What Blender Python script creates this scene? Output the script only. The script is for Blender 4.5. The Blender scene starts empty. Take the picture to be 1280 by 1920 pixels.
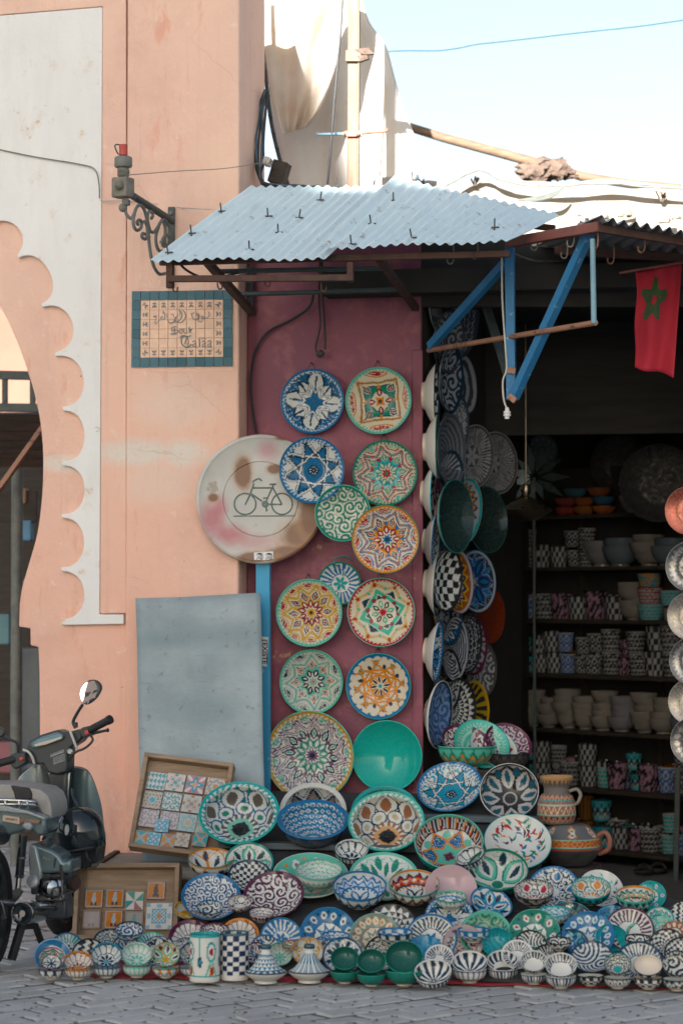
import bpy, math, random
import numpy as np
from mathutils import Vector, Matrix
random.seed(7)
rng = np.random.default_rng(7)
scene = bpy.context.scene
col = scene.collection
pi = math.pi
rad = math.radians

# ------------------------------------------------------------------ camera
F = 4533.0            # focal length in pixels of the 1920 px tall photograph (85 mm on 36 mm)
TH = rad(12.0)        # the facade (plane y = 0) is seen 12 degrees obliquely
D0 = 12.1
CH = 1.6
PITCH = math.atan(160.0 / F)
CAM = Vector((D0 * math.sin(TH), -D0 * math.cos(TH), CH))
fh = Vector((-math.sin(TH), math.cos(TH), 0))
RT = Vector((math.cos(TH), math.sin(TH), 0))
FW = fh * math.cos(PITCH) + Vector((0, 0, math.sin(PITCH)))
UP = Vector((0, 0, math.cos(PITCH))) - fh * math.sin(PITCH)
cd = bpy.data.cameras.new('camera')
cam = bpy.data.objects.new('camera', cd)
col.objects.link(cam)
cd.sensor_fit = 'VERTICAL'
cd.sensor_height = 36.0
cd.sensor_width = 24.0
cd.lens = F / 1920.0 * 36.0
cd.clip_end = 2000
cam.matrix_world = Matrix((
    (RT.x, UP.x, -FW.x, CAM.x), (RT.y, UP.y, -FW.y, CAM.y), (RT.z, UP.z, -FW.z, CAM.z), (0, 0, 0, 1)))
cd.dof.use_dof = True
cd.dof.focus_distance = 11.4
cd.dof.aperture_fstop = 2.2
scene.camera = cam

# ------------------------------------------------------------------ sky and sun
SUN_EL, SUN_AZ = rad(23), rad(8)      # sun low behind the camera, a little to its left
sdir = Vector((-math.sin(SUN_AZ) * math.cos(SUN_EL), -math.cos(SUN_AZ) * math.cos(SUN_EL), math.sin(SUN_EL)))
w = bpy.data.worlds.new('World')
scene.world = w
w.use_nodes = True
wn = w.node_tree
for n in list(wn.nodes):
    wn.nodes.remove(n)
sky = wn.nodes.new('ShaderNodeTexSky')
sky.sky_type = 'NISHITA'
sky.sun_disc = False
sky.sun_elevation = SUN_EL
sky.sun_rotation = math.atan2(sdir.x, sdir.y)
sky.air_density = 1.0
sky.dust_density = 1.5
sky.ozone_density = 0.0
hs = wn.nodes.new('ShaderNodeHueSaturation')
hs.inputs['Saturation'].default_value = 0.76
bgn = wn.nodes.new('ShaderNodeBackground')
bgn.inputs[1].default_value = 0.055
wo = wn.nodes.new('ShaderNodeOutputWorld')
wn.links.new(sky.outputs[0], hs.inputs['Color'])
wn.links.new(hs.outputs[0], bgn.inputs[0])
wn.links.new(bgn.outputs[0], wo.inputs[0])
sl = bpy.data.lights.new('sun', 'SUN')
sl.energy = 5.0
sl.angle = rad(0.53)
sl.color = (1.0, 0.98, 0.945)
so = bpy.data.objects.new('sun', sl)
so.rotation_euler = sdir.to_track_quat('Z', 'Y').to_euler()
col.objects.link(so)
scene.view_settings.view_transform = 'Standard'
scene.view_settings.look = 'None'
scene.view_settings.exposure = 2.02
scene.view_settings.gamma = 1.0

# ------------------------------------------------------------------ pixel <-> place
def ray(u, v):
    return FW + RT * ((u - 640.0) / F) + UP * ((960.0 - v) / F)
def P(u, v, Y):
    d = ray(u, v)
    return CAM + d * ((Y - CAM.y) / d.y)
def PZ(u, v, z):
    d = ray(u, v)
    return CAM + d * ((z - CAM.z) / d.z)
def depth(p):
    return (Vector(p) - CAM).dot(FW)
def PX(w_, p):
    return w_ * depth(p) / F

# ------------------------------------------------------------------ tags and mesh helpers
def tag(o, label=None, cat=None, group=None, kind=None):
    if label: o['label'] = label
    if cat: o['category'] = cat
    if group: o['group'] = group
    if kind: o['kind'] = kind
    return o
def thing(name, label, cat, loc=(0, 0, 0), group=None):
    o = bpy.data.objects.new(name, None)
    o.empty_display_size = 0.1
    col.objects.link(o)
    o.location = loc
    bpy_parent_inv[o.name] = Matrix.Translation(Vector(loc)).inverted()
    return tag(o, label, cat, group)
bpy_parent_inv = {}
def link(name, me, m, parent=None):
    o = bpy.data.objects.new(name, me)
    if m is not None and not me.materials:
        me.materials.append(m)
    col.objects.link(o)
    if parent is not None:
        o.parent = parent
        if parent.type == 'EMPTY':
            o.matrix_parent_inverse = Matrix.Translation(parent.location).inverted()
        else:
            o.matrix_parent_inverse = Matrix.Identity(4) if parent.matrix_basis == Matrix.Identity(4) else parent.matrix_basis.inverted()
    return o
def frame_from(a, hint=Vector((0, 0, 1))):
    a = Vector(a).normalized()
    if abs(a.dot(hint)) > 0.98:
        hint = Vector((0, 1, 0))
    x = hint.cross(a).normalized()
    y = a.cross(x)
    return x, y, a
class MB:
    def __init__(s):
        s.v = []; s.f = []
    def add(s, vs, fs):
        b = len(s.v)
        s.v += [tuple(q) for q in vs]
        s.f += [tuple(i + b for i in f) for f in fs]
        return s
    def hexa(s, q):   # 8 corners: 4 bottom, 4 top
        return s.add(q, [(0, 3, 2, 1), (4, 5, 6, 7), (0, 1, 5, 4), (1, 2, 6, 5), (2, 3, 7, 6), (3, 0, 4, 7)])
    def box(s, c, d, rot=None, jit=0):
        q = []
        for z in (-1, 1):
            for x, y in ((-1, -1), (1, -1), (1, 1), (-1, 1)):
                p = Vector((x * d[0] / 2, y * d[1] / 2, z * d[2] / 2))
                if jit: p += Vector([random.uniform(-jit, jit) for _ in range(3)])
                if rot is not None: p = rot @ p
                q.append(Vector(c) + p)
        return s.hexa(q)
    def bar(s, p0, p1, w_, h, hint=Vector((0, 0, 1))):
        p0 = Vector(p0); p1 = Vector(p1)
        x, y, a = frame_from(p1 - p0, hint)
        q = [p + x * (sx * w_ / 2) + y * (sy * h / 2) for p in (p0, p1) for sx, sy in ((-1, -1), (1, -1), (1, 1), (-1, 1))]
        return s.hexa(q)
    def tube(s, pts, r, n=8, cap=True, flat=None):
        pts = [Vector(p) for p in pts]
        m = len(pts)
        rs = r if isinstance(r, (list, tuple)) else [r] * m
        ref = None
        vs = []
        for i, p in enumerate(pts):
            t = (pts[min(i + 1, m - 1)] - pts[max(i - 1, 0)])
            if t.length < 1e-9: t = Vector((0, 0, 1))
            t.normalize()
            if ref is None:
                ref = frame_from(t)[0]
            x = (ref - t * ref.dot(t))
            if x.length < 1e-6: x = frame_from(t)[0]
            x.normalize(); ref = x
            y = t.cross(x)
            for k in range(n):
                a = 2 * pi * k / n
                vs.append(p + x * (math.cos(a) * rs[i]) + y * (math.sin(a) * rs[i]))
        fs = [(i * n + k, i * n + (k + 1) % n, (i + 1) * n + (k + 1) % n, (i + 1) * n + k) for i in range(m - 1) for k in range(n)]
        if cap:
            fs += [tuple(range(n))[::-1], tuple(range((m - 1) * n, m * n))]
        return s.add(vs, fs)
    def lathe(s, prof, c, a=(0, 0, 1), n=32, hint=Vector((0, 0, 1))):
        x, y, a = frame_from(a, hint)
        c = Vector(c)
        m = len(prof)
        vs = []
        for r, z in prof:
            for k in range(n):
                t = 2 * pi * k / n
                vs.append(c + a * z + x * (r * math.cos(t)) + y * (r * math.sin(t)))
        fs = [(i * n + k, i * n + (k + 1) % n, (i + 1) * n + (k + 1) % n, (i + 1) * n + k) for i in range(m - 1) for k in range(n)]
        fs += [tuple(range(n))[::-1], tuple(range((m - 1) * n, m * n))]
        return s.add(vs, fs)
    def prism(s, front, dv):
        front = [Vector(p) for p in front]
        n = len(front); dv = Vector(dv)
        vs = front + [p + dv for p in front]
        fs = [tuple(range(n)), tuple(range(2 * n - 1, n - 1, -1))]
        fs += [(i, i + n, (i + 1) % n + n, (i + 1) % n) for i in range(n)]
        return s.add(vs, fs)
    def grid(s, pts):   # rows of Vectors
        r = len(pts); c = len(pts[0])
        return s.add([p for row in pts for p in row], [(i * c + j, i * c + j + 1, (i + 1) * c + j + 1, (i + 1) * c + j) for i in range(r - 1) for j in range(c - 1)])
    def build(s, name, m, parent=None, smooth=False, bevel=0, thick=0, segs=2):
        me = bpy.data.meshes.new(name)
        me.from_pydata(s.v, [], s.f)
        me.validate()
        if smooth:
            me.polygons.foreach_set('use_smooth', [True] * len(me.polygons))
            try: me.set_sharp_from_angle(angle=rad(40))
            except Exception: pass
        me.update()
        o = link(name, me, m, parent)
        if thick:
            md = o.modifiers.new('thick', 'SOLIDIFY'); md.thickness = thick; md.offset = 0
        if bevel:
            md = o.modifiers.new('bevel', 'BEVEL'); md.width = bevel; md.segments = segs; md.limit_method = 'ANGLE'; md.angle_limit = rad(35)
        return o

def smooth_line(pts, k=6):
    """Catmull-Rom through the points"""
    pts = [Vector(p) for p in pts]
    if len(pts) < 3: return pts
    out = []
    for i in range(len(pts) - 1):
        p0 = pts[max(i - 1, 0)]; p1 = pts[i]; p2 = pts[i + 1]; p3 = pts[min(i + 2, len(pts) - 1)]
        for j in range(k):
            t = j / k
            out.append(0.5 * ((2 * p1) + (p2 - p0) * t + (2 * p0 - 5 * p1 + 4 * p2 - p3) * t * t + (3 * p1 - p0 - 3 * p2 + p3) * t ** 3))
    out.append(pts[-1])
    return out

# ------------------------------------------------------------------ materials
class NT:
    def __init__(s, name):
        s.m = bpy.data.materials.new(name)
        s.m.use_nodes = True
        s.t = s.m.node_tree
        s.b = s.t.nodes['Principled BSDF']
        s.tc = s.t.nodes.new('ShaderNodeTexCoord')
        s.geo = s.t.nodes.new('ShaderNodeNewGeometry')
        s.pos = s.geo.outputs['Position']
        s.obj = s.tc.outputs['Object']
    def lk(s, a, b):
        if isinstance(a, bpy.types.NodeSocket): s.t.links.new(a, b)
        else:
            try: b.default_value = a
            except Exception: b.default_value = tuple(a) + (1.0,)
    def math(s, op, a, b=0.0, c=0.0, clamp=False):
        n = s.t.nodes.new('ShaderNodeMath'); n.operation = op; n.use_clamp = clamp
        s.lk(a, n.inputs[0]); s.lk(b, n.inputs[1]); s.lk(c, n.inputs[2])
        return n.outputs[0]
    def noise(s, vec, scale, detail=4, rough=0.55, dist=0.0, colr=False):
        n = s.t.nodes.new('ShaderNodeTexNoise')
        s.lk(vec, n.inputs['Vector']); n.inputs['Scale'].default_value = scale
        n.inputs['Detail'].default_value = detail; n.inputs['Roughness'].default_value = rough; n.inputs['Distortion'].default_value = dist
        return n.outputs['Color' if colr else 0]
    def vor(s, vec, scale, feature='F1'):
        n = s.t.nodes.new('ShaderNodeTexVoronoi'); n.feature = feature
        s.lk(vec, n.inputs['Vector']); n.inputs['Scale'].default_value = scale
        return n.outputs['Distance']
    def mapr(s, v, a, b, lo=0.0, hi=1.0):
        n = s.t.nodes.new('ShaderNodeMapRange')
        s.lk(v, n.inputs[0]); n.inputs[1].default_value = a; n.inputs[2].default_value = b; n.inputs[3].default_value = lo; n.inputs[4].default_value = hi
        return n.outputs[0]
    def mix(s, f, a, b, mode='MIX'):
        n = s.t.nodes.new('ShaderNodeMix'); n.data_type = 'RGBA'; n.blend_type = mode
        s.lk(f, n.inputs[0]); s.lk(a, n.inputs[6]); s.lk(b, n.inputs[7])
        return n.outputs[2]
    def scale(s, vec, sc):
        n = s.t.nodes.new('ShaderNodeMapping'); s.lk(vec, n.inputs[0]); n.inputs['Scale'].default_value = sc
        return n.outputs[0]
    def sep(s, vec):
        n = s.t.nodes.new('ShaderNodeSeparateXYZ'); s.lk(vec, n.inputs[0])
        return n.outputs
    def ell(s, vec, c, r, soft=0.3, ns=None, amt=0.3):
        """soft ellipse-shaped mask round the point c (radii r), its edge broken by noise ns"""
        n = s.t.nodes.new('ShaderNodeMapping'); n.vector_type = 'TEXTURE'
        s.lk(vec, n.inputs[0]); n.inputs['Location'].default_value = c; n.inputs['Scale'].default_value = r
        l = s.t.nodes.new('ShaderNodeVectorMath'); l.operation = 'LENGTH'; s.lk(n.outputs[0], l.inputs[0])
        d = l.outputs['Value']
        if ns is not None:
            d = s.math('ADD', d, s.math('MULTIPLY', s.math('SUBTRACT', ns, 0.5), amt))
        return s.mapr(d, 1.0 - soft, 1.0 + soft, 1.0, 0.0)
    def bump(s, h, strength=0.3, dist=0.01):
        n = s.t.nodes.new('ShaderNodeBump'); s.lk(h, n.inputs['Height'])
        n.inputs['Strength'].default_value = strength; n.inputs['Distance'].default_value = dist
        s.t.links.new(n.outputs[0], s.b.inputs['Normal'])
    def out(s, c, rough=0.6, metal=0.0, spec=0.5):
        s.lk(c, s.b.inputs['Base Color']); s.lk(rough, s.b.inputs['Roughness']); s.lk(metal, s.b.inputs['Metallic'])
        s.b.inputs['Specular IOR Level'].default_value = spec
        return s.m
def simple(name, c1, c2=None, sc=8.0, rough=0.6, metal=0.0, bump=0.15, spec=0.5, stretch=None, bd=0.004):
    t = NT(name)
    c2 = c2 or tuple(x * 0.75 for x in c1)
    vec = t.obj if stretch is None else t.scale(t.obj, stretch)
    n1 = t.noise(vec, sc, 5, 0.6)
    f = t.mapr(n1, 0.32, 0.68)
    t.bump(t.noise(vec, sc * 6, 4), bump, bd)
    r = t.math('ADD', rough, t.math('MULTIPLY', t.math('SUBTRACT', n1, 0.5), 0.25), clamp=True)
    return t.out(t.mix(f, c1, c2), r, metal, spec)

def worn(name, paint, paint2, under, amount=0.62, sc=14, rough=0.5, metal=0.0, bump=0.2):
    """paint with flakes missing"""
    t = NT(name)
    n1 = t.noise(t.obj, sc, 6, 0.65)
    n2 = t.noise(t.obj, sc * 0.25, 3)
    base = t.mix(t.mapr(n2, 0.35, 0.65), paint, paint2)
    f = t.mapr(n1, amount, amount + 0.035)
    t.bump(t.math('SUBTRACT', t.noise(t.obj, sc * 5, 4), t.math('MULTIPLY', f, 0.8)), bump, 0.003)
    return t.out(t.mix(f, base, under), t.mix(f, (rough,) * 3, (0.8,) * 3), metal)

M = {}
def pink_plaster():
    t = NT('pink_plaster')
    x, y, z = t.sep(t.pos)
    n0 = t.noise(t.pos, 1.1, 3)
    n1 = t.noise(t.pos, 5.0, 6, 0.65)
    n2 = t.noise(t.pos, 45.0, 5, 0.6)
    n3 = t.noise(t.scale(t.pos, (1, 1, 0.35)), 9.0, 6, 0.7)
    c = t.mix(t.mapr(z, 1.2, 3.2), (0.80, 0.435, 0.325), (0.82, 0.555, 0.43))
    c = t.mix(t.mapr(n0, 0.35, 0.7), c, (0.73, 0.48, 0.385))
    c = t.mix(t.math('MULTIPLY', t.mapr(n1, 0.48, 0.72), 0.45), c, (0.80, 0.52, 0.40))
    # reddish repainted flakes
    band = t.ell(t.pos, (P(312, 150, 0).x, 0, P(312, 170, 0).z), (0.09, 9, 0.75), 0.5, n1, 1.2)
    c = t.mix(t.math('MULTIPLY', t.math('MULTIPLY', band, t.mapr(n3, 0.55, 0.6)), 0.55), c, (0.74, 0.34, 0.24))
    c = t.mix(t.math('MULTIPLY', t.mapr(n3, 0.60, 0.68), 0.55), c, (0.70, 0.34, 0.24))
    n8 = t.noise(t.pos, 13.0, 7, 0.72)
    c = t.mix(t.math('MULTIPLY', t.mapr(n8, 0.60, 0.66), 0.55), c, (0.80, 0.64, 0.53))
    c = t.mix(t.math('MULTIPLY', t.mapr(t.noise(t.pos, 2.3, 6, 0.7), 0.50, 0.72), 0.40), c, (0.60, 0.35, 0.26))
    # rubbed, greyish scar across the pilaster
    wr = None
    for (u, v, ru, rv) in ((255, 848, 78, 24), (345, 850, 46, 26), (110, 868, 40, 16), (300, 905, 75, 40), (330, 760, 70, 48)):
        p = P(u, v, 0)
        mk = t.ell(t.pos, tuple(p), (ru / 375.0, 9, rv / 375.0), 0.45, n1, 1.6)
        k = 1.0 if v in (848, 850, 868) else 0.42
        mk = t.math('MULTIPLY', mk, t.math('MULTIPLY', t.mapr(n2, 0.30, 0.46), k))
        wr = mk if wr is None else t.math('MAXIMUM', wr, mk)
    c = t.mix(t.math('MULTIPLY', wr, 0.92), c, (0.70, 0.64, 0.56))
    # splash dirt near the ground
    low = t.math('MULTIPLY', t.mapr(z, 0.0, 0.9, 1.0, 0.0), t.mapr(n3, 0.4, 0.62))
    c = t.mix(t.math('MULTIPLY', low, 0.6), c, (0.45, 0.22, 0.18))
    sp = t.math('LESS_THAN', t.vor(t.pos, 4.3), 0.028)
    c = t.mix(t.math('MULTIPLY', sp, 0.6), c, (0.25, 0.14, 0.10))
    wv = t.mix(0.12, t.pos, t.noise(t.pos, 3.0, 4, 0.6, 0, True))
    cr = t.math('MULTIPLY', t.math('LESS_THAN', t.vor(wv, 1.9, 'DISTANCE_TO_EDGE'), 0.0045), t.mapr(t.noise(t.pos, 1.7, 2), 0.52, 0.6))
    c = t.mix(t.math('MULTIPLY', cr, 0.16), c, (0.36, 0.18, 0.12))
    strk = t.math('MULTIPLY', t.mapr(t.noise(t.scale(t.pos, (9, 9, 0.5)), 2.2, 5, 0.6), 0.56, 0.74), 0.30)
    c = t.mix(strk, c, (0.58, 0.34, 0.25))
    h = t.math('ADD', t.math('MULTIPLY', n2, 0.5), t.math('MULTIPLY', n1, 1.2))
    h = t.math('SUBTRACT', h, t.math('MULTIPLY', cr, 0.5))
    h = t.math('SUBTRACT', h, t.math('MULTIPLY', wr, 0.4))
    t.bump(t.math('ADD', h, t.math('MULTIPLY', n8, 1.0)), 0.45, 0.012)
    return t.out(c, 0.85, 0.0, 0.25)
M['pink'] = pink_plaster()
def white_plaster(name='white_plaster', amount=0.648):
    t = NT(name)
    n1 = t.noise(t.pos, 7.0, 7, 0.68)
    n2 = t.noise(t.pos, 60.0, 4)
    n0 = t.noise(t.pos, 1.6, 3)
    c = t.mix(t.mapr(n0, 0.3, 0.7), (0.80, 0.79, 0.765), (0.72, 0.72, 0.70))
    c = t.mix(t.math('MULTIPLY', t.mapr(n1, amount - 0.07, amount + 0.01), 0.55), c, (0.70, 0.60, 0.47))
    f = t.mapr(n1, amount, amount + 0.02)
    c = t.mix(t.math('MULTIPLY', f, 0.8), c, (0.64, 0.46, 0.36))
    n9 = t.noise(t.pos, 16.0, 7, 0.72)
    f2 = t.mapr(n9, 0.655, 0.675)
    c = t.mix(t.math('MULTIPLY', f2, 0.75), c, (0.55, 0.46, 0.37))
    c = t.mix(t.math('MULTIPLY', t.mapr(t.noise(t.scale(t.pos, (3, 3, 0.6)), 2.6, 6, 0.7), 0.48, 0.75), 0.35), c, (0.62, 0.59, 0.54))
    t.bump(t.math('SUBTRACT', t.math('ADD', t.math('MULTIPLY', n2, 0.5), n9), t.math('MULTIPLY', t.math('MAXIMUM', f, f2), 0.8)), 0.4, 0.008)
    return t.out(c, 0.8, 0, 0.3)
M['white'] = white_plaster()
def maroon_plaster():
    t = NT('maroon_plaster')
    n1 = t.noise(t.pos, 9.0, 7, 0.68)
    n0 = t.noise(t.pos, 1.5, 4)
    n2 = t.noise(t.pos, 70.0, 4)
    x, y, z = t.sep(t.pos)
    c = t.mix(t.mapr(n0, 0.35, 0.65), (0.175, 0.050, 0.085), (0.28, 0.075, 0.108))
    c = t.mix(t.mapr(n1, 0.5, 0.75), c, (0.33, 0.11, 0.12))
    lowp = t.math('ADD', n1, t.mapr(z, 0.8, 2.9, 0.035, -0.06))
    f = t.mapr(lowp, 0.645, 0.66)
    c = t.mix(f, c, (0.42, 0.24, 0.17))
    t.bump(t.math('SUBTRACT', t.math('ADD', n1, t.math('MULTIPLY', n2, 0.35)), t.math('MULTIPLY', f, 0.5)), 0.4, 0.008)
    return t.out(c, t.mix(n0, (0.45,) * 3, (0.62,) * 3), 0, 0.4)
M['maroon'] = maroon_plaster()
def sheet_metal():
    t = NT('roof_sheet_paint')
    n0 = t.noise(t.obj, 2.0, 3)
    n1 = t.noise(t.obj, 16.0, 6, 0.7)
    n3 = t.noise(t.scale(t.obj, (6, 0.7, 0.7)), 5.0, 4)
    c = t.mix(t.mapr(n0, 0.3, 0.7), (0.63, 0.75, 0.78), (0.54, 0.67, 0.70))
    c = t.mix(t.math('MULTIPLY', t.mapr(n3, 0.5, 0.75), 0.4), c, (0.70, 0.79, 0.81))
    c = t.mix(t.math('MULTIPLY', t.mapr(n1, 0.60, 0.68), 0.8), c, (0.26, 0.20, 0.14))
    n4 = t.noise(t.scale(t.obj, (14, 1.2, 1.2)), 2.0, 5, 0.65)
    c = t.mix(t.math('MULTIPLY', t.mapr(n4, 0.55, 0.75), 0.45), c, (0.34, 0.37, 0.36))
    oi = t.t.nodes.new('ShaderNodeObjectInfo')
    c = t.mix(t.math('MULTIPLY', oi.outputs['Random'], 0.35), c, (0.47, 0.60, 0.64))
    t.bump(n1, 0.08, 0.004)
    return t.out(c, 0.48, 0.0, 0.4)
M['sheet'] = sheet_metal()
M['tin'] = simple('bare_tin', (0.30, 0.33, 0.35), (0.20, 0.21, 0.22), 5, 0.5, 0.4)
M['rust'] = simple('rusty_steel', (0.085, 0.038, 0.026), (0.045, 0.022, 0.018), 12, 0.75)
M['rust_red'] = worn('red_oxide_steel', (0.24, 0.075, 0.055), (0.18, 0.055, 0.04), (0.12, 0.08, 0.06), 0.60, 18)
M['rust_pipe'] = worn('rusty_pipe', (0.34, 0.17, 0.10), (0.25, 0.12, 0.075), (0.12, 0.07, 0.05), 0.58, 22)
M['blue_paint'] = worn('blue_paint', (0.015, 0.15, 0.33), (0.02, 0.18, 0.38), (0.30, 0.45, 0.55), 0.64, 26)
M['blue_post'] = worn('bright_blue_paint', (0.035, 0.30, 0.50), (0.03, 0.26, 0.45), (0.45, 0.42, 0.38), 0.66, 18)
M['pale_blue'] = worn('pale_blue_paint', (0.20, 0.36, 0.44), (0.16, 0.30, 0.38), (0.3, 0.2, 0.14), 0.66, 26)
M['iron'] = simple('grey_green_iron', (0.16, 0.17, 0.15), (0.10, 0.11, 0.105), 20, 0.6)
M['iron_dark'] = simple('dark_green_iron', (0.06, 0.085, 0.085), (0.04, 0.055, 0.055), 14, 0.5)
M['lamp_box'] = simple('weathered_lamp_grey', (0.24, 0.22, 0.18), (0.14, 0.13, 0.105), 18, 0.75)
M['brick_red'] = simple('red_plastic', (0.50, 0.075, 0.05), (0.40, 0.055, 0.04), 20, 0.5)
M['black'] = simple('black_rubber', (0.02, 0.021, 0.022), (0.012, 0.012, 0.013), 20, 0.65, bump=0.05)
M['cable'] = simple('cable_black', (0.03, 0.032, 0.034), None, 20, 0.6, bump=0.03)
M['cable_blue'] = simple('cable_blue_grey', (0.06, 0.13, 0.17), (0.04, 0.08, 0.11), 20, 0.6, bump=0.03)
M['cable_grey'] = simple('cable_grey', (0.22, 0.21, 0.18), (0.14, 0.13, 0.11), 20, 0.7, bump=0.03)
M['cable_white'] = simple('cable_white', (0.55, 0.53, 0.48), None, 20, 0.6, bump=0.03)
M['wire_cyan'] = simple('cable_cyan', (0.03, 0.11, 0.15), None, 20, 0.6, bump=0.03)
M['wood'] = simple('raw_pine', (0.36, 0.24, 0.14), (0.25, 0.165, 0.10), 6, 0.75, bump=0.25, stretch=(2, 2, 9))
M['wood_tray'] = simple('tray_pine', (0.34, 0.235, 0.15), (0.22, 0.15, 0.095), 5, 0.75, bump=0.25, stretch=(1.2, 3, 8))
M['wood_dark'] = simple('dark_wood', (0.045, 0.032, 0.024), (0.025, 0.02, 0.016), 6, 0.75, bump=0.25, stretch=(1, 4, 8))
M['wood_grey'] = simple('weathered_grey_board', (0.30, 0.27, 0.22), (0.19, 0.175, 0.15), 5, 0.8, bump=0.3, stretch=(1, 7, 7))
M['log'] = simple('pole_wood', (0.22, 0.14, 0.085), (0.12, 0.08, 0.05), 7, 0.8, bump=0.35, stretch=(1, 6, 6))
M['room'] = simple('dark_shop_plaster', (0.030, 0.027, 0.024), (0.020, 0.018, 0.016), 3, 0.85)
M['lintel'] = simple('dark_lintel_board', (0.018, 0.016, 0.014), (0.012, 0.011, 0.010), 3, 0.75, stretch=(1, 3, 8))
M['dark_cloth'] = simple('charcoal_cloth', (0.030, 0.032, 0.036), (0.018, 0.02, 0.023), 12, 0.9, bump=0.3)
M['step'] = simple('slate_blue_board', (0.085, 0.115, 0.13), (0.05, 0.07, 0.085), 6, 0.7, stretch=(1, 5, 5))
M['red_cloth'] = simple('red_cloth', (0.30, 0.018, 0.03), (0.20, 0.012, 0.02), 9, 0.85, bump=0.4)
M['shop_floor'] = simple('worn_shop_floor', (0.20, 0.20, 0.20), (0.13, 0.13, 0.135), 4, 0.6, stretch=(1, 6, 1))
M['flag'] = simple('red_flag_cloth', (0.44, 0.014, 0.035), (0.36, 0.011, 0.028), 5, 0.8, bump=0.2)
M['flag_green'] = simple('green_star_cloth', (0.04, 0.085, 0.03), (0.028, 0.065, 0.022), 30, 0.8)
def tarp(name, c1, c2, tr=0.35):
    t = NT(name)
    n1 = t.noise(t.pos, 3.0, 5, 0.6)
    n2 = t.noise(t.scale(t.pos, (2, 2, 0.6)), 7, 4)
    c = t.mix(t.mapr(n1, 0.4, 0.7), c1, c2)
    t.bump(n2, 0.5, 0.02)
    t.out(c, 0.75, 0, 0.2)
    tb = t.t.nodes.new('ShaderNodeBsdfTranslucent'); t.lk(c, tb.inputs[0])
    mx = t.t.nodes.new('ShaderNodeMixShader'); mx.inputs[0].default_value = tr
    o = t.t.nodes['Material Output']
    t.t.links.new(t.b.outputs[0], mx.inputs[1]); t.t.links.new(tb.outputs[0], mx.inputs[2]); t.t.links.new(mx.outputs[0], o.inputs[0])
    return t.m
M['tarp_white'] = tarp('white_tarpaulin', (0.78, 0.76, 0.71), (0.70, 0.66, 0.60))
M['tarp_cream'] = tarp('cream_tarpaulin', (0.74, 0.68, 0.60), (0.64, 0.53, 0.41), 0.4)
M['plaster_far'] = simple('cream_parapet', (0.34, 0.305, 0.255), (0.26, 0.225, 0.175), 3, 0.85)
M['mast'] = simple('tan_painted_mast', (0.24, 0.14, 0.08), (0.18, 0.11, 0.065), 9, 0.6, stretch=(3, 3, 0.6))
M['rag'] = simple('brown_rag', (0.17, 0.115, 0.085), (0.09, 0.06, 0.045), 10, 0.9, bump=0.6, bd=0.02)

def glaze(name, rough=0.05, spec=0.32):
    t = NT(name)
    a = t.t.nodes.new('ShaderNodeVertexColor'); a.layer_name = 'col'
    hsn = t.t.nodes.new('ShaderNodeHueSaturation'); hsn.inputs['Saturation'].default_value = 1.32; hsn.inputs['Value'].default_value = 0.88
    t.lk(a.outputs[0], hsn.inputs['Color'])
    n1 = t.noise(t.obj, 14.0, 4, 0.6)
    c = t.mix(t.math('MULTIPLY', t.mapr(n1, 0.35, 0.75), 0.10), hsn.outputs[0], (0.30, 0.28, 0.25))
    t.bump(t.noise(t.obj, 28.0, 3), 0.06, 0.003)
    r = t.mapr(t.noise(t.obj, 9.0, 4), 0.3, 0.7, rough * 0.7, rough * 1.7)
    return t.out(c, r, 0.0, spec)
M['glaze'] = glaze('painted_glaze')
M['matte_glaze'] = glaze('matte_painted_clay', 0.45, 0.35)
# ================================================================== SETTING
# ---- ground: one sheet to the horizon, paving stones on it
def ground_mat():
    t = NT('ground_sand_joints')
    n1 = t.noise(t.pos, 3, 5)
    t.bump(t.noise(t.pos, 60, 3), 0.3, 0.005)
    return t.out(t.mix(n1, (0.06, 0.066, 0.07), (0.10, 0.107, 0.11)), 0.9)
g = MB().add([(-400, -400, -0.006), (400, -400, -0.006), (400, 400, -0.006), (-400, 400, -0.006)], [(0, 1, 2, 3)]).build('ground', ground_mat())
tag(g, kind='structure')
def paver_mat():
    t = NT('grey_paving_stone')
    oi = t.t.nodes.new('ShaderNodeObjectInfo')
    n0 = t.noise(t.pos, 2.2, 4)
    n1 = t.noise(t.pos, 30, 5, 0.65)
    cell = t.noise(t.pos, 5.0, 1)
    c = t.mix(t.mapr(n0, 0.3, 0.7), (0.37, 0.37, 0.355), (0.47, 0.465, 0.445))
    c = t.mix(t.math('MULTIPLY', oi.outputs['Random'], 0.5), c, (0.46, 0.455, 0.44))
    c = t.mix(t.math('MULTIPLY', t.mapr(n1, 0.5, 0.75), 0.4), c, (0.22, 0.24, 0.245))
    c = t.mix(t.math('MULTIPLY', t.mapr(t.noise(t.pos, 1.3, 5, 0.65), 0.5, 0.68), 0.5), c, (0.22, 0.22, 0.21))
    t.bump(t.math('ADD', n1, t.noise(t.pos, 120, 3)), 0.4, 0.004)
    return t.out(c, t.mapr(n0, 0.3, 0.7, 0.5, 0.75), 0, 0.4)
M['paver'] = paver_mat()
ca, sa = math.cos(rad(50)), math.sin(rad(50))
LP, WP = 0.205, 0.125
cells = []
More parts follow.
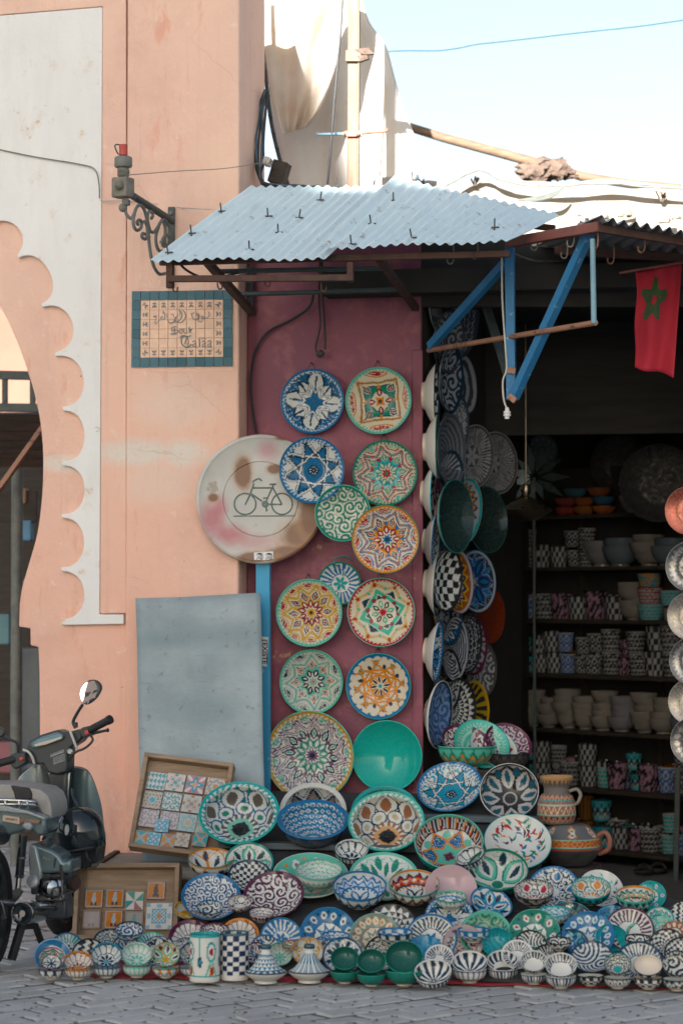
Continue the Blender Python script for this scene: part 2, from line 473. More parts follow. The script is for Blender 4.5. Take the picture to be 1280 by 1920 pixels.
for i in range(-60, 61):
    for j in range(-90, 91):
        a = (i + (0.5 if j % 2 else 0)) * LP
        b = j * WP
        x = a * ca - b * sa - 0.2
        y = a * sa + b * ca - 2.0
        if -3.3 < x < 3.0 and -4.4 < y < 3.4:
            near = y < -1.75 or (x < -0.9 and y < 1.0)
            if not near and not (x < -0.7): continue
            d = -y if x > -1.05 else -y + 0.4
            u = 640 + F * ((Vector((x, y, 0)) - CAM).dot(RT)) / depth((x, y, 0))
            if u < -160 or u > 1440: continue
            cells.append((d, x, y, u))
cells.sort(key=lambda q: -q[0])
def vis(q):
    v = 960 - F * ((Vector((q[1], q[2], 0)) - CAM).dot(UP)) / depth((q[1], q[2], 0))
    return v < 1945 and -20 < q[3] < 1300
show = [q for q in cells if vis(q) and (q[2] < -1.85 or q[3] < 190)][:296]
ids = set(id(q) for q in show)
pav_meshes = []
rot = Matrix.Rotation(rad(50), 3, 'Z')
for k in range(6):
    mb = MB()
    L, Wd = LP / 2 - 0.0075, WP / 2 - 0.0075
    base = []; top = []
    for sx, sy in ((-1, -1), (1, -1), (1, 1), (-1, 1)):
        base.append(rot @ Vector((sx * L, sy * Wd, -0.05)))
        top.append(rot @ Vector((sx * (L - random.uniform(0, .004)), sy * (Wd - random.uniform(0, .004)), random.uniform(-0.002, 0.003))))
    mb.hexa(base + top)
    me = bpy.data.meshes.new('paving_stone')
    me.from_pydata(mb.v, [], mb.f)
    me.materials.append(M['paver'])
    pav_meshes.append(me)
rest = MB()
for q in cells:
    zz = random.uniform(-0.004, 0.004)
    me = random.choice(pav_meshes)
    if id(q) in ids:
        o = bpy.data.objects.new('paving_stone', me)
        col.objects.link(o)
        o.location = (q[1], q[2], zz)
        o.rotation_euler = (random.uniform(-.012, .012), random.uniform(-.012, .012), random.uniform(-.03, .03))
        o.parent = g
        md = o.modifiers.new('bevel', 'BEVEL'); md.width = 0.007; md.segments = 2
    else:
        vs = [(v.co.x + q[1], v.co.y + q[2], v.co.z + zz) for v in me.vertices]
        rest.add(vs, [tuple(p.vertices) for p in me.polygons])
o = rest.build('paving_field', M['paver'], g)
tag(o, kind='stuff')

# ---- arch wall with scalloped white panel
aw = thing('arch_wall', 'salmon pink plaster wall with horseshoe arch and scalloped white panel', 'wall', (P(232, 1600, 0).x, 0.2, 0))
YB = 0.045
def pp(lst, Y): return [P(u, v, Y) for u, v in lst]
arch = [(-420, -60), (-420, 470), (-260, 440), (-120, 485), (-45, 530), (0, 575), (30, 635), (55, 705), (70, 760), (79, 820), (81, 880), (78, 940), (70, 1000), (55, 1055), (42, 1100), (37, 1132), (36, 1175), (57, 1178), (57, 1210), (72, 1213), (74, 1262), (75, 1400)]
arch = [Vector(p) for p in smooth_line([Vector((a, b, 0)) for a, b in arch[2:16]], 4)]
arch = [(-420, -60), (-420, 470)] + [(p.x, p.y) for p in arch] + [(36, 1175), (57, 1178), (57.5, 1210), (72, 1213), (74, 1262), (75, 1400)]
outl = pp(arch, YB)
outl.append(Vector((P(76, 1700, YB).x, YB, -0.02)))
outl.append(Vector((P(238, 1700, YB).x, YB, -0.02)))
outl.append(P(238, -60, YB))
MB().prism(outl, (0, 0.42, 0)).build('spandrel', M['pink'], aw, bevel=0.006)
# pilaster right of it
x0 = P(236, 900, 0).x; x1 = P(447.5, 900, 0).x
ztop = P(300, -60, 0).z
mb = MB()
mb.hexa([(x0, 0, -.02), (x1, 0, -.02), (x1, 0.55, -.02), (x0, 0.55, -.02), (x0, 0, ztop), (x1, 0, ztop), (x1, 0.55, ztop), (x0, 0.55, ztop)])
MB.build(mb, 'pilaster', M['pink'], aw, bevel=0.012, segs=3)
# frame strip
fr = pp([(-420, -58), (236.6, -58), (236.6, 1150), (188, 1151), (193, 12), (-420, 62)], 0.012)
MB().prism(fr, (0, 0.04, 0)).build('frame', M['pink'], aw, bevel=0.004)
# white scallops
cusps = [(-78, 400), (-30, 430), (34, 477), (79, 569), (104, 661), (118, 763), (117, 866), (116, 964), (115, 1064), (115, 1161)]
edge = []
bul = [20, 44, 40, 46, 46, 41, 42, 42, 43]
for i in range(len(cusps) - 1):
    (ax, ay), (bx, by) = cusps[i], cusps[i + 1]
    ay += 7
    c = Vector(((ax + bx) / 2, (ay + by) / 2)); d = Vector((bx - ax, by - ay)); L = d.length
    n = Vector((d.y, -d.x)).normalized()
    edge.append((ax, ay - 7))
    for k in range(0, 15):
        t = k / 14
        ang = pi * (1 - t)
        q = c + d.normalized() * (math.cos(ang) * L / 2) + n * (math.sin(ang) ** 0.8 * bul[i])
        edge.append((q.x, q.y))
edge += [(115, 1161), (115, 1172), (232, 1170), (232, 1152), (187, 1152), (192.5, 13), (-420, 64), (-420, 400)]
MB().prism(pp(edge[::-1], 0.016), (0, 0.035, 0)).build('white_panel', M['white'], aw, bevel=0.004)
# thin wires tacked to the wall
def wire(name, pts, r, m, label=None, group=None, parent=None, n=6, k=6, cat='wire'):
    o = MB().tube(smooth_line(pts, k), r, n).build(name, m, parent, smooth=True)
    if parent is None: tag(o, label, cat, group)
    return o
wire('thin_wire', [P(-20, 276, 0.008), P(60, 293, 0.006), P(150, 308, 0.004), P(178, 318, .002), P(186, 345, 0.0), P(187, 372, 0.0)], 0.0035, M['cable_grey'], 'thin grey wire sagging across the white scalloped panel')
wire('twine', [P(188, 376, -0.004), P(215, 376, -0.01), P(262, 378, -.012), P(340, 389, -0.006), P(400, 393, -0.2)], 0.003, M['cable_white'], 'pale twine strung along the pink wall behind the lamp bracket', cat='twine')
wire('tie_wire', [P(243, 328, -0.40), P(330, 321, -0.25), P(420, 316, -.1), P(492, 305, -0.02)], 0.0022, M['cable_grey'], 'thin tie wire from the lamp neck to the cable knot')

# ---- maroon wall
YM = 0.16
mw = thing('maroon_wall', 'maroon painted wall hung with painted plates', 'wall', (P(620, 1600, YM).x, YM, 0))
xa = x1 + 0.0005; xb = P(790, 900, YM).x
zt = P(600, 376, YM).z
MB().hexa([(xa, YM, -.02), (xb, YM, -.02), (xb, YM + .3, -.02), (xa, YM + .3, -.02), (xa, YM, zt), (xb, YM, zt), (xb, YM + .3, zt), (xa, YM + .3, zt)]).build('wall_face', M['maroon'], mw, bevel=0.01)
# edge strip of the corner, slightly proud and worn
MB().box((xb - 0.02, YM - 0.004, 1.4), (0.055, 0.014, 2.9)).build('corner_bead', M['maroon'], mw, bevel=0.006)

for (u, v) in ((585, 688), (709, 685), (584, 815), (721, 822), (579, 1084), (714, 1082), (583, 1216), (709, 1223), (725, 1349)):
    nl = P(u, v - 5, YM)
    mb_ = MB().tube([nl + Vector((0, .02, 0)), nl + Vector((0, -.03, .006))], .004, 8)
    nail_ = mb_.build('nail', M['rust'], mw)
    MB().tube(smooth_line([nl + Vector((-.03, -.012, -.05)), nl + Vector((-.004, -.02, .004)), nl + Vector((.004, -.02, .004)), nl + Vector((.03, -.012, -.05))], 4), .0018, 5).build('hanging_wire', M['cable'], nail_)
# ---- shop room
XR = 2.75; YD = 3.9; ZC = 3.12
JA = Vector((xb, YM + 0.02, 0)); JB = Vector((xb + 0.20, 2.4, 0))
rm = thing('shop_room', 'dark interior of the pottery shop behind the open front', 'room', (1.4, 2.0, 0))
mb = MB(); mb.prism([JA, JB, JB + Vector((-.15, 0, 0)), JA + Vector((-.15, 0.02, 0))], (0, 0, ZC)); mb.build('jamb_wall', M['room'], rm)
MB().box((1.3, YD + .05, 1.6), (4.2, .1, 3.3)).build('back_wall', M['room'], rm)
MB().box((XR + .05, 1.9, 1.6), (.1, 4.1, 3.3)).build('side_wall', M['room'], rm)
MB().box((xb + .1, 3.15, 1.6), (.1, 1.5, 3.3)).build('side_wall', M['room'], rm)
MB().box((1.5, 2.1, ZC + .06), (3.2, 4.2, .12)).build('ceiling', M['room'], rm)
o = MB().box((1.4, 2.0, 0.001), (3.0, 4.1, .010)).build('shop_floor', M['shop_floor'])
tag(o, kind='structure')
a = P(815, 500, 1.5); b = P(1330, 500, 1.5)
za = P(1000, 815, 1.5).z
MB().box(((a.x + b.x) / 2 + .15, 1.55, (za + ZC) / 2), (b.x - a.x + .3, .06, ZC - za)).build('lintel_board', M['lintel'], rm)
MB().prism([P(788, 392, .165), P(870, 408, .165), P(1000, 462, .165), P(1425, 497, .165), P(1425, 575, .165), P(788, 575, .165)], (0, .08, 0)).build('gap_board', M['lintel'], rm)  # added dark board, hides the sunlit gap under the awning
# right pier, just outside the frame
MB().box((P(1345, 1000, 0).x + .25, .2, 1.6), (.5, .4, 3.2)).build('pier', M['maroon'], rm)

# ---- parapet and roof of the shop, sunlit, behind the awning
par = thing('roof_parapet', 'sunlit cream parapet above the corrugated awning', 'parapet', (1.2, 1.9, 3.2))
YPp = 1.75
top = [(700, 352), (772, 340), (800, 336), (860, 342), (900, 338), (960, 336), (1010, 338), (1060, 341), (1110, 347), (1170, 352), (1230, 351), (1290, 354), (1420, 358)]
pts = [P(u, v + random.uniform(-1.5, 1.5), YPp) for u, v in top] + [P(1420, 560, YPp), P(700, 560, YPp)]
MB().prism(pts, (0, 0.35, 0)).build('wall', M['plaster_far'], par, bevel=0.03, segs=3)
rub = MB()
for k in range(26):
    u = random.uniform(830, 1290); v = random.uniform(398, 415)
    p = P(u, v, YPp - random.uniform(.05, .3)); s_ = random.uniform(.02, .06)
    rub.box(p, (s_ * 1.6, s_, s_ * .7), Matrix.Rotation(random.uniform(0, 3), 3, 'Z'), s_ * .2)
tag(rub.build('rubble', M['plaster_far'], par, bevel=0.008), kind='stuff')
# lump of masonry beside the mast
MB().prism([P(694, 352, 1.3), P(697, 338, 1.3), P(712, 331, 1.3), P(750, 330, 1.3), P(763, 335, 1.3), P(765, 352, 1.3)], (0, .25, 0)).build('masonry_block', simple('grey_block', (0.42, .40, .36), (.3, .28, .25), 8, .85), par, bevel=0.012)
# twigs standing on the parapet
for (u, v) in ((790, 340), (890, 342), (1240, 372), (745, 328)):
    mb = MB()
    for k in range(7):
        p = P(u + random.uniform(-4, 4), v + 6, YPp - .05)
        mb.tube([p, p + Vector((random.uniform(-.03, .03), random.uniform(-.03, .03), random.uniform(.02, .06)))], .004, 5)
    mb.build('dry_weed', M['rag'], par)

# ---- the house across the street: its shadow lies over the whole stall
LH = 24.0                       # street front of the houses across the square
slp = math.tan(SUN_EL) / math.cos(SUN_AZ)
xs = P(462, 300, 0).x - LH * math.tan(SUN_AZ)      # roof step: the taller house shades the pink wall, the lower one the awning
for (xa_, xb_, hz, lab_) in ((xs - 4.2, xs, 4.95 + LH * slp, 'taller pink house across the square behind the viewer'), (xs, xs + 3.75, 3.62 + LH * slp, 'lower pink house across the square behind the viewer')):
    oh = thing('street_house', lab_, 'house', ((xa_ + xb_) / 2, -LH - 3, 0))
    MB().box(((xa_ + xb_) / 2, -LH - 3.5, hz / 2 - .1), (xb_ - xa_ - .01, 7, hz - .2)).build('wall', M['pink'], oh)
    MB().box(((xa_ + xb_) / 2, -LH - 3.5, hz - .05), (xb_ - xa_ - .01, 7.1, .1)).build('coping', M['plaster_far'], oh)
    for fx in (xa_ + 1.1, (xa_ + xb_) / 2, xb_ - 1.1):
        for fz in (3.4, 6.6, 9.8):
            MB().box((fx, -LH + .03, fz), (.8, .12, 1.4)).build('window', M['iron_dark'], oh)

# ================================================================== AWNING
def corr(name, BL, BR, FR, FL, n, amp, m, parent, lift=0.0, nv=10, sag=0.0):
    BL, BR, FR, FL = map(Vector, (BL, BR, FR, FL))
    nu = n * 10
    nrm = (BR - BL).cross(FL - BL).normalized()
    if nrm.z < 0: nrm = -nrm
    rows = []
    for j in range(nv + 1):
        t = j / nv
        a = BL.lerp(FL, t); b = BR.lerp(FR, t)
        row = []
        for i in range(nu + 1):
            s_ = i / nu
            p = a.lerp(b, s_)
            p = p + nrm * (amp * math.sin(2 * pi * n * s_) + lift - sag * math.sin(pi * t) + (.03 * math.exp(-s_ * 14) if lift else 0) + 0.006 * math.sin(9 * s_ + 4 * t) * t)
            row.append(p)
        rows.append(row)
    return MB().grid(rows).build(name, m, parent, smooth=False, thick=0.0025)
aw2 = thing('corrugated_awning', 'pale blue corrugated metal awning with bolts over the maroon wall', 'awning', P(620, 500, -.5))
YF = -1.05
s1 = (P(468, 350, -.03), P(752, 349, -.03), P(612, 484, YF), P(279, 488, YF))
s2 = (P(744, 345, -.03), P(1050, 414, -.22), P(953, 462, YF), P(604, 479, YF))
corr('sheet', *s1, 16, 0.0065, M['sheet'], aw2)
corr('sheet', *s2, 17, 0.0065, M['sheet'], aw2, lift=0.03)
def on_sheet(s_, a, b, lift=0.0):
    BL, BR, FR, FL = s_
    return BL.lerp(FL, b).lerp(BR.lerp(FR, b), a) + Vector((0, 0, lift))
def solve(s_, u, v):
    best = None
    for i in range(61):
        for j in range(41):
            p = on_sheet(s_, i / 60, j / 40)
            d = p - CAM
            z = d.dot(FW)
            uu = 640 + F * d.dot(RT) / z; vv = 960 - F * d.dot(UP) / z
            e = (uu - u) ** 2 + (vv - v) ** 2
            if best is None or e < best[0]: best = (e, p)
    return best[1]
for (u, v, k) in ((318, 476, 0), (362, 440, 0), (415, 400, 0), (466, 473, 0), (521, 440, 0), (561, 410, 0), (503, 409, 0), (597, 379, 0), (658, 475, 1), (697, 435, 1), (772, 460, 1), (737, 392, 1), (776, 348, 1), (628, 352, 0), (926, 440, 1)):
    p = solve(s1 if k == 0 else s2, u, v) + Vector((0, 0, .03 if k else .0))
    mb = MB()
    t_ = Vector((random.uniform(-.012, .012), random.uniform(-.01, .01), .05))
    mb.tube([p - Vector((0, 0, .01)), p + t_], .0035, 6)
    mb.box(p + Vector((.004, 0, .008)), (.036, .012, .006))
    mb.build('hook_bolt', M['cable'], aw2)
# rusty carrier frame under it
YQ = -0.98
def bar(name, a, b, w_, h, m, par, bev=0.003): return MB().bar(a, b, w_, h).build(name, m, par, bevel=bev)
bar('frame_bar', P(319, 490, YQ), P(319, 540, YQ), .032, .032, M['rust'], aw2)
bar('frame_bar', P(315, 523, YQ - .02), P(663, 521, YQ - .02), .03, .03, M['rust'], aw2)
bar('frame_bar', P(657, 492, YQ + .02), P(657, 530, YQ + .02), .03, .03, M['rust'], aw2)
bar('frame_bar', P(386, 488, YQ + .1), P(474, 588, -.02), .04, .03, M['rust'], aw2)
bar('frame_bar', P(711, 486, YQ + .12), P(779, 578, YM - .03), .035, .03, M['rust'], aw2)
bar('frame_bar', P(300, 492, YQ + .05), P(955, 476, YQ + .05), .03, .03, M['rust'], aw2)
bar('frame_bar', P(478, 372, -.06), P(1040, 428, -.15), .03, .03, M['rust'], aw2)
MB().tube([P(410, 509, -.6), P(716, 503, -.6)], .012, 10).build('frame_pipe', M['iron_dark'], aw2, smooth=True)
MB().tube([P(448, 552, -.12), P(752, 543, -.12)], .012, 10).build('frame_pipe', M['iron_dark'], aw2, smooth=True)
bar('wall_plate', P(470, 500, YM - .03), P(470, 584, YM - .03), .03, .02, M['iron_dark'], aw2)
for (u, v) in ((324, 540), (408, 535), (602, 540), (497, 530)):
    c = P(u, v, YQ)
    MB().tube(smooth_line([c + Vector((0, 0, .05)), c, c + Vector((.008, 0, -.016)), c + Vector((.02, 0, -.016)), c + Vector((.024, 0, .004))], 4), .0035, 6).build('hook', M['rust'], aw2, smooth=True)
wire('loose_cable', [P(335, 492, -.9), P(352, 508, -.85), P(385, 522, -.8), P(420, 518, -.7), P(470, 505, -.5)], .006, M['cable'], parent=aw2)

# ---- right awning with the blue truss
tr = thing('blue_truss', 'blue painted steel bracket truss beside the open shop front', 'bracket', P(957, 600, -.45))
bar('post', P(955, 462, -.45), P(958, 750, -.45), .044, .042, M['blue_paint'], tr)
bar('brace', P(1104, 436, -.85), P(962, 746, -.47), .042, .042, M['blue_paint'], tr)
bar('brace', P(948, 492, -.46), P(806, 650, .10), .036, .042, M['blue_paint'], tr)
bar('brace', P(905, 555, .35), P(951, 700, -.38), .04, .03, M['iron_dark'], tr)
MB().tube([P(803, 657, .12), P(1116, 605, -1.0)], .0135, 12).build('pipe', M['rust_pipe'], tr, smooth=True)
MB().tube([P(1110, 448, -1.0), P(1112.5, 606, -1.0)], .0125, 10).build('drop_pipe', M['pale_blue'], tr, smooth=True)
bar('end_plate', P(953, 742, -.49), P(966, 752, -.49), .03, .03, M['rust_pipe'], tr)
bar('band', P(949, 694, -.48), P(966, 696, -.48), .008, .03, M['rust_pipe'], tr)
ra = thing('corrugated_roof', 'bare tin corrugated roof seen from below over the shop entrance', 'roof', P(1150, 450, -.4))
corr('sheet', P(985, 470, .5), P(1420, 505, .5), P(1420, 468, -1.15), P(1122, 405, -1.15), 14, .012, M['tin'], ra, nv=6)
bar('edge_beam', P(953, 455, -.5), P(1127, 425, -1.05), .045, .045, M['rust_red'], ra)
bar('edge_beam', P(1120, 428, -1.04), P(1420, 476, -1.0), .04, .035, M['rust'], ra)
bar('edge_beam', P(1040, 470, -.2), P(1420, 492, -.2), .05, .04, M['rust'], ra)
for (u, v, Y) in ((1007, 455, -.6), (1075, 448, -.85), (1120, 452, -1.0), (1208, 458, -.9), (850, 480, -.8), (895, 470, -.8), (1150, 480, -.3), (1063, 470, -.4)):
    c = P(u, v, Y)
    MB().tube(smooth_line([c + Vector((0, 0, .05)), c + Vector((0, 0, -.01)), c + Vector((-.01, 0, -.035)), c + Vector((-.028, 0, -.03)), c + Vector((-.03, 0, -.008))], 4), .004, 6).build('hook', M['cable_grey'] if u < 1100 else M['rust_pipe'], ra, smooth=True)
wire('ceiling_wire', [P(962, 475, -.3), P(1010, 490, 0), P(1100, 488, .3), P(1200, 500, .5)], .004, M['cable_grey'], parent=ra)
wire('ceiling_wire', [P(962, 520, .0), P(1020, 550, .5), P(1100, 562, .8), P(1170, 545, .9)], .004, M['cable_grey'], parent=ra)
# lamp socket on its flex
ls = thing('lamp_socket', 'white lamp socket hanging on a thin flex from the blue truss', 'lamp socket', P(950, 775, -.52))
wire('flex', [P(940, 470, -.52), P(941, 560, -.53), P(946, 640, -.53), P(949, 690, -.52), P(942, 715, -.52), P(944, 750, -.52), P(950, 766, -.52)], .0045, M['cable_white'], parent=ls)
c = P(950, 772, -.52)
MB().lathe([(0.0, .02), (.009, .02), (.011, .004), (.017, .002), (.018, -.006), (.014, -.009), (.018, -.012), (.018, -.02), (.012, -.022), (.011, -.034), (0, -.034)], c, n=16).build('socket', simple('white_porcelain', (.75, .74, .7), None, 9, .35), ls, smooth=True)
# flag
fl = thing('moroccan_flag', 'red flag with a green star outline hanging in the shop front', 'flag', P(1230, 600, -.2))
YFg = -0.25
def flag_pt(a, b, off=0.0):
    L = Vector((1190 + 4 * math.sin(b * 3), 510)).lerp(Vector((1188, 688)), b)
    Rr = Vector((1277, 494)).lerp(Vector((1262, 707)), b)
    q = L.lerp(Rr, a)
    y = YFg + 0.02 * math.sin(a * 9 + b * 2.2) + 0.012 * math.sin(a * 4 - b * 6) - off
    return P(q.x + 2 * math.sin(b * 9) * (1 - a), q.y + 3 * math.sin(a * 7) * b, y)
MB().grid([[flag_pt(i / 24, j / 30) for i in range(25)] for j in range(31)]).build('cloth', M['flag'], fl, smooth=True, thick=.002)
mb = MB()
cx, cy, R1, R2 = .40, .30, .32, .22
vv = [(cx + R1 * math.sin(2 * pi * k / 5 + .12), cy - R2 * math.cos(2 * pi * k / 5 + .12)) for k in range(5)]
vv[3] = (vv[3][0] + .02, vv[3][1] + .02)
for k in range(5):
    A = Vector(vv[k]); B = Vector(vv[(k + 2) % 5])
    d = (B - A).normalized(); n = Vector((-d.y, d.x)) * .032
    rows = []
    for sgn in (-1, 1):
        rows.append([flag_pt(*(A.lerp(B, i / 14) + n * sgn * (1 if 0 < i < 14 else .3)), .006) for i in range(15)])
    mb.grid(rows)
pent = []
for k in range(10):
    r = 1.0 if k % 2 == 0 else .42
    pent.append((cx + R1 * r * .98 * math.sin(pi * k / 5 + .12), cy - R2 * r * .98 * math.cos(pi * k / 5 + .12)))
for k in range(0, 10, 2):
    if k in (2,): continue
    q = [pent[(k - 1) % 10], pent[k], pent[(k + 1) % 10]]
    mb.add([flag_pt(a, b, .0055) for a, b in q], [(0, 1, 2)])
mb.build('star', M['flag_green'], fl)
bar('flag_rod', P(1160, 512, YFg - .01), P(1285, 491, YFg - .01), .012, .012, M['rust_red'], fl)

# ================================================================== LAMP BRACKET
lb = thing('lamp_bracket', 'wrought iron lamp bracket with scrolls and a red topped socket box', 'lamp bracket', P(326, 450, -.02))
YL = -0.42   # the box stands out in front of the wall
def LQ(x, y, Y): return P(190 + x / 6.4, 260 + y / 6.4, Y)
def lY(x):  # depth along the arm
    return -0.42 + (0.42 - 0.03) * min(max((x - 390) / (860 - 390), 0), 1)
bar('wall_plate', P(322, 388, -.012), P(320, 540, -.012), .036, .016, M['iron_dark'], lb)
MB().tube([LQ(385, 690, -.40), LQ(850, 985, -.03)], .0185, 14).build('arm', M['iron_dark'], lb, smooth=True)
c = LQ(262, 590, YL)
mb = MB(); mb.box(c, (.088, .08, .1), Matrix.Rotation(rad(-16), 3, 'Z')); mb.build('box', M['lamp_box'], lb, bevel=.008, segs=3)
MB().lathe([(0, -.008), (.022, -.006), (.022, .012), (.016, .024), (.006, .03), (0, .03)], LQ(215, 560, YL - .045), (0.25, -1, -.05), 16).build('knob', M['lamp_box'], lb, smooth=True)
MB().lathe([(.0, .0), (.027, 0), (.025, .03), (.027, .045), (0, .045)], LQ(268, 452, YL), n=16).build('neck', M['iron'], lb, smooth=True)
mb = MB()
for k in range(6):
    zc = LQ(268, 440 - 14 * k, YL)
    mb.tube([zc + Vector((.028 * math.cos(a), .028 * math.sin(a), .004 * math.sin(a + k))) for a in [i * pi / 8 for i in range(17)]], .0032, 5, False)
mb.build('wire_winding', M['cable_grey'], lb)
MB().lathe([(0, 0), (.04, 0), (.044, .005), (.044, .045), (.04, .052), (0, .052)], LQ(266, 345, YL), n=24).build('collar', simple('grey_plastic', (.20, .21, .18), (.15, .155, .135), 10, .6), lb, smooth=True)
MB().lathe([(0, 0), (.021, 0), (.021, .052), (.019, .054), (0, .054)], LQ(267, 200, YL), n=20).build('red_socket', M['brick_red'], lb, smooth=True)
wire('wire_loop', [LQ(235, 75, YL), LQ(185, 70, YL), LQ(165, 90, YL - .01), LQ(185, 150, YL - .02), LQ(210, 190, YL - .02)], .0035, M['cable'], parent=lb)
MB().lathe([(0, -.022), (.012, -.019), (.02, -.01), (.022, 0), (.02, .01), (.012, .019), (0, .022)], LQ(262, 830, YL), n=16).build('ball', M['lamp_box'], lb, smooth=True)
mb = MB(); mb.box(LQ(300, 765, YL), (.035, .035, .03)); mb.build('foot', M['iron'], lb, bevel=.004)
def spiral(cx_, cy_, r0, r1, a0, turns, n=26):
    return [(cx_ + (r0 + (r1 - r0) * k / n) * math.cos(a0 + 2 * pi * turns * k / n), cy_ + (r0 + (r1 - r0) * k / n) * math.sin(a0 + 2 * pi * turns * k / n)) for k in range(n + 1)]
scr = [
    [(300, 770), (290, 850), (310, 920), (360, 955), (395, 900), (430, 820), (470, 800), (510, 840), (540, 930), (560, 1060), (575, 1250), (600, 1420), (640, 1550), (700, 1625), (770, 1615)],
    [(400, 890), (385, 980), (395, 1060), (430, 1100), (475, 1070), (485, 1010), (460, 975), (430, 1000), (445, 1035)],
    [(505, 1000), (530, 1000), (550, 1060), (555, 1150), (530, 1205), (490, 1180), (495, 1140), (525, 1145)],
    [(600, 960), (620, 920), (605, 880), (570, 880), (555, 940), (565, 1030), (590, 1110), (630, 1120), (680, 1060), (720, 990), (755, 975), (800, 1030), (830, 1120), (835, 1230)],
    [(690, 1060), (660, 1150), (660, 1260), (690, 1340), (740, 1350)],
    [(750, 1000), (770, 1080), (765, 1200), (770, 1300)],
    [(835, 1225), (810, 1165), (770, 1165), (735, 1215), (740, 1280), (770, 1290), (760, 1250), (715, 1240)],
]
for s_ in scr:
    pts = smooth_line([LQ(x, y, lY(x) - .0) for x, y in s_], 6)
    mb = MB(); mb.tube(pts, .0085, 8); mb.build('scroll', M['iron'], lb, smooth=True)
MB().lathe([(0, 0), (.012, 0), (.01, .008), (0, .01)], LQ(833, 893, -.025), (0, -1, 0), 12).build('bolt', M['lamp_box'], lb, smooth=True)

# ================================================================== TILE SIGN
def SGp(x, y, Y=-.012): return P(230 + x / 5.818, 530 + y / 5.818, Y)
ts = thing('tile_street_sign', 'tiled street sign lettered Souk Talâa with teal tile border', 'street sign', P(341, 690, 0))
tl, tr_, br, bl = (100, 92), (1195, 78), (1200, 912), (92, 925)
def sg(a, b, Y=-.012):
    x = (tl[0] * (1 - a) + tr_[0] * a) * (1 - b) + (bl[0] * (1 - a) + br[0] * a) * b
    y = (tl[1] * (1 - a) + tr_[1] * a) * (1 - b) + (bl[1] * (1 - a) + br[1] * a) * b
    return SGp(x, y, Y)
def tile_mat(name, c1, c2):
    t = NT(name)
    oi = t.t.nodes.new('ShaderNodeObjectInfo')
    n1 = t.noise(t.pos, 40, 4)
    c = t.mix(oi.outputs['Random'], c1, c2)
    c = t.mix(t.math('MULTIPLY', t.mapr(n1, .4, .7), .35), c, tuple(x * 1.5 for x in c1))
    return t.out(c, .35, 0, .25)
M['teal_tile'] = tile_mat('teal_zellige', (0.022, 0.095, 0.125), (0.06, 0.155, 0.195))
M['cream_tile'] = tile_mat('cream_zellige', (0.70, 0.46, 0.33), (0.74, 0.52, 0.385))
M['sign_blue'] = simple('sign_blue_grey', (0.055, 0.105, 0.125), (0.09, 0.15, 0.17), 60, .5, bump=.02)
MB().prism([sg(-.035, -.03, -.001), sg(1.02, -.03, -.001), sg(1.02, 1.075, -.001), sg(-.035, 1.075, -.001)], (0, .01, 0)).build('mortar_bed', M['pink'], ts, bevel=.002)
NA, NB_ = 11, 8
for j in range(NB_):
    for i in range(NA):
        border = i in (0, NA - 1) or j in (0, NB_ - 1)
        e = .0025
        q = [sg((i + dx) / NA + sx * e, (j + dy) / NB_ + sy * e, -.009 - random.uniform(0, .002)) for dx, dy, sx, sy in ((0, 0, 1, 1), (1, 0, -1, 1), (1, 1, -1, -1), (0, 1, 1, -1))]
        o = MB().prism(q, (0, .0085, 0)).build('tile', M['teal_tile'] if border else M['cream_tile'], ts)
        ring = not border and (i in (1, NA - 2) or j in (1, NB_ - 2))
        if ring:
            up = Vector((0, -1)) if j == 1 else Vector((0, 1)) if j == NB_ - 2 else Vector((-1, 0)) if i == 1 else Vector((1, 0))
            if (i in (1, NA - 2)) and (j in (1, NB_ - 2)):
                up = Vector((-1 if i == 1 else 1, -1 if j == 1 else 1)).normalized()
            up = -up
            sd = Vector((-up.y, up.x))
            cxx, cyy = (i + .5) / NA, (j + .5) / NB_
            mt = MB()
            def tp(a, b):
                d = up * a + sd * b
                return sg(cxx + d.x / NA, cyy + d.y / NB_, -.0125)
            for (a0, b0, a1, b1, wd) in ((-.38, 0, .42, 0, .045), (.0, .0, .3, .28, .07), (.0, .0, .3, -.28, .07), (-.25, 0, -.1, .25, .06), (-.25, 0, -.1, -.25, .06)):
                d = Vector((a1 - a0, b1 - b0)).normalized(); n = Vector((-d.y, d.x)) * wd
                mx_, my_ = (a0 + a1) / 2, (b0 + b1) / 2
                mt.add([tp(a0, b0), tp(mx_ + n.x, my_ + n.y), tp(a1, b1), tp(mx_ - n.x, my_ - n.y)], [(0, 1, 2, 3)])
            mt.build('leaf_motif', M['sign_blue'], o)
def SL(x, y): return P(280 + x / 9.85, 580 + y / 9.85, -.0125)
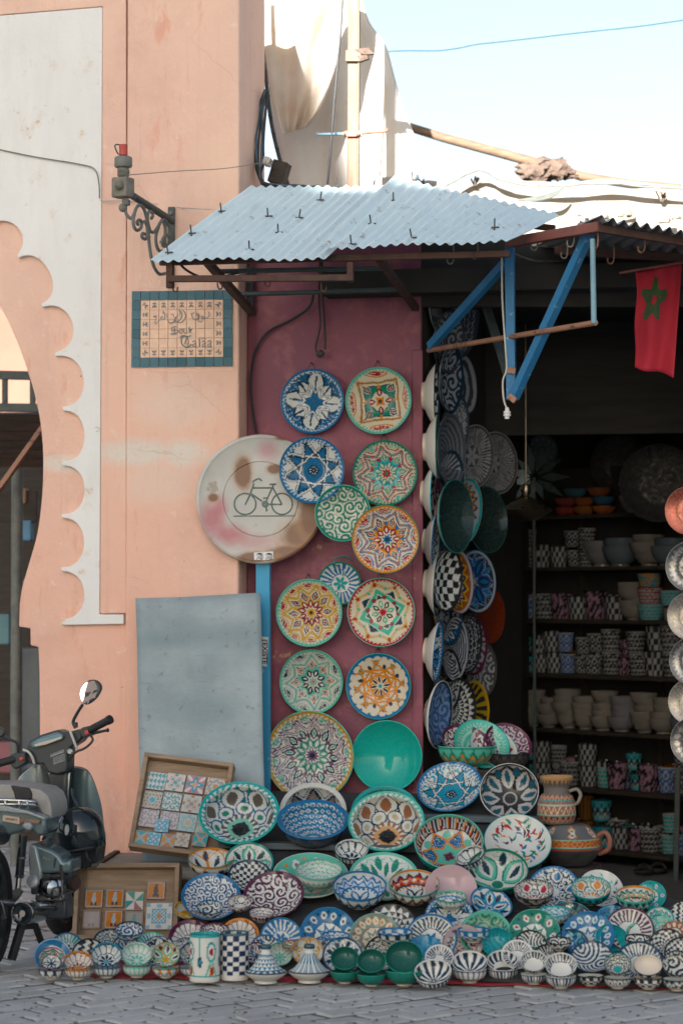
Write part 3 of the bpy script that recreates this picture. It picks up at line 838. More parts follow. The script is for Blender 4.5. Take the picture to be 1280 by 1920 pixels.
strokes = [
 ([(1098, 45), (1110, 90), (1090, 140), (1050, 160), (1010, 140), (975, 125), (960, 150), (990, 168), (1020, 152)], 8),
 ([(985, 160), (975, 200), (945, 235), (910, 220), (905, 180), (925, 130)], 9),
 ([(925, 130), (905, 80), (880, 75), (880, 110), (905, 112), (900, 160), (860, 195), (810, 175), (790, 130), (785, 75)], 9),
 ([(770, 80), (835, 62)], 8),
 ([(620, 15), (660, 70), (670, 130), (640, 200), (580, 245), (530, 240)], 10),
 ([(560, 15), (600, 70), (600, 130), (560, 195), (510, 235), (455, 230)], 10),
 ([(562, 20), (572, 80), (562, 120)], 8),
 ([(535, 90), (510, 135), (470, 155), (455, 130), (440, 90), (405, 100)], 8),
 ([(490, 150), (470, 200), (440, 240), (400, 255), (360, 235), (342, 195)], 12),
 ([(325, 75), (330, 145)], 7), ([(455, 195), (500, 215)], 10),
 ([(255, 35), (290, 90), (285, 160), (250, 190), (215, 165), (235, 130), (255, 150)], 9),
 ([(255, 40), (258, 90)], 7),
 ([(215, 200), (180, 205), (150, 240), (120, 270), (105, 240), (120, 180), (125, 130), (75, 145)], 7), ([(80, 130), (120, 120)], 7),
 ([(500, 325), (465, 315), (420, 345), (410, 385), (445, 402), (500, 385), (535, 390), (530, 425), (490, 440), (420, 440), (400, 455), (440, 466), (500, 447)], 9),
 ([(475, 330), (462, 440)], 7), ([(430, 380), (500, 358)], 7),
 ([(578, 368), (605, 368), (612, 405), (602, 442), (575, 445), (564, 405), (578, 368)], 9),
 ([(640, 360), (640, 428), (664, 442), (690, 425)], 9), ([(690, 360), (695, 442)], 9),
 ([(737, 320), (739, 442)], 10), ([(740, 390), (770, 366), (782, 386), (752, 402), (790, 442)], 8),
 ([(570, 525), (600, 490), (640, 480), (700, 500), (770, 485)], 10),
 ([(625, 495), (595, 560), (600, 630), (640, 680), (700, 700), (750, 680), (775, 640)], 14),
 ([(640, 500), (685, 520), (670, 580), (655, 640)], 11), ([(705, 510), (720, 600), (715, 690)], 11),
 ([(798, 600), (825, 584), (855, 600), (855, 690), (870, 692)], 11), ([(850, 632), (808, 652), (805, 688), (850, 678)], 9),
 ([(922, 538), (928, 690)], 13),
 ([(978, 600), (1005, 584), (1030, 600), (1030, 690), (1045, 692)], 11), ([(1028, 632), (986, 652), (984, 688), (1028, 678)], 9), ([(965, 550), (1000, 526), (1038, 548)], 8),
 ([(1080, 600), (1108, 580), (1135, 590), (1132, 690), (1148, 692)], 11), ([(1130, 632), (1085, 650), (1085, 688), (1130, 676)], 9),
]
mb = MB()
for pts, wd in strokes:
    q = smooth_line([Vector((x, y, 0)) for x, y in pts], 4)
    for i in range(len(q) - 1):
        d = (q[i + 1] - q[i])
        if d.length < 1e-6: continue
        d.normalize(); n = Vector((-d.y, d.x, 0)) * wd * .72
        a, b = q[i] - d * wd * .3, q[i + 1] + d * wd * .3
        yy = -.0125 - .00002 * i
        mb.add([P(280 + t.x / 9.85, 580 + t.y / 9.85, yy) for t in (a + n, b + n, b - n, a - n)], [(0, 1, 2, 3)])
tag(mb.build('lettering', M['sign_blue'], ts), kind='stuff')

# ================================================================== ROUND ROAD SIGN
RC = P(489, 936, -.012)
RN = Vector((.2, -1, 0)).normalized()
def SP(u, v, off):
    d = ray(u, v); return CAM + d * (((RC + RN * off) - CAM).dot(RN) / d.dot(RN))
RR = .326
rs_ = thing('road_sign', 'rusted round road sign with a bicycle on a blue post', 'road sign', P(493, 1720, -.06))
def sign_mat():
    t = NT('weathered_sign_face')
    n1 = t.noise(t.obj, 9, 6, .65); n0 = t.noise(t.obj, 3, 4)
    def W(u, v): return tuple(SP(u, v, 0))
    c = t.mix(t.mapr(n0, .35, .65), (0.56, 0.55, 0.50), (0.44, 0.44, 0.42))
    for (u, v, a, b, k) in ((400, 970, 22, 30, .8), (432, 1000, 28, 16, .75), (503, 845, 18, 16, .5), (470, 1015, 55, 14, .45), (415, 950, 10, 22, .5)):
        c = t.mix(t.math('MULTIPLY', t.ell(t.obj, W(u, v), (a / 375, 9, b / 375), .6, n1, 1.1), k), c, (0.45, 0.10, 0.13))
    for (u, v, a, b) in ((457, 888, 15, 29), (573, 1005, 40, 28), (545, 1040, 42, 15), (585, 965, 22, 40), (401, 933, 9, 8), (480, 1045, 30, 9), (515, 880, 12, 8), (533, 822, 16, 4)):
        r1 = t.ell(t.obj, W(u, v), (a * 1.2 / 375, 9, b * 1.2 / 375), .4, n1, .8)
        c = t.mix(t.math('MULTIPLY', r1, .7), c, (0.40, 0.22, 0.09))
        r2 = t.ell(t.obj, W(u, v), (a / 375, 9, b / 375), .22, n1, .7)
        c = t.mix(t.math('MULTIPLY', r2, .85), c, (0.17, 0.075, 0.04))
    c = t.mix(t.math('MULTIPLY', t.mapr(n1, .63, .68), .5), c, (.25, .15, .09))
    t.bump(n1, .12, .004)
    return t.out(c, .42, 0, .5)
M['sign_face'] = sign_mat()
MB().lathe([(0, .012), (.186, .012), (.189, .008), (.192, .012), (.300, .010), (.312, .016), (.322, .012), (.327, .0), (.322, -.012), (.310, -.014), (0, -.014)][::-1], RC, RN, 96).build('disc', M['sign_face'], rs_, smooth=True)
def BQ(x, y): return SP(360 + x / 4.571, 790 + y / 4.571, .0125)
bike = MB()
def circ(cx_, cy_, rx, ry, wd):
    pts = [BQ(cx_ + rx * math.cos(a), cy_ + ry * math.sin(a)) for a in [2 * pi * k / 40 for k in range(41)]]
    bike.tube(pts, wd, 6, False)
circ(455, 708, 92, 90, .0042); circ(770, 708, 88, 90, .0042)
for ln in ([(455, 715), (500, 620), (530, 530), (515, 520), (545, 500), (575, 490), (598, 510)], [(515, 570), (680, 570)], [(500, 615), (600, 685)], [(625, 705), (695, 550), (690, 540)], [(665, 540), (720, 538)], [(690, 565), (770, 712)], [(630, 710), (770, 712)], [(625, 720), (645, 765), (630, 768)], [(610, 660), (640, 655)]):
    bike.tube([BQ(x, y) for x, y in ln], .0045, 6)
bike.lathe([(0, 0), (.018, 0), (.018, .004), (0, .004)], BQ(627, 710), RN, 16)
bike.bar(BQ(355, 812), BQ(880, 810), .005, .006)
M['bike'] = worn('faded_green_grey_paint', (.10, .15, .145), (.14, .19, .18), (.4, .36, .3), .6, 40)
bike.build('bicycle_symbol', M['bike'], rs_)
st = MB().prism([SP(476, 1036, .0135), SP(512, 1034, .0135), SP(513, 1052, .0135), SP(477, 1054, .0135)], -RN * .002).build('sticker', simple('white_sticker', (.8, .8, .8), (.7, .7, .72), 30, .5, bump=.01), rs_)
mb = MB()
for cu in (486, 503.5):
    c0 = SP(cu, 1044, .0155)
    mb.tube([c0 + Vector((.018 * math.cos(a), 0, .018 * math.sin(a))) for a in [2 * pi * k / 24 for k in range(25)]], .0014, 5, False)
    for dz in (.004, -.003, -.008):
        mb.bar(c0 + Vector((-.012, 0, dz)), c0 + Vector((.012, 0, dz)), .001, .002)
    mb.prism([c0 + Vector((-.012, 0, .012)), c0 + Vector((.0, 0, .02)), c0 + Vector((.018, 0, .016)), c0 + Vector((.01, 0, .01))], (0, .001, 0))
mb.build('sticker_emblem', M['black'], st)
bar('post', P(494, 925, .035), Vector((P(494, 1400, .035).x, .035, -.02)), .072, .03, M['blue_post'], rs_)
ps = MB().prism([P(490, 1193, .0175), P(503, 1195, .0175), P(500, 1250, .0175), P(490, 1248, .0175)], (0, .002, 0)).build('post_sticker', simple('paper_sticker', (.78, .77, .73), None, 30, .6, bump=.01), rs_)
def text_mesh(s_, size, m, parent, mat_w, name='lettering', bold=0.0):
    cu = bpy.data.curves.new('txt', 'FONT')
    cu.body = s_; cu.size = size; cu.align_x = 'CENTER'; cu.align_y = 'CENTER'; cu.offset = bold
    ob = bpy.data.objects.new('txt', cu)
    me = bpy.data.meshes.new_from_object(ob)
    bpy.data.objects.remove(ob)
    me.transform(mat_w)
    me.name = name
    me.materials.clear(); me.materials.append(m)
    return link(name, me, m, parent)
c0 = P(496.3, 1222, .016)
text_mesh("J'EXISTE", .036, M['black'], ps, Matrix.Translation(c0) @ Matrix(((0, 1, 0, 0), (0, 0, -1, 0), (-1, 0, 0, 0), (0, 0, 0, 1))), bold=.0008)

# ---- leaning grey sheet
rows = []
for j in range(25):
    b = j / 24
    row = []
    for i in range(21):
        a = i / 20
        L = Vector((255, 1122)).lerp(Vector((268, 1640)), b); R_ = Vector((488, 1113)).lerp(Vector((499, 1640)), b)
        q = L.lerp(R_, a)
        Y = -.085 - .28 * b - .02 * math.sin(a * pi) * math.cos(b * 3) + .003 * math.sin(a * 7 + b * 5)
        row.append(P(q.x + .7 * math.sin(b * 9), q.y + 1.0 * math.sin(a * 5), Y))
    rows.append(row)
def grey_sheet():
    t = NT('scuffed_grey_sheet')
    n0 = t.noise(t.obj, 3.5, 5, .6); n1 = t.noise(t.scale(t.obj, (1, 1, 2.5)), 6, 6, .7)
    c = t.mix(t.mapr(n0, .35, .65), (0.225, 0.28, 0.30), (0.32, 0.38, 0.40))
    c = t.mix(t.math('MULTIPLY', t.mapr(n1, .5, .7), .6), c, (.24, .31, .335))
    for (u, v, a, b) in ((400, 1190, 95, 22), (300, 1200, 40, 14), (390, 1330, 60, 30)):
        c = t.mix(t.math('MULTIPLY', t.ell(t.obj, tuple(P(u, v, -.15)), (a / 375, 9, b / 375), .6, n1, 1.2), .65), c, (.17, .235, .255))
    n5 = t.noise(t.scale(t.obj, (30, 1, 2.0)), 3, 5, .7); n6 = t.noise(t.scale(t.obj, (2.0, 1, 26)), 3, 5, .7)
    c = t.mix(t.math('MULTIPLY', t.mapr(n5, .60, .70), .18), c, (.42, .47, .48))
    c = t.mix(t.math('MULTIPLY', t.mapr(n6, .62, .67), .3), c, (.12, .14, .14))
    c = t.mix(t.math('MULTIPLY', t.mapr(t.noise(t.obj, 26, 6, .7), .60, .66), .5), c, (.13, .11, .09))
    t.bump(t.math('ADD', n1, t.noise(t.obj, 4, 3)), .35, .012)
    return t.out(c, t.mapr(n1, .3, .7, .5, .72), .05, .35)
o = MB().grid(rows).build('metal_sheet', grey_sheet(), smooth=True, thick=.012)
tag(o, 'scuffed blue grey metal sheet leaning against the pink wall', 'metal sheet')

# ================================================================== BACKDROP ABOVE THE AWNING
def cloth(name, left, right, Y, m, fold, n=34, k=40, thick=.004, fr=5.0, seed=0, label=None):
    L = smooth_line([Vector((u, v, 0)) for u, v in left], 10); R_ = smooth_line([Vector((u, v, 0)) for u, v in right], 10)
    def at(line, t):
        s_ = t * (len(line) - 1); i = min(int(s_), len(line) - 2); return line[i].lerp(line[i + 1], s_ - i)
    rr = []
    for j in range(k + 1):
        b = j / k; l = at(L, b); r = at(R_, b)
        row = []
        for i in range(n + 1):
            a = i / n; q = l.lerp(r, a)
            y = Y + fold * (math.sin(a * fr * 2 * pi + 2.2 * b + seed) * .6 + .4 * math.sin(a * fr * 3.7 + 5 * b + seed * 2) + .5 * math.sin(b * 7 + a * 5 + seed) * (a * (1 - a) * 2))
            row.append(P(q.x, q.y, y))
        rr.append(row)
    o = MB().grid(rr).build(name, m, smooth=True, thick=thick)
    return tag(o, label, 'tarpaulin')
cloth('tarpaulin', [(486, -40), (489, 60), (500, 150), (512, 230), (528, 300), (548, 372)], [(664, -60), (690, 36), (722, 84), (741, 150), (757, 205), (776, 255), (778, 310), (778, 372)], 1.35, M['tarp_white'], .05, fr=2.6, seed=1, label='white sunlit tarpaulin stretched behind the tan mast')
cloth('tarpaulin', [(486, -40), (489, 40), (497, 110), (508, 180), (520, 225), (530, 252)], [(668, -40), (664, 15), (640, 70), (628, 130), (600, 205), (576, 237)], 1.0, M['tarp_cream'], .055, fr=2.2, seed=3, label='cream tarpaulin bunched in folds beside the pink corner')
# dark batten rope along the tarpaulin edge
mb = MB()
pts = smooth_line([P(487, -30, .8), P(490, 60, .8), P(499, 150, .8), P(507, 220, .78), P(517, 270, .76), P(530, 318, .74), P(542, 352, .7)], 5)
mb.tube(pts, .011, 8)
for k in range(0, len(pts) - 1, 3):
    mb.tube([pts[k] + Vector((.012 * math.cos(a), -.004 + .012 * math.sin(a), .01 * math.sin(a * .5))) for a in [i * pi / 5 for i in range(11)]], .003, 5, False)
o = tag(mb.build('edge_batten', M['cable'], smooth=True), 'dark rope wound batten along the tarpaulin edge', 'batten')
cb = thing('cable_bundle', 'bundle of blue grey cables tied down the pink corner', 'cables', P(495, 300, .3))
for k in range(7):
    d = k * 3.4
    pts = [P(503 - d * .3, 170, .45), P(500 - d, 215, .4), P(496 - d, 265, .34), P(490 - d * .8 + 4, 305, .3), P(487 - d * .5 + 4, 325, .28), P(494, 346 - d * .2, .22), P(520, 356 - d * .4, .15), P(560, 357 - d * .4, .1), P(600, 352, .1)]
    wire('cable', [p + Vector((0, random.uniform(-.03, .03), random.uniform(-.008, .008))) for p in pts], .0058, M['cable_blue'] if k % 3 else M['cable'], parent=cb)
mb = MB()
for k in range(7):
    c0 = P(497 + k * 1.6, 304 + random.uniform(-2, 2), .24)
    mb.tube([c0 + Vector((.004 * math.sin(3 * a), .03 * math.cos(a), .022 * math.sin(a))) for a in [i * pi / 6 for i in range(13)]], .0045, 5, False)
mb.build('rope_knot', M['cable_white'], cb, smooth=True)
MB().box(P(524, 325, .35), (.08, .1, .12), Matrix.Rotation(.3, 3, 'Y')).build('cable_clamp', M['wood_dark'], cb, bevel=.005)
# tan mast
ms = thing('mast', 'tan painted steel mast with clamp arms behind the awning', 'mast', P(663, 360, .9))
YMa = .75
mb = MB(); mb.bar(P(662, 420, YMa), P(664, -60, YMa), .058, .058, Vector((0, 1, 0))); mb.build('post', M['mast'], ms, bevel=.006)
bar('rib', P(671, 420, YMa - .034), P(672.5, -60, YMa - .034), .006, .006, M['mast'], ms, 0)
bar('clamp', P(646, 251, YMa - .04), P(680, 251, YMa - .04), .018, .032, M['rust_pipe'], ms)
MB().tube([P(594, 249, YMa - .04), P(596, 252, YMa - .04), P(640, 251, YMa - .04)], [.006, .007, .008], 8).build('clamp_arm', M['pale_blue'], ms, smooth=True)
MB().tube([P(676, 250, YMa - .04), P(720, 247, YMa - .04), P(726, 244, YMa - .04), P(726, 240, YMa - .04)], [.009, .007, .007, .006], 8).build('clamp_arm', M['rust_pipe'], ms, smooth=True)
for u in (644, 671):
    MB().lathe([(0, 0), (.011, 0), (.011, .01), (0, .012)], P(u, 251, YMa - .056), (0, -1, 0), 6).build('bolt', M['rust_pipe'], ms)
bar('collar', P(649, 106, YMa - .03), P(678, 106, YMa - .03), .045, .06, M['mast'], ms)
mb = MB()
mb.prism([P(664, 92, YMa - .06), P(690, 89, YMa - .06), P(701, 101, YMa - .06), P(680, 102, YMa - .06)], (0, .03, 0))
mb.prism([P(668, 104, YMa - .06), P(688, 103, YMa - .06), P(690, 110, YMa - .06), P(675, 115, YMa - .06)], (0, .03, 0))
mb.build('splintered_plate', M['rag'], ms)
wire('hanging_cable', [P(643, -30, .65), P(640, 40, .65), P(632, 130, .65), P(625, 210, .65), P(619, 290, .64), P(613, 352, .62)], .006, M['cable'], 'thin dark cable hanging beside the tan mast', cat='cable')
wire('sky_cable', [P(722, 97, 2.2), P(760, 95, 2.2), P(820, 95, 2.2), P(860, 90, 2.2), P(895, 83, 2.2), P(960, 76, 2.2), P(1080, 62, 2.2), P(1200, 49, 2.2), P(1310, 33, 2.2)], .004, M['wire_cyan'], 'blue cable running across the open sky', cat='cable')
# wooden pole with rag, behind the parapet
wp = thing('roof_pole', 'long wooden pole with a rag bundle lying above the parapet', 'pole', P(1020, 330, 2.6))
YW = 2.6
MB().tube([P(760, 236, YW), P(830, 258, YW), P(900, 277, YW), P(1000, 304, YW), P(1090, 331, YW), P(1180, 345, YW), P(1274, 352, YW)], [.027, .028, .029, .03, .028, .026, .024], 12).build('pole', M['log'], wp, smooth=True)
rows = []
for j in range(30):
    t = j / 29; c0 = P(968 + 112 * t, 316 + 10 * t + 6 * math.sin(t * 7), YW - .02)
    rr_ = .014 + .052 * math.sin(pi * min(1, t * 1.05)) ** .6 * (1 + .25 * math.sin(t * 19))
    rows.append([c0 + Vector((.02 * math.sin(k * 2.1 + j), rr_ * math.cos(2 * pi * k / 18), rr_ * (1 + .22 * math.sin(3 * k + j * 1.3) + .15 * math.sin(5 * k - j * .7)) * math.sin(2 * pi * k / 18))) for k in range(19)])
MB().grid(rows).build('rag_bundle', M['rag'], wp, smooth=True)
# cable hank over the parapet
ch = thing('roof_cables', 'hank of grey cables draped along the top of the parapet', 'cables', P(1000, 350, 1.6))
for k in range(7):
    j = [random.uniform(-4, 4) for _ in range(9)]
    pts = [P(822 + j[0], 358 + j[0], 1.55), P(850 + j[1], 336 + j[1] * .6, 1.6), P(885 + j[2], 318 + j[2] * .8, 1.6), P(905, 318 + j[3], 1.6), P(935, 333 + j[4], 1.6), P(985, 344 + j[5], 1.6), P(1060, 346 + j[6], 1.6), P(1130, 341 + j[7], 1.6), P(1200, 346 + j[8], 1.6), P(1278, 352 + j[0] * .5, 1.6)]
    wire('cable', pts, .0065, M['cable_grey'] if k % 2 else M['iron'], parent=ch)
for k in range(3):
    wire('cable', [P(970, 376, 1.6), P(1010, 375 - k * 3, 1.58), P(1040, 366 - k * 3, 1.57), P(1056, 350, 1.58)], .006, M['iron'], parent=ch)

# ================================================================== ALLEY BEHIND THE ARCH
o = MB().box((-3.2, 7.5, 2.5), (4.5, .3, 5)).build('alley_wall', simple('alley_plaster', (.22, .115, .078), (.18, .095, .065), 2, .9)); tag(o, 'plain peach wall at the end of the alley beyond the arch', 'wall')
al = thing('alley_stall', 'dark wooden stall with planked canopy in the alley beyond the arch', 'stall', (-2.0, 2.4, 0))
YA = 2.2
for k in range(6):
    a = 775 + k * 17
    MB().prism([P(-150, a + 2, YA - .35 + k * .1), P(110, a + 2, YA - .35 + k * .1), P(110, a + 16, YA - .25 + k * .1), P(-150, a + 16, YA - .25 + k * .1)], (0, .05, .015)).build('canopy_board', simple('canopy_board%d' % k, (.13 + .02 * (k % 3), .085, .06), (.07, .05, .04), 5, .8, stretch=(1, 4, 6)), al)
bar('rail', P(-150, 700, YA - .4), P(130, 706, YA - .4), .05, .05, M['iron_dark'], al)
bar('rail', P(-150, 762, YA - .4), P(130, 766, YA - .4), .05, .05, M['iron_dark'], al)
for u in (10, 62): bar('rail_post', P(u, 700, YA - .4), P(u, 765, YA - .4), .03, .03, M['iron_dark'], al)
MB().box(tuple(P(-30, 1300, YA + 1.2)), (1.6, .05, 3.6)).build('back_panel', M['wood_dark'], al)
bar('brace', P(-60, 1000, YA - .4), P(82, 800, YA - .5), .035, .03, M['rust_pipe'], al)
MB().tube([P(33, 880, YA - .3), P(30, 1720, YA - .3)], .035, 12).build('pole', M['iron'], al, smooth=True)
MB().box(tuple(P(62, 1330, YA)), (.28, .06, .75)).build('panel', simple('grey_panel', (.12, .14, .15), None, 4, .6), al, bevel=.02)
for (u, v, w_, h, c) in ((50, 995, 26, 40, (.10, .25, .42)), (42, 930, 22, 30, (.35, .2, .12)), (45, 1100, 30, 26, (.25, .13, .1)), (48, 1230, 30, 24, (.3, .12, .1)), (10, 1180, 24, 60, (.1, .22, .25)), (12, 1420, 30, 60, (.28, .1, .12)), (8, 1560, 30, 60, (.2, .2, .22))):
    p = P(u, v, YA + .3)
    o = MB().box(tuple(p), (w_ / 310, .06, h / 310)).build('boxed_ware', simple('ware', c, None, 9, .6), al, bevel=.01)
for v in (950, 1125, 1245): bar('shelf', P(-80, v, YA + .3), P(70, v, YA + .3), .02, .2, M['wood_dark'], al)
# ================================================================== POTTERY
W_ = (.60, .615, .585); WH = (.74, .735, .70); B_ = (.003, .135, .31); N_ = (.004, .030, .062); L_ = (.07, .30, .42); T_ = (.018, .30, .30); G_ = (.022, .19, .135)
S_ = (.17, .43, .35); K_ = (.012, .013, .015); O_ = (.58, .23, .06); R_d = (.36, .03, .045); V_ = (.085, .025, .05); Y_ = (.54, .32, .075); E_ = (.24, .235, .23)
C_ = (.64, .585, .475); D_ = (.055, .052, .05); PK = (.52, .40, .42); TQ = (.03, .38, .42); BR = (.26, .10, .05)
class Pt:
    def __init__(s, t, th, base):
        s.t = t; s.th = th; s.x = t * np.cos(th); s.y = t * np.sin(th)
        s.c = np.tile(np.array(base, dtype=np.float32), (len(t), 1))
    def put(s, m, c): s.c[m] = c
    def ring(s, a, b, c): s.put((s.t >= a) & (s.t < b), c)
    def fold(s, n, rot=0.0):
        sg_ = 2 * pi / n
        return np.abs((s.th - rot + sg_ / 2) % sg_ - sg_ / 2)
    def star(s, n, Ro, Ri, rot=0.0):
        ph = s.fold(n, rot); px = s.t * np.cos(ph); py = s.t * np.sin(ph)
        bx, by = Ri * math.cos(pi / n), Ri * math.sin(pi / n)
        dx, dy = bx - Ro, by
        return (-(dx * py - dy * (px - Ro))) / math.hypot(dx, dy)      # negative inside
    def petal(s, n, m, l, wd, rot=0.0):
        ph = s.fold(n, rot); a = s.t * np.cos(ph) - m; b = s.t * np.sin(ph)
        return (a / l) ** 2 + (b / wd) ** 2
    def leaf(s, n, m, l, wd, rot=0.0):
        ph = s.fold(n, rot); a = (s.t * np.cos(ph) - m) / l; b = s.t * np.sin(ph)
        return np.abs(b) / wd - np.clip(1 - a * a, 0, 1) + np.where(np.abs(a) > 1, 1, 0)
    def dots(s, scale, size, c, mask=None):
        q = (np.floor(s.y * scale) % 2) * .5
        fx = (s.x * scale + q) % 1 - .5; fy = (s.y * scale) % 1 - .5
        m = fx * fx + fy * fy < size * size
        s.put(m if mask is None else (m & mask), c)
    def spirals(s, n, k, c, seed, thr=.1, mask=None, squash=1.0):
        r = np.random.default_rng(seed)
        pts = []
        for _ in range(n * 30):
            a = r.uniform(-1, 1, 2)
            if a @ a < 1.05 and all((a[0] - b[0]) ** 2 + (a[1] - b[1]) ** 2 > 2.1 / n for b in pts):
                pts.append(a)
            if len(pts) >= n: break
        pts = np.array(pts)
        dx = s.x[:, None] - pts[None, :, 0]; dy = (s.y[:, None] - pts[None, :, 1]) * squash
        d = np.hypot(dx, dy); i = d.argmin(1); ii = np.arange(len(i))
        sign = np.where(i % 2 == 0, 1, -1)
        val = np.sin(d[ii, i] * k + sign * np.arctan2(dy[ii, i], dx[ii, i]))
        m = val > thr
        s.put(m if mask is None else (m & mask), c)
    def lines(s, n, cs, wd, c, oc=None, lim=1.0, rot=0.0):
        mk = np.zeros(len(s.t), bool); mo = mk.copy()
        for k in range(n):
            a = rot + 2 * pi * k / n
            d = np.abs(s.x * math.cos(a) + s.y * math.sin(a) - cs)
            mk |= d < wd; mo |= d < wd * 2.1
        z = s.t < lim
        if oc is not None: s.put(mo & z, oc)
        s.put(mk & z, c)
def border(p, kind, c1, c2, n=40, a=.88):
    b = (p.t >= a)
    if kind == 'solid': p.put(b, c1)
    elif kind == 'rope':
        p.put(b, c1); p.put(b & (p.t < .965) & (np.sin(p.th * n + p.t * 40) > 0), c2)
    elif kind == 'scallop':
        p.put(b, c1); ph = p.fold(n // 2); p.put(((p.t - a) / .07) ** 2 + (ph * p.t / (pi / (n / 2) * .75)) ** 2 < 1, c2)
    elif kind == 'dots':
        p.put(b, c1); ph = p.fold(n); p.put((((p.t - .925) / .025) ** 2 + (ph / .035) ** 2 < 1), c2)
    elif kind == 'zig':
        p.put(b, c1); ph = p.fold(n) / (pi / n); p.put(b & (np.abs((p.t - a) / (1 - a) - ph) < .28), c2)
    p.put(p.t > .972, c1)

def r_plain(p, q, n, r): pass
def r_stripes(p, q, n, r):          # scalloped petals with a flower in the well
    ph = p.fold(n); wd = pi / n
    p.put((ph > wd * .80) & (p.t > .36), q[1])
    edge = .86 - .06 * (ph / wd) ** 2
    p.put((p.t > edge) & (p.t < edge + .07), q[1]); p.put(p.t > edge + .07, q[2])
    p.ring(.34, .38, q[1])
    p.put((p.leaf(8, .19, .13, .055) < 0), q[1]); p.ring(0, .05, q[2])
    p.dots(13, .2, q[2], (p.t > .5) & (p.t < .72) & (ph < wd * .4))
def r_spokes(p, q, n, r):
    a = q[4] if len(q) > 4 else .42
    p.put((np.sin(p.th * n) > -.05) & (p.t > a) & (p.t < .93), q[1]); p.ring(a - .03, a, q[1])
    if len(q) > 3: p.put((p.leaf(6, .2, .18, .08) < 0) & (p.t < a - .05), q[3])
    p.put(p.t > .95, q[2])
def r_star(p, q, n, r):             # interlaced star: W lines over a dotted ground
    p.spirals(46, 34, q[2], 9, .35, p.t > .5)
    inn = p.star(n, .86, .48, r) < 0
    p.put(inn, q[2]); p.dots(17, .24, q[1], inn)
    pt = p.petal(n, .72, .16, .13, r + pi / n) < 1
    p.put(pt, q[0])
    p.lines(n, .40, .020, q[0], q[1], .86, r + pi / n)
    d = p.star(n, .86, .48, r); p.put(np.abs(d) < .018, q[1])
    p.ring(0, .17, q[0]); p.ring(.12, .17, q[1]); p.put((p.leaf(8, .07, .06, .03) < 0), q[1])
    border(p, 'rope', q[3], q[0], 44)
def r_cross(p, q, n, r):            # eight lobed cross of bands
    p.c[:] = q[2]; p.dots(19, .27, q[1]); p.dots(23, .17, q[0])
    for k, (m, l, wd) in enumerate(((.55, .45, .17), (.42, .32, .13))):
        d = p.leaf(4, m, l, wd * 1.5, r + k * pi / 4); p.put(d < 0, q[0]); p.put((d > 0) & (d < .3) & (p.t < .86), q[1])
        p.put((p.fold(4, r + k * pi / 4) * p.t < .03) & (p.t < .8) & (p.t > .4), q[1])
    p.put(p.star(4, .52, .2, r) < 0, q[2]); p.dots(21, .27, q[1], p.star(4, .5, .2, r) < 0)
    d = p.star(8, .56, .30, r + pi / 8); p.put(np.abs(d) < .022, q[0]); p.put((np.abs(d) > .022) & (np.abs(d) < .04), q[1])
    border(p, 'zig', q[3], q[0], 40)
def r_multi(p, q, n, r):            # nested star rosette in several colours; q: base, then layer colours outside in
    k = len(q) - 1; dk = N_; seg = pi / n
    # half discs along the rim, dotted
    d = p.petal(n, .90, .15, .88 * math.sin(seg) * .62, r + seg); p.put(d < 1.25, q[1]); p.put(d < .85, q[0]); p.put(d < .55, q[min(4, k)]); p.dots(24, .28, q[0], d < .5)
    d = p.leaf(n, .80, .085, .06, r); p.put(d < .25, q[1]); p.put(d < 0, q[min(4, k)])
    d = p.star(n, .84, .58, r); p.put(np.abs(d) < .034, q[1]); p.put(np.abs(d) < .012, q[2])
    p.put((d < -.034) & (d > -.06), q[0])
    d = p.star(n, .68, .47, r); p.put(d < 0, q[2]); p.put(np.abs(d) < .016, dk)
    d = p.leaf(n, .525, .135, .085, r); p.put(d < .3, q[0]); p.put(d < 0, q[min(3, k)]); p.put(d < -.5, q[0]); p.put(d < -.72, q[min(4, k)])
    d = p.leaf(n, .47, .07, .05, r + seg); p.put(d < 0, q[1])
    d = p.star(n, .40, .27, r + seg); p.put(d < .015, dk); p.put(d < 0, q[0])
    d = p.leaf(n, .28, .115, .066, r + seg); p.put(d < .3, dk); p.put(d < 0, q[min(4, k)]); p.put(d < -.55, q[0])
    d = p.star(n, .18, .10, r); p.put(d < .015, q[0]); p.put(d < 0, q[1]); p.ring(0, .05, q[min(3, k)])
    border(p, 'rope', q[-1] if k > 4 else q[2] if sum(q[2]) < 1.3 else q[1], q[0], 52, .905)
def r_square(p, q, n, r):           # two crossed squares of lozenges
    d = p.star(8, .86, .70, r); p.put(np.abs(d) < .034, q[1]); p.put(np.abs(d) < .010, q[0]); d = p.petal(8, .84, .07, .055, r); p.put(d < 1.3, q[1]); p.put(d < .6, q[4]); p.put(p.leaf(8, .70, .06, .04, r + pi / 8) < 0, q[3])
    for kk, a in ((0, r), (1, r + pi / 4)):
        ca_, sa_ = math.cos(a), math.sin(a); X = p.x * ca_ + p.y * sa_; Y = -p.x * sa_ + p.y * ca_
        m = np.maximum(np.abs(X), np.abs(Y)); p.put((m < .52) & (m > .38), q[2 + kk]); p.put(np.abs(m - .52) < .013, q[0]); p.put(np.abs(m - .38) < .013, q[0])
    p.ring(0, .36, q[0]); d = p.leaf(8, .24, .12, .07, r); p.put(d < 0, q[2]); d = p.leaf(4, .24, .12, .07, r); p.put(d < 0, q[3]); p.put(p.leaf(8, .24, .06, .03, r) < 0, q[0])
    p.put(p.star(10, .15, .08) < 0, q[4])
    d = p.leaf(8, .45, .06, .05, r + pi / 8); p.put(d < .4, N_); p.put(d < 0, q[4])
    border(p, 'rope', q[4], q[0], 52, .915)
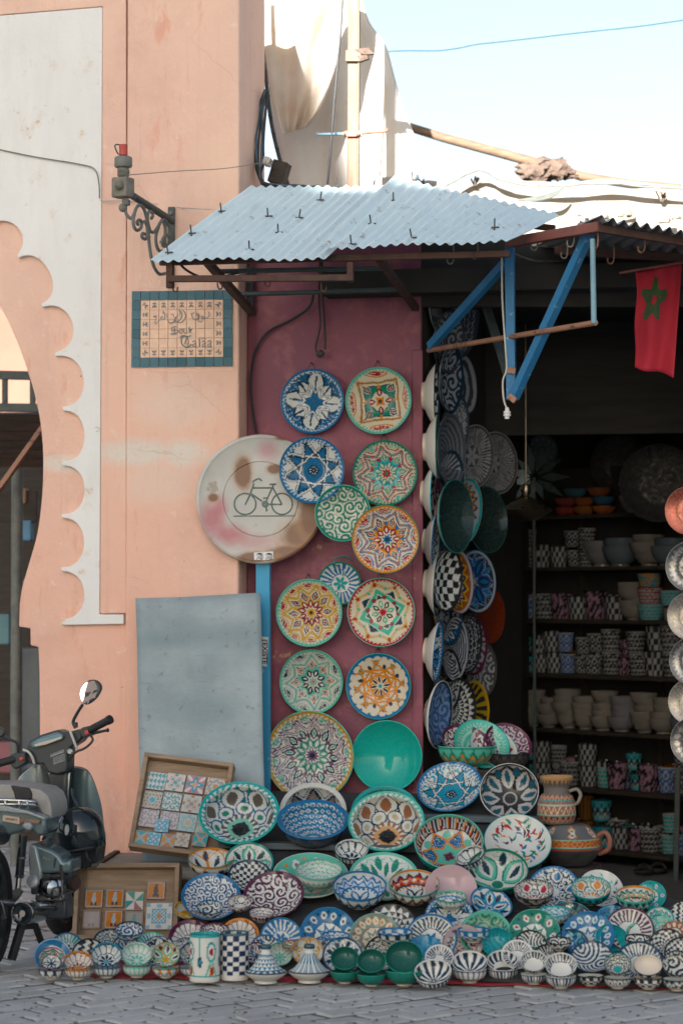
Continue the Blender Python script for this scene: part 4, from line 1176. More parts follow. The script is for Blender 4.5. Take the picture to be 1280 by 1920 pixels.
def r_check(p, q, n, r):
    a = np.floor(p.th / (2 * pi) * n); b = np.floor(p.t * (n * .30))
    p.put(((a + b) % 2 == 0), q[1]); p.put(p.t > .95, q[2])
def r_lincheck(p, q, n, r):
    p.put((np.floor(p.x * n * .5) + np.floor(p.y * n * .5)) % 2 == 0, q[1]); p.put(p.t > .94, q[2])
def r_scroll(p, q, n, r):
    p.spirals(n, 8.6 * math.sqrt(n), q[1], int(r * 10) + n, .05)
    p.put(p.t > .93, q[2])
def r_floral(p, q, n, r):
    for i, c in enumerate(q[1:]):
        rr = np.random.default_rng(int(r * 7) + i * 13 + 3)
        for _ in range(n):
            a = rr.uniform(0, 2 * pi); d = math.sqrt(rr.uniform(0.02, .72)); l = rr.uniform(.09, .16); wv = rr.uniform(.03, .055); o_ = rr.uniform(0, pi)
            X = p.x - d * math.cos(a); Y = p.y - d * math.sin(a)
            u_ = X * math.cos(o_) + Y * math.sin(o_); v_ = -X * math.sin(o_) + Y * math.cos(o_) - u_ * u_ * 3
            p.put((np.abs(v_) < wv * (1 - np.abs(u_ / l)) ** .8 * (np.abs(u_) < l)) & (np.abs(u_) < l), c)
def r_zig(p, q, n, r):
    ph = p.fold(n) / (pi / n)
    for k, a in enumerate((.86, .70)):
        zz = a - .16 + .16 * ph
        p.put(np.abs(p.t - zz) < .035, q[1 + k % 2]); p.put((p.t < zz - .035) & (p.t > a - .19), q[3 if len(q) > 3 else 0])
    p.ring(.46, .52, q[1]); p.put((p.t > .40) & (p.t < .46) & (np.sin(p.th * 24) > 0), q[2])
    d = p.leaf(6, .2, .2, .09); p.put(d < 0, q[1]); p.put(d < -.5, q[0])
    p.put(p.t > .94, q[2])
def r_scales(p, q, n, r):
    m = n
    b = p.t * m * .33; row = np.floor(b); a = p.th / (2 * pi) * m + (row % 2) * .5; fa = (a % 1) - .5; fb = b - row
    d = np.hypot(fa * 1.1, (fb - .0) * .9)
    p.put((d > .42) & (d < .60), q[1]); p.put(d < .13, q[1]); p.put(p.t > .94, q[2]); p.ring(0, .22, q[0]); p.ring(.2, .235, q[1])
def r_diamond(p, q, n, r):
    a = p.th / (2 * pi) * n; b = p.t * 7.5; row = np.floor(b); fa = np.abs(((a + row * .5) % 1) - .5) * 2; fb = np.abs((b - row) - .5) * 2
    p.c[:] = q[1]; p.put(fa + fb < .95, q[0]); p.put(fa * fa + fb * fb < .12, q[1]); p.put((fa < .35) & (np.floor(row) % 2 == 0) & (fb > .5), q[2]); p.ring(.93, 1.1, q[1])
def r_arch(p, q, n, r):             # ring of cartouches round the wall of a basin
    p.spirals(40, 30, q[3], 5, .2, p.t > .3)
    d = p.leaf(n, .66, .24, .24, r); p.put(d < .18, q[1]); p.put(d < 0, q[0]); p.put((d < -.45), q[2])
    d = p.petal(n, .40, .12, .13, r + pi / n); p.put(d < 1.5, q[1]); p.put(d < 1, q[0]); p.put(d < .25, q[3])
    p.ring(0, .26, q[0]); p.put((p.t < .3) & (p.t > .2) & (np.sin(p.th * 16) > 0), q[2])
    border(p, 'rope', q[4] if len(q) > 4 else q[1], q[0], 36, .9)
def r_leaf(p, q, n, r):             # big painted leaves
    d = p.leaf(n, .52, .40, .26, r); p.put(d < .16, q[1]); p.put(d < 0, q[2]); p.put(d < -.35, q[0])
    p.put(p.leaf(n, .52, .25, .07, r) < 0, q[3]); d = p.leaf(n, .70, .2, .1, r + pi / n); p.put(d < .2, q[1]); p.put(d < 0, q[3])
    p.ring(0, .1, q[1]); p.dots(14, .16, q[1], (p.t > .75) & (p.t < .9)); border(p, 'solid', q[1], q[0], 30, .94)
def r_tri(p, q, n, r):
    b = p.t * 5.2; row = np.floor(b); a = ((p.th / (2 * pi) * n + row * .5) % 1); f = b - row
    p.put(np.abs(a - .5) * 2 < f, q[1]); p.put(p.t > .94, q[1])
def r_rings(p, q, n, r): p.put(np.sin(p.t * n * pi) > .1, q[1])
def r_wave(p, q, n, r):
    cx_, cy_ = .9 * math.cos(r), .9 * math.sin(r)
    d = np.hypot(p.x - cx_, p.y - cy_); d2 = np.hypot(p.x + cx_ * .8, p.y + cy_ * .8 - .4)
    p.put(np.sin(np.where(d < 1.0, d, d2) * n) > 0, q[1]); p.put(p.t > .95, q[1])
def r_chev(p, q, n, r):
    z = p.x * n + np.abs((p.y * 3.2 % 1) - .5) * 3; p.put(np.sin(z * 1.6) > 0, q[1]); p.put(p.t > .95, q[1])
def r_hatch(p, q, n, r):
    a = p.th / (2 * pi) * n; b = p.t * 4.5
    p.put((np.abs(((a + b) % 1) - .5) < .1) | (np.abs(((a - b) % 1) - .5) < .1) | (np.abs((b % 1) - .5) < .08), q[1]); p.ring(0, .18, q[2]); p.put(p.t > .94, q[2])
def r_band(p, q, n, r):             # painted border round a pale well
    p.ring(.52, .96, q[1]); ph = p.fold(n, r); m = (p.t > .58) & (p.t < .93)
    p.put((p.leaf(n, .76, .15, .12, r) < 0) & m, q[0]); p.put((p.petal(n, .76, .06, .05, r) < 1) & m, q[2]); p.put((p.petal(n, .86, .05, .05, r + pi / n) < 1), q[3])
    p.ring(.50, .53, q[3]); d = p.star(8, .42, .2, r); p.put(np.abs(d) < .03, q[1]); p.dots(12, .2, q[2], d < -.05); p.put(p.t > .955, q[1])
def r_girih(p, q, n, r):            # lattice of crossing bands with leaves between
    d = p.leaf(n, .72, .11, .09, r); p.put(d < 0, q[3]); p.put(d < -.5, q[2])
    d = p.leaf(n, .64, .09, .06, r + pi / n); p.put(d < 0, q[2])
    p.dots(19, .22, q[2], (p.t > .36) & (p.t < .58))
    p.lines(n, .50, .028, q[1], None, .88, r); p.lines(n, .34, .026, q[1], None, .66, r + pi / n)
    d = p.star(n, .36, .27, r); p.put(d < 0, q[0]); p.put(np.abs(d) < .022, q[1])
    p.put(p.leaf(n, .21, .12, .035, r) < 0, q[2]); p.put(p.leaf(n, .21, .10, .025, r + pi / n) < 0, q[1]); p.ring(0, .06, q[3])
    border(p, 'scallop', q[4], q[0], 44)
def r_lattice(p, q, n, r):          # star bowl: wall of coloured stripes, star in the well
    ph = (p.th * n / (2 * pi)) % 1
    w_ = p.t > .60
    p.put(w_ & (ph < .28), q[1]); p.put(w_ & (ph > .33) & (ph < .5), q[2]); p.put(w_ & (ph > .62) & (ph < .85), q[3])
    d = p.star(6, .60, .34, r); p.put((d < 0) & ~w_, q[4]); p.dots(17, .30, N_, (d < 0)); p.dots(23, .17, W_, (d < 0)); dd_ = p.star(6, .30, .16, r + pi / 6); p.put(dd_ < .03, q[2]); p.put(dd_ < 0, q[5]); p.ring(0, .07, q[1]); p.put((d > 0) & ~w_, q[0]); p.put(p.leaf(6, .45, .12, .09, r + pi / 6) < 0, q[5]); p.put((np.abs(d) < .02) & ~w_, q[2]); p.ring(.59, .62, q[1]); p.put(p.t > .95, q[5])
REC = dict(plain=r_plain, stripes=r_stripes, spokes=r_spokes, star=r_star, cross=r_cross, multi=r_multi, square=r_square, check=r_check, lincheck=r_lincheck, scroll=r_scroll, floral=r_floral, zig=r_zig, scales=r_scales, diamond=r_diamond, arch=r_arch, leaf=r_leaf, tri=r_tri, rings=r_rings, wave=r_wave, chev=r_chev, hatch=r_hatch, band=r_band, girih=r_girih, lattice=r_lattice)

def ext_paint(h, th, kind, q, R=1.0):
    """outside of a bowl: h from the foot (0) to the rim (1)"""
    n = len(h); c = np.tile(np.array(q[0], dtype=np.float32), (n, 1))
    k = h > .22
    if kind == 'stripes':
        f = np.abs(((th / (2 * pi) * 18) % 1) - .5); c[k & (f > .40)] = q[1]; c[k & (h > .82) & (f > .2)] = q[1]; c[k & (np.abs(h - .30) < .03)] = q[1]
    elif kind == 'bars': c[k & (np.sin(th * 26) > 0)] = q[1]
    elif kind == 'check': c[k & ((np.floor(th / (2 * pi) * 20) + np.floor(h * 5)) % 2 == 0)] = q[1]
    elif kind == 'zig':
        f = np.abs(((th / (2 * pi) * 16) % 1) - .5) * 2; c[k & (np.abs(h - .4 - .4 * f) < .09)] = q[1]; c[k & (np.abs(h - .30 - .35 * f) < .05)] = q[2] if len(q) > 2 else q[1]
    elif kind == 'scales':
        b = h * 6; r_ = np.floor(b); fa = ((th / (2 * pi) * 26 + (r_ % 2) * .5) % 1) - .5; d = np.hypot(fa, (b - r_) * .8); c[k & (d > .38) & (d < .58)] = q[1]
    elif kind == 'scroll':
        X = th * 2.6; Y = h * 2.4; c[k & (np.sin(X * 3 + 2.2 * np.sin(Y * 3)) * np.cos(Y * 4 + 1.6 * np.sin(X * 2)) > .02)] = q[1]
    elif kind == 'hatch':
        a = th / (2 * pi) * 16; b = h * 2.6; c[k & ((np.abs(((a + b) % 1) - .5) < .1) | (np.abs(((a - b) % 1) - .5) < .1))] = q[1]
    elif kind == 'petals':
        f = np.abs(((th / (2 * pi) * 9) % 1) - .5) * 2; c[k & (f < (1 - h) * 1.1) & (f > (1 - h) * .75)] = q[1]; c[k & (f < .35) & (h > .5) & (h < .8)] = q[2] if len(q) > 2 else q[1]
    elif kind == 'solid': c[:] = q[1]
    c[h > .955] = q[1] if kind != 'plain' else q[0]
    return c
# profiles: inside curve (t -> rho, z), depth in rim radii, foot radius, foot height
def prof(kind):
    if kind == 'plate':   return (lambda t: (t, -.30 * (1 - np.clip((t - .30) / .70, 0, 1) ** 1.5)), .30, .46, .07)
    if kind == 'flat':    return (lambda t: (t, -.13 * (1 - np.clip((t - .5) / .5, 0, 1) ** 1.5)), .13, .6, .04)
    if kind == 'dish':    return (lambda t: (t, -.40 * (1 - t ** 2.2)), .40, .42, .09)
    if kind == 'basin':   return (lambda t: (np.where(t < .9, np.sin(np.clip(t / .9, 0, 1) * pi / 2) ** .9 * .88, .88 + (t - .9) * 1.2), np.where(t < .9, -.66 * np.cos(np.clip(t / .9, 0, 1) * pi / 2) ** .8 - .02, -.02 + (t - .9) * .2)), .68, .45, .06)
    if kind == 'bowl':    return (lambda t: (np.sin(t * pi / 2) ** .85, -.74 * np.cos(t * pi / 2) ** .9), .74, .42, .12)
    if kind == 'deep':    return (lambda t: (np.sin(t * pi / 2) ** .7, -.98 * np.cos(t * pi / 2) ** .85), .98, .46, .14)
counter = [0]
def pot_mesh(kind, ri, q, n, r, ext, eq, rimc, seg, ns, hole=None):
    f, dep, foot, fh_ = prof(kind)
    t = np.linspace(0, 1, ns); t[0] = .004
    rho, z = f(t); rho = np.asarray(rho, float); z = np.asarray(z, float)
    rho = rho / rho[-1]; z = z - z[-1]
    thk = .035
    lip = [(1.012, .012), (1.03, .008), (1.035, -.012)]
    # outside: same curve pushed outwards
    to = np.linspace(1, 0, max(10, ns // 2)); ro, zo = f(to); ro = np.asarray(ro, float); zo = np.asarray(zo, float)
    fr_, fz = f(np.array([1.0])); ro = ro / float(fr_[0]); zo = zo - float(fz[0])
    keep = ro > foot
    ro = ro[keep] + thk * .9; zo = zo[keep] - thk * 1.1
    zo[0] = -.03
    zb = min(zo[-1] - fh_, float(z.min()) - .07)
    ftr = [(foot + .035, zo[-1] - .01), (foot + .01, zb + .02), (foot + .02, zb), (foot - .04, zb), (foot - .07, zb + .025), (.01, zb + .03)]
    PR = np.concatenate([rho, [a for a, b in lip], ro, [a for a, b in ftr]]); PZ_ = np.concatenate([z, [b for a, b in lip], zo, [b for a, b in ftr]])
    m = len(PR); th = np.arange(seg) * 2 * pi / seg
    X = PR[:, None] * np.cos(th); Y = PR[:, None] * np.sin(th); Z = np.repeat(PZ_[:, None], seg, 1)
    co = np.stack([X, Y, Z], -1).reshape(-1, 3)
    # colours
    TT = np.repeat(t[:, None], seg, 1).ravel(); HH = np.tile(th, ns)
    w1, w2, w3 = np.random.default_rng(counter[0] + 5).uniform(0, 6, 3)      # the painter's unsteady hand
    HH2 = HH + .028 * np.sin(3 * HH + 5 * TT + w1) * TT + .018 * np.sin(7 * HH - 9 * TT + w2)
    TT2 = np.clip(TT + (.012 * np.sin(4 * HH + w3) + .010 * np.sin(9 * HH + 6 * TT + w1)) * np.clip(TT * 3, 0, 1) * (TT < .93), 0, 1)
    p = Pt(TT2, HH2, q[0]); REC[ri](p, q, n, r)
    if hole is not None:
        p.ring(0, .13, K_); p.ring(.13, .2, hole)
    cl = [p.c, np.tile(np.array(rimc, np.float32), (len(lip) * seg, 1))]
    hh = (zo - zb) / (0 - zb)
    cl.append(ext_paint(np.repeat(hh[:, None], seg, 1).ravel(), np.tile(th, len(ro)), ext, eq))
    cl.append(np.tile(np.array((.60, .52, .44), np.float32), (len(ftr) * seg, 1)))
    C = np.concatenate(cl); C = np.concatenate([C, np.ones((len(C), 1), np.float32)], 1).astype(np.float32)
    i, k = np.meshgrid(np.arange(m - 1), np.arange(seg), indexing='ij')
    a = i * seg + k; b = i * seg + (k + 1) % seg
    fc = np.stack([a, b, b + seg, a + seg], -1).reshape(-1, 4)
    me = bpy.data.meshes.new('pottery')
    nv = len(co); nf = len(fc)
    me.vertices.add(nv); me.vertices.foreach_set('co', co.astype(np.float32).ravel())
    me.loops.add(nf * 4); me.loops.foreach_set('vertex_index', fc.ravel().astype(np.int32))
    me.polygons.add(nf); me.polygons.foreach_set('loop_start', np.arange(0, nf * 4, 4, dtype=np.int32)); me.polygons.foreach_set('loop_total', np.full(nf, 4, np.int32))
    me.polygons.foreach_set('use_smooth', np.ones(nf, bool))
    at_ = me.color_attributes.new('col', 'FLOAT_COLOR', 'POINT'); at_.data.foreach_set('color', C.ravel())
    me.update(); me.validate()
    return me, PR, PZ_, -zb
# supports: plane (n, d): n.p = d
RAMP0, RAMP1 = Vector((0, -1.93, 0.02)), Vector((0, -.12, .64))
rn = (RAMP1 - RAMP0).cross(Vector((1, 0, 0))).normalized()
if rn.z < 0: rn = -rn
GROUND = (Vector((0, 0, 1)), .014)
RAMP = (rn, rn.dot(RAMP0))
WALL = (Vector((0, -1, 0)), -YM)
jn = Vector(((JB - JA).y, -(JB - JA).x, 0)).normalized()
JAMB = (jn, jn.dot(JA))
counter = [0]
def orient(a, spin=0.0):
    up = Vector((0, 0, 1)); a = Vector(a).normalized()
    y = up - a * up.dot(a)
    if y.length < .05: y = Vector((0, 1, 0)) - a * a.y
    y.normalize(); x = y.cross(a)
    return Matrix(((x.x, y.x, a.x, 0), (x.y, y.y, a.y, 0), (x.z, y.z, a.z, 0), (0, 0, 0, 1))) @ Matrix.Rotation(spin, 4, 'Z')
def pot(name, label, u, v, w_, mode, kind, ri, q, n=8, r=0.0, ext='plain', eq=None, rim=None, roll=0, sup=RAMP, group=None, cat=None, axis=None, Y=None, hole=None, res=None, mat='glaze', lift=0.0, spin=None, seat=False):
    """a pot whose rim centre is seen at (u, v), rim w_ px wide. mode: 'U' upright (v = foot), or the height/width ratio of its rim"""
    eq = eq or (W_, q[1]); rim = rim or q[2 if len(q) > 2 else 1]
    seg = int(min(168, max(72, w_ * 1.15))); ns = int(min(46, max(22, w_ * .34)))
    me, PR, PZ_, H = pot_mesh(kind, ri, q, n, r, ext, eq, rim, seg, ns, hole)
    nn, dd = sup
    if mode == 'U':
        a = Vector((0, 0, 1)); base = PZ(u, v, nn.dot(Vector((0, 0, 1))) * 0 + .014 + lift) if Y is None else P(u, v, Y)
        Rr = PX(w_, base) / 2 / 1.035
        c = base + a * (H * Rr)
    else:
        d = ray(u, v)
        c = CAM + d * (10.8 / d.dot(FW))
        for _ in range(6):
            Rr = PX(w_, c) / 2 / 1.035
            tc = (CAM - c).normalized()
            if axis is not None: a = Vector(axis).normalized()
            else:
                rt = Vector((0, 0, 1)).cross(tc).normalized(); ui = tc.cross(rt)
                al = math.acos(min(.999, mode)); ro = rad(roll)
                a = tc * math.cos(al) + (ui * math.cos(ro) + rt * math.sin(ro)) * math.sin(al)
            if Y is not None: c = P(u, v, Y); continue
            na = nn.dot(a); sn = math.sqrt(max(0, 1 - na * na))
            off = max(-(zz * na) + rr_ * sn for rr_, zz in zip(PR, PZ_)) * Rr
            tt = (dd + lift + off - nn.dot(CAM)) / nn.dot(d)
            c = CAM + d * tt
    me.name = name
    o = link(name, me, M[mat])
    counter[0] += 1
    o.matrix_world = Matrix.Translation(c) @ orient(a, spin if spin is not None else random.uniform(-.15, .15)) @ Matrix.Scale(Rr, 4)
    tag(o, label, cat or name.split('_')[-1], group)
    return o
# ---- display ramp, steps, cloth, crates
xl = P(356, 1600, -1).x; xr = P(1012, 1600, -.8).x; xrr = P(1330, 1750, -1.5).x
dr = thing('display_stand', 'sloping cloth covered stand that carries the bowls', 'stand', (0, -1, 0))
def ramp_pt(x, Y, dz=0.0):
    k = (Y - RAMP0.y) / (RAMP1.y - RAMP0.y); return Vector((x, Y, RAMP0.z + (RAMP1.z - RAMP0.z) * k + dz))
xlf = P(392, 1700, -1.3).x; xlg = P(425, 1800, -1.9).x
MB().prism([ramp_pt(xlf, -1.30, -.002), ramp_pt(xr, -1.30, -.002), ramp_pt(xr, -.12, -.002), ramp_pt(xl, -.12, -.002)], (0, 0, -.05)).build('slope', M['dark_cloth'], dr)
MB().prism([ramp_pt(xlg, -1.9, -.002), ramp_pt(xrr, -1.9, -.002), ramp_pt(xrr, -1.31, -.002), ramp_pt(xlf, -1.31, -.002)], (0, 0, -.012)).build('slope', M['dark_cloth'], dr)
MB().prism([ramp_pt(xr + .001, -1.3, -.003), ramp_pt(xrr, -1.3, -.003), ramp_pt(P(1232, 1700, -1.1).x, -1.1, -.003), ramp_pt(xr + .001, -1.1, -.003)], (0, 0, -.05)).build('slope', M['dark_cloth'], dr)
for (Ya, xx0, xx1) in ((-.75, xl + .08, xr), (-.42, xl + .3, xr)):
    p0 = ramp_pt(xx0, Ya, .012)
    MB().box(((xx0 + xx1) / 2, Ya, p0.z), (xx1 - xx0, .09, .03)).build('step_board', M['step'], dr, bevel=.004)
for x in (xl + .05, xr - .05):
    MB().box((x, -.2, .28), (.06, .06, .56)).build('leg', M['wood_dark'], dr)
    MB().box((x, -.95, .14), (.06, .06, .28)).build('leg', M['wood_dark'], dr)
# red ground cloth
rows = []
for j in range(9):
    row = []
    for i in range(81):
        a = i / 80
        p = PZ(168, 1832, .006).lerp(PZ(1330, 1856, .006), a)
        q = p + Vector((0, .42 * j / 8, 0))
        z = .007 + (.008 + .006 * math.sin(a * 60) * math.sin(a * 17)) * (1 if j < 2 else .3)
        row.append(Vector((q.x, q.y - (.012 * math.sin(a * 43) if j == 0 else 0), max(.005, z - (.008 if j == 0 else 0)))))
    rows.append(row)
o = MB().grid(rows).build('ground_cloth', M['red_cloth'], smooth=True, thick=.003)
tag(o, 'red cloth spread on the paving under the front row', 'cloth')
cr = thing('crate', 'dark wooden crate under the stacked bowls beside the jamb', 'crate', (P(905, 1500, -.1).x, -.12, 0))
p = P(905, 1440, .09)
MB().box((p.x, .09, p.z / 2 - .005), (.43, .22, p.z - .01)).build('body', M['wood_dark'], cr, bevel=.006)
for k in range(4):
    MB().box((p.x, -.028, p.z - .06 - k * .17), (.42, .012, .12)).build('slat', M['wood_dark'], cr)
# low grey platform for the upper tray
pf = thing('low_platform', 'low platform of weathered grey boards under the tilted tile tray', 'platform', (P(300, 1640, -.5).x, -.45, 0))
za = .305; xa0 = P(192, 1615, -.3).x; xa1 = xl + .06
for k in range(3):
    y0 = -.80 + k * .265
    MB().prism([Vector((xa0 + .11 * (2 - k) / 2, y0, za)), Vector((xa1, y0, za)), Vector((xa1, y0 + .258, za)), Vector((xa0 + .11 * (1 - k) / 2, y0 + .258, za))], (0, 0, -.03)).build('board', M['wood_grey'], pf, bevel=.003)
MB().prism([Vector((xa0 + .12, -.82, za - .035)), Vector((xa1, -.82, za - .035)), Vector((xa1, -.82, .0)), Vector((xa0 + .12, -.82, .0))], (0, .03, 0)).build('front', M['wood_dark'], pf)
bar('edge', Vector((xa0 + .1, -.81, za - .012)), Vector((xa0 - .01, -.02, za - .012)), .03, .05, M['wood_dark'], pf)

# ---- tile trays
TILE_CACHE = {}
def tile_paint(style, c, N=30):
    X, Y = np.meshgrid(np.linspace(-1, 1, N), np.linspace(-1, 1, N)); x = X.ravel(); y = Y.ravel()
    t = np.hypot(x, y); th = np.arctan2(y, x); p = Pt(t, th, c[0])
    fx, fy = np.abs(x), np.abs(y)
    if style == 'arrows': p.put(((x * 2.5 % 1) > np.abs((y * 1.5 + .5) % 1 - .5) * 2) & (fx < .97), c[1])
    elif style == 'flower': d = p.petal(4, .5, .3, .24, pi / 4); p.put(d < 1.3, c[1]); p.put(d < .8, c[0]); p.put(d < .35, c[2]); p.put(p.star(8, .36, .15) < 0, c[3]); p.put((p.petal(4, .82, .16, .2) < 1), c[3])
    elif style == 'quad': d = p.star(4, .95, .33); p.put(d > .05, c[2]); p.put(np.abs(d) < .09, c[1]); p.put(p.star(4, .34, .26) < 0, c[3]); p.put(p.leaf(4, .95, .45, .2, pi / 4) < 0, c[0])
    elif style == 'swirl': p.spirals(9, 15, c[1], int(c[1][0] * 1000) + 2, .1)
    elif style == 'zellij': p.put(p.star(8, .45, .25) < 0, c[1]); p.dots(2.6, .3, c[2], t > .45); p.dots(3.7, .2, c[3], t > .45)
    elif style == 'pale': d = p.star(8, .8, .5); p.put(np.abs(d) < .07, c[1]); p.put((fx < .3) & (fy < .3), c[2]); p.spirals(12, 18, c[3], 4, .6, t > .55)
    elif style == 'cross': p.put(np.abs(fx - fy) < .13, c[1]); p.put((fx > fy + .2) & (fx > .3), c[2]); p.put((fy > fx + .2) & (fy > .3), c[3])
    elif style == 'pinwheel': q = (np.floor((th + pi) / (pi / 4)) % 2 == 0); p.put(q, c[1]); p.put(q & (x > 0), c[2]); p.put(q & (y > 0), c[3])
    elif style == 'figure':
        p.put((fx > .82) | (fy > .82), c[1]); b = p.petal(1, .0, .2, .2) < -1
        p.put(((x / .25) ** 2 + ((y + .05) / .55) ** 2 < 1), c[2]); p.put(((x - .05) ** 2 + (y - .55) ** 2 < .03), c[2]); p.put((fx < .32) & (fx > .08) & (y < -.4) & (y > -.75), c[3])
    elif style == 'centre': m = np.maximum(fx, fy); p.put((m < .52) & (np.sin(x * 22) * np.sin(y * 22) > 0), c[1]); p.put(np.abs(m - .52) < .05, c[1]); p.put(p.star(4, .25, .14) < 0, c[2]); p.put(p.petal(4, .78, .14, .24) < 1, c[3]); p.put((fx > .7) & (fy > .7), c[3])
    p.put((fx > .965) | (fy > .965), tuple(k * .6 for k in c[0]))
    return p.c
def wall_tile(name, label, c, ex, ey, s_, style, cc, group=None, th_=.012, N=30):
    """square painted tile, centre c, edge vectors ex, ey (unit), side s_"""
    n = ex.cross(ey).normalized()
    X, Y = np.meshgrid(np.linspace(-.5, .5, N), np.linspace(-.5, .5, N)); X = X.ravel() * s_; Y = Y.ravel() * s_
    co = [c + ex * a + ey * b + n * th_ for a, b in zip(X, Y)]
    fs = [(j * N + i, j * N + i + 1, (j + 1) * N + i + 1, (j + 1) * N + i) for j in range(N - 1) for i in range(N - 1)]
    b0 = len(co); cr_ = [0, N - 1, N * N - 1, N * (N - 1)]
    co += [co[i] - n * th_ for i in cr_]
    fs += [(cr_[i], b0 + i, b0 + (i + 1) % 4, cr_[(i + 1) % 4]) for i in range(4)]
    # side faces use the grid's corner vertices: close enough for a thin tile
    me = bpy.data.meshes.new(name); me.from_pydata([tuple(q) for q in co], [], fs)
    C = np.concatenate([tile_paint(style, cc, N), np.tile(np.array(cc[0], np.float32) * .6, (4, 1))]); C = np.concatenate([C, np.ones((len(C), 1))], 1).astype(np.float32)
    at_ = me.color_attributes.new('col', 'FLOAT_COLOR', 'POINT'); at_.data.foreach_set('color', C.ravel())
    o = link(name, me, M['tile_paint'])
    return tag(o, label, 'tile', group)
M['tile_paint'] = glaze('painted_tile', .22, .45)
def tray(name, label, TL, TR, BL, dep, wb=.022):
    TL, TR, BL = map(Vector, (TL, TR, BL)); ex = (TR - TL); ey = (TL - BL); W1 = ex.length; H1 = ey.length; ex.normalize(); ey.normalize()
    ey = (ey - ex * ey.dot(ex)).normalized(); n = ex.cross(ey).normalized()
    if n.y > 0: n = -n
    BR = BL + (TR - TL)
    t = thing(name, label, 'tray', (BL + BR) / 2)
    q = [BL, BR, TR, TL]
    MB().prism([p - n * .002 for p in q], -n * .012).build('back_board', M['wood_tray'], t)
    for A, B_1 in ((TL, TR), (BL, BR), (BL + ey * wb, TL - ey * wb), (BR + ey * wb, TR - ey * wb)):
        s_ = ey if (A - B_1).normalized().dot(ex) ** 2 > .5 else ex
        d = s_ * wb * (.5 if (A is BL or A is BL) else -.5)
        mid = (TL + BR) / 2
        inn = (mid - (A + B_1) / 2); inn = s_ * (wb if inn.dot(s_) > 0 else -wb)
        MB().prism([A, B_1, B_1 + inn, A + inn], n * dep).build('rim_board', M['wood_tray'], t, bevel=.003)
    return TL, ex, ey, n, W1, H1
TLx, ex, ey, nn_, W1, H1 = tray('tile_tray', 'tilted wooden tray of pale painted tiles leaning on the metal sheet', P(274, 1417, -.36), P(441, 1438, -.34), P(243, 1593, -.60), .045)
def TU(x, y):   # crop (230,1400) x5.818 -> point on tray plane
    d = ray(230 + x / 5.818, 1400 + y / 5.818); return CAM + d * ((TLx - CAM).dot(nn_) / d.dot(nn_))
pal = dict(a=((.62, .62, .60), (.16, .33, .36)), f=((.62, .58, .54), (.55, .30, .22), (.12, .42, .48), (.14, .36, .36)), q=((.62, .60, .58), (.10, .33, .40), (.50, .28, .30), (.60, .40, .30)),
           z=((.56, .50, .46), (.16, .45, .52), (.10, .35, .30), (.50, .22, .16)), s=((.62, .63, .60), (.20, .34, .34)), s2=((.60, .57, .56), (.38, .33, .35)), p=((.50, .58, .57), (.32, .48, .50), (.58, .50, .36), (.36, .50, .50)),
           c=((.62, .60, .55), (.26, .36, .36), (.58, .33, .17), (.16, .36, .42)), b=((.30, .50, .60), (.06, .28, .44), (.5, .6, .64), (.6, .62, .6)), o=((.58, .56, .52), (.2, .4, .42), (.56, .34, .2), (.5, .28, .2)))
ut = [(375, 385, 'arrows', 'a', 'tile of rows of white arrowheads at the corner of the tilted tray'), (580, 400, 'flower', 'f', 'tile with four turquoise curls and pink ground in the tilted tray'), (795, 425, 'quad', 'q', 'tile with blue curved diamond and pink fans in the tilted tray'), (1015, 450, 'pale', 'o', 'pale orange tile partly behind the paisley basin'),
      (330, 590, 'zellij', 'z', 'mosaic tile with turquoise star and coloured dots in the tilted tray'), (540, 610, 'swirl', 's', 'tile of grey green scrolls in the middle of the tilted tray'), (755, 635, 'flower', 'o', 'tile with pale four petal blossom beside the grey green scroll tile'),
      (290, 790, 'swirl', 's2', 'mauve grey scroll tile against the side of the tilted tray'), (510, 815, 'swirl', 's2', 'mauve scroll tile half covered by the small blue tile'), (715, 840, 'pale', 'p', 'pale aqua tile with ochre square in the tilted tray'), (905, 860, 'quad', 'p', 'aqua tile half hidden behind the paisley basin')]
for x, y, st_, pk, lb_ in ut:
    wall_tile('painted_tile', lb_, TU(x, y), ex, ey, .092, st_, pal[pk])
ut2 = [(205, 1010, 'cross', 'c', 'small tile of orange and blue rays in the tray corner'), (345, 1030, 'flower', 'b', 'small blue blossom tile low in the tilted tray'), (505, 1045, 'cross', 'o', 'small tile with white diagonal cross and orange wedges'), (660, 1040, 'flower', 'o', 'small tile with orange four petal flower low in the tray'), (855, 1035, 'cross', 'f', 'small tile of crossed pink bands low in the tray')]
for x, y, st_, pk, lb_ in ut2:
    wall_tile('small_tile', lb_, TU(x, y) + nn_ * .014, ex, ey, .070, st_, pal[pk])
wall_tile('small_tile', 'small blue leaf tile lying over the mauve scroll tile', TU(440, 885) + nn_ * .016, (ex + ey * .06).normalized(), (ey - ex * .06).normalized(), .068, 'flower', pal['b'])
TLx, ex, ey, nn_, W1, H1 = tray('tile_tray', 'upright wooden tray of figure tiles behind the front bowls', P(147, 1623, -1.00), P(341, 1622, -.96), Vector((P(139, 1755, -1.12).x, -1.12, .012)), .05)
def TU2(x, y):
    d = ray(40 + x / 3.2, 1600 + y / 3.2); return CAM + d * ((TLx - CAM).dot(nn_) / d.dot(nn_))
fg = ((.52, .25, .13), (.33, .34, .36), (.40, .42, .44), (.08, .05, .04)); fg2 = ((.54, .27, .14), (.34, .33, .34), (.06, .05, .05), (.06, .05, .05)); fg3 = ((.34, .31, .31), (.30, .20, .15), (.38, .34, .33), (.25, .2, .19))
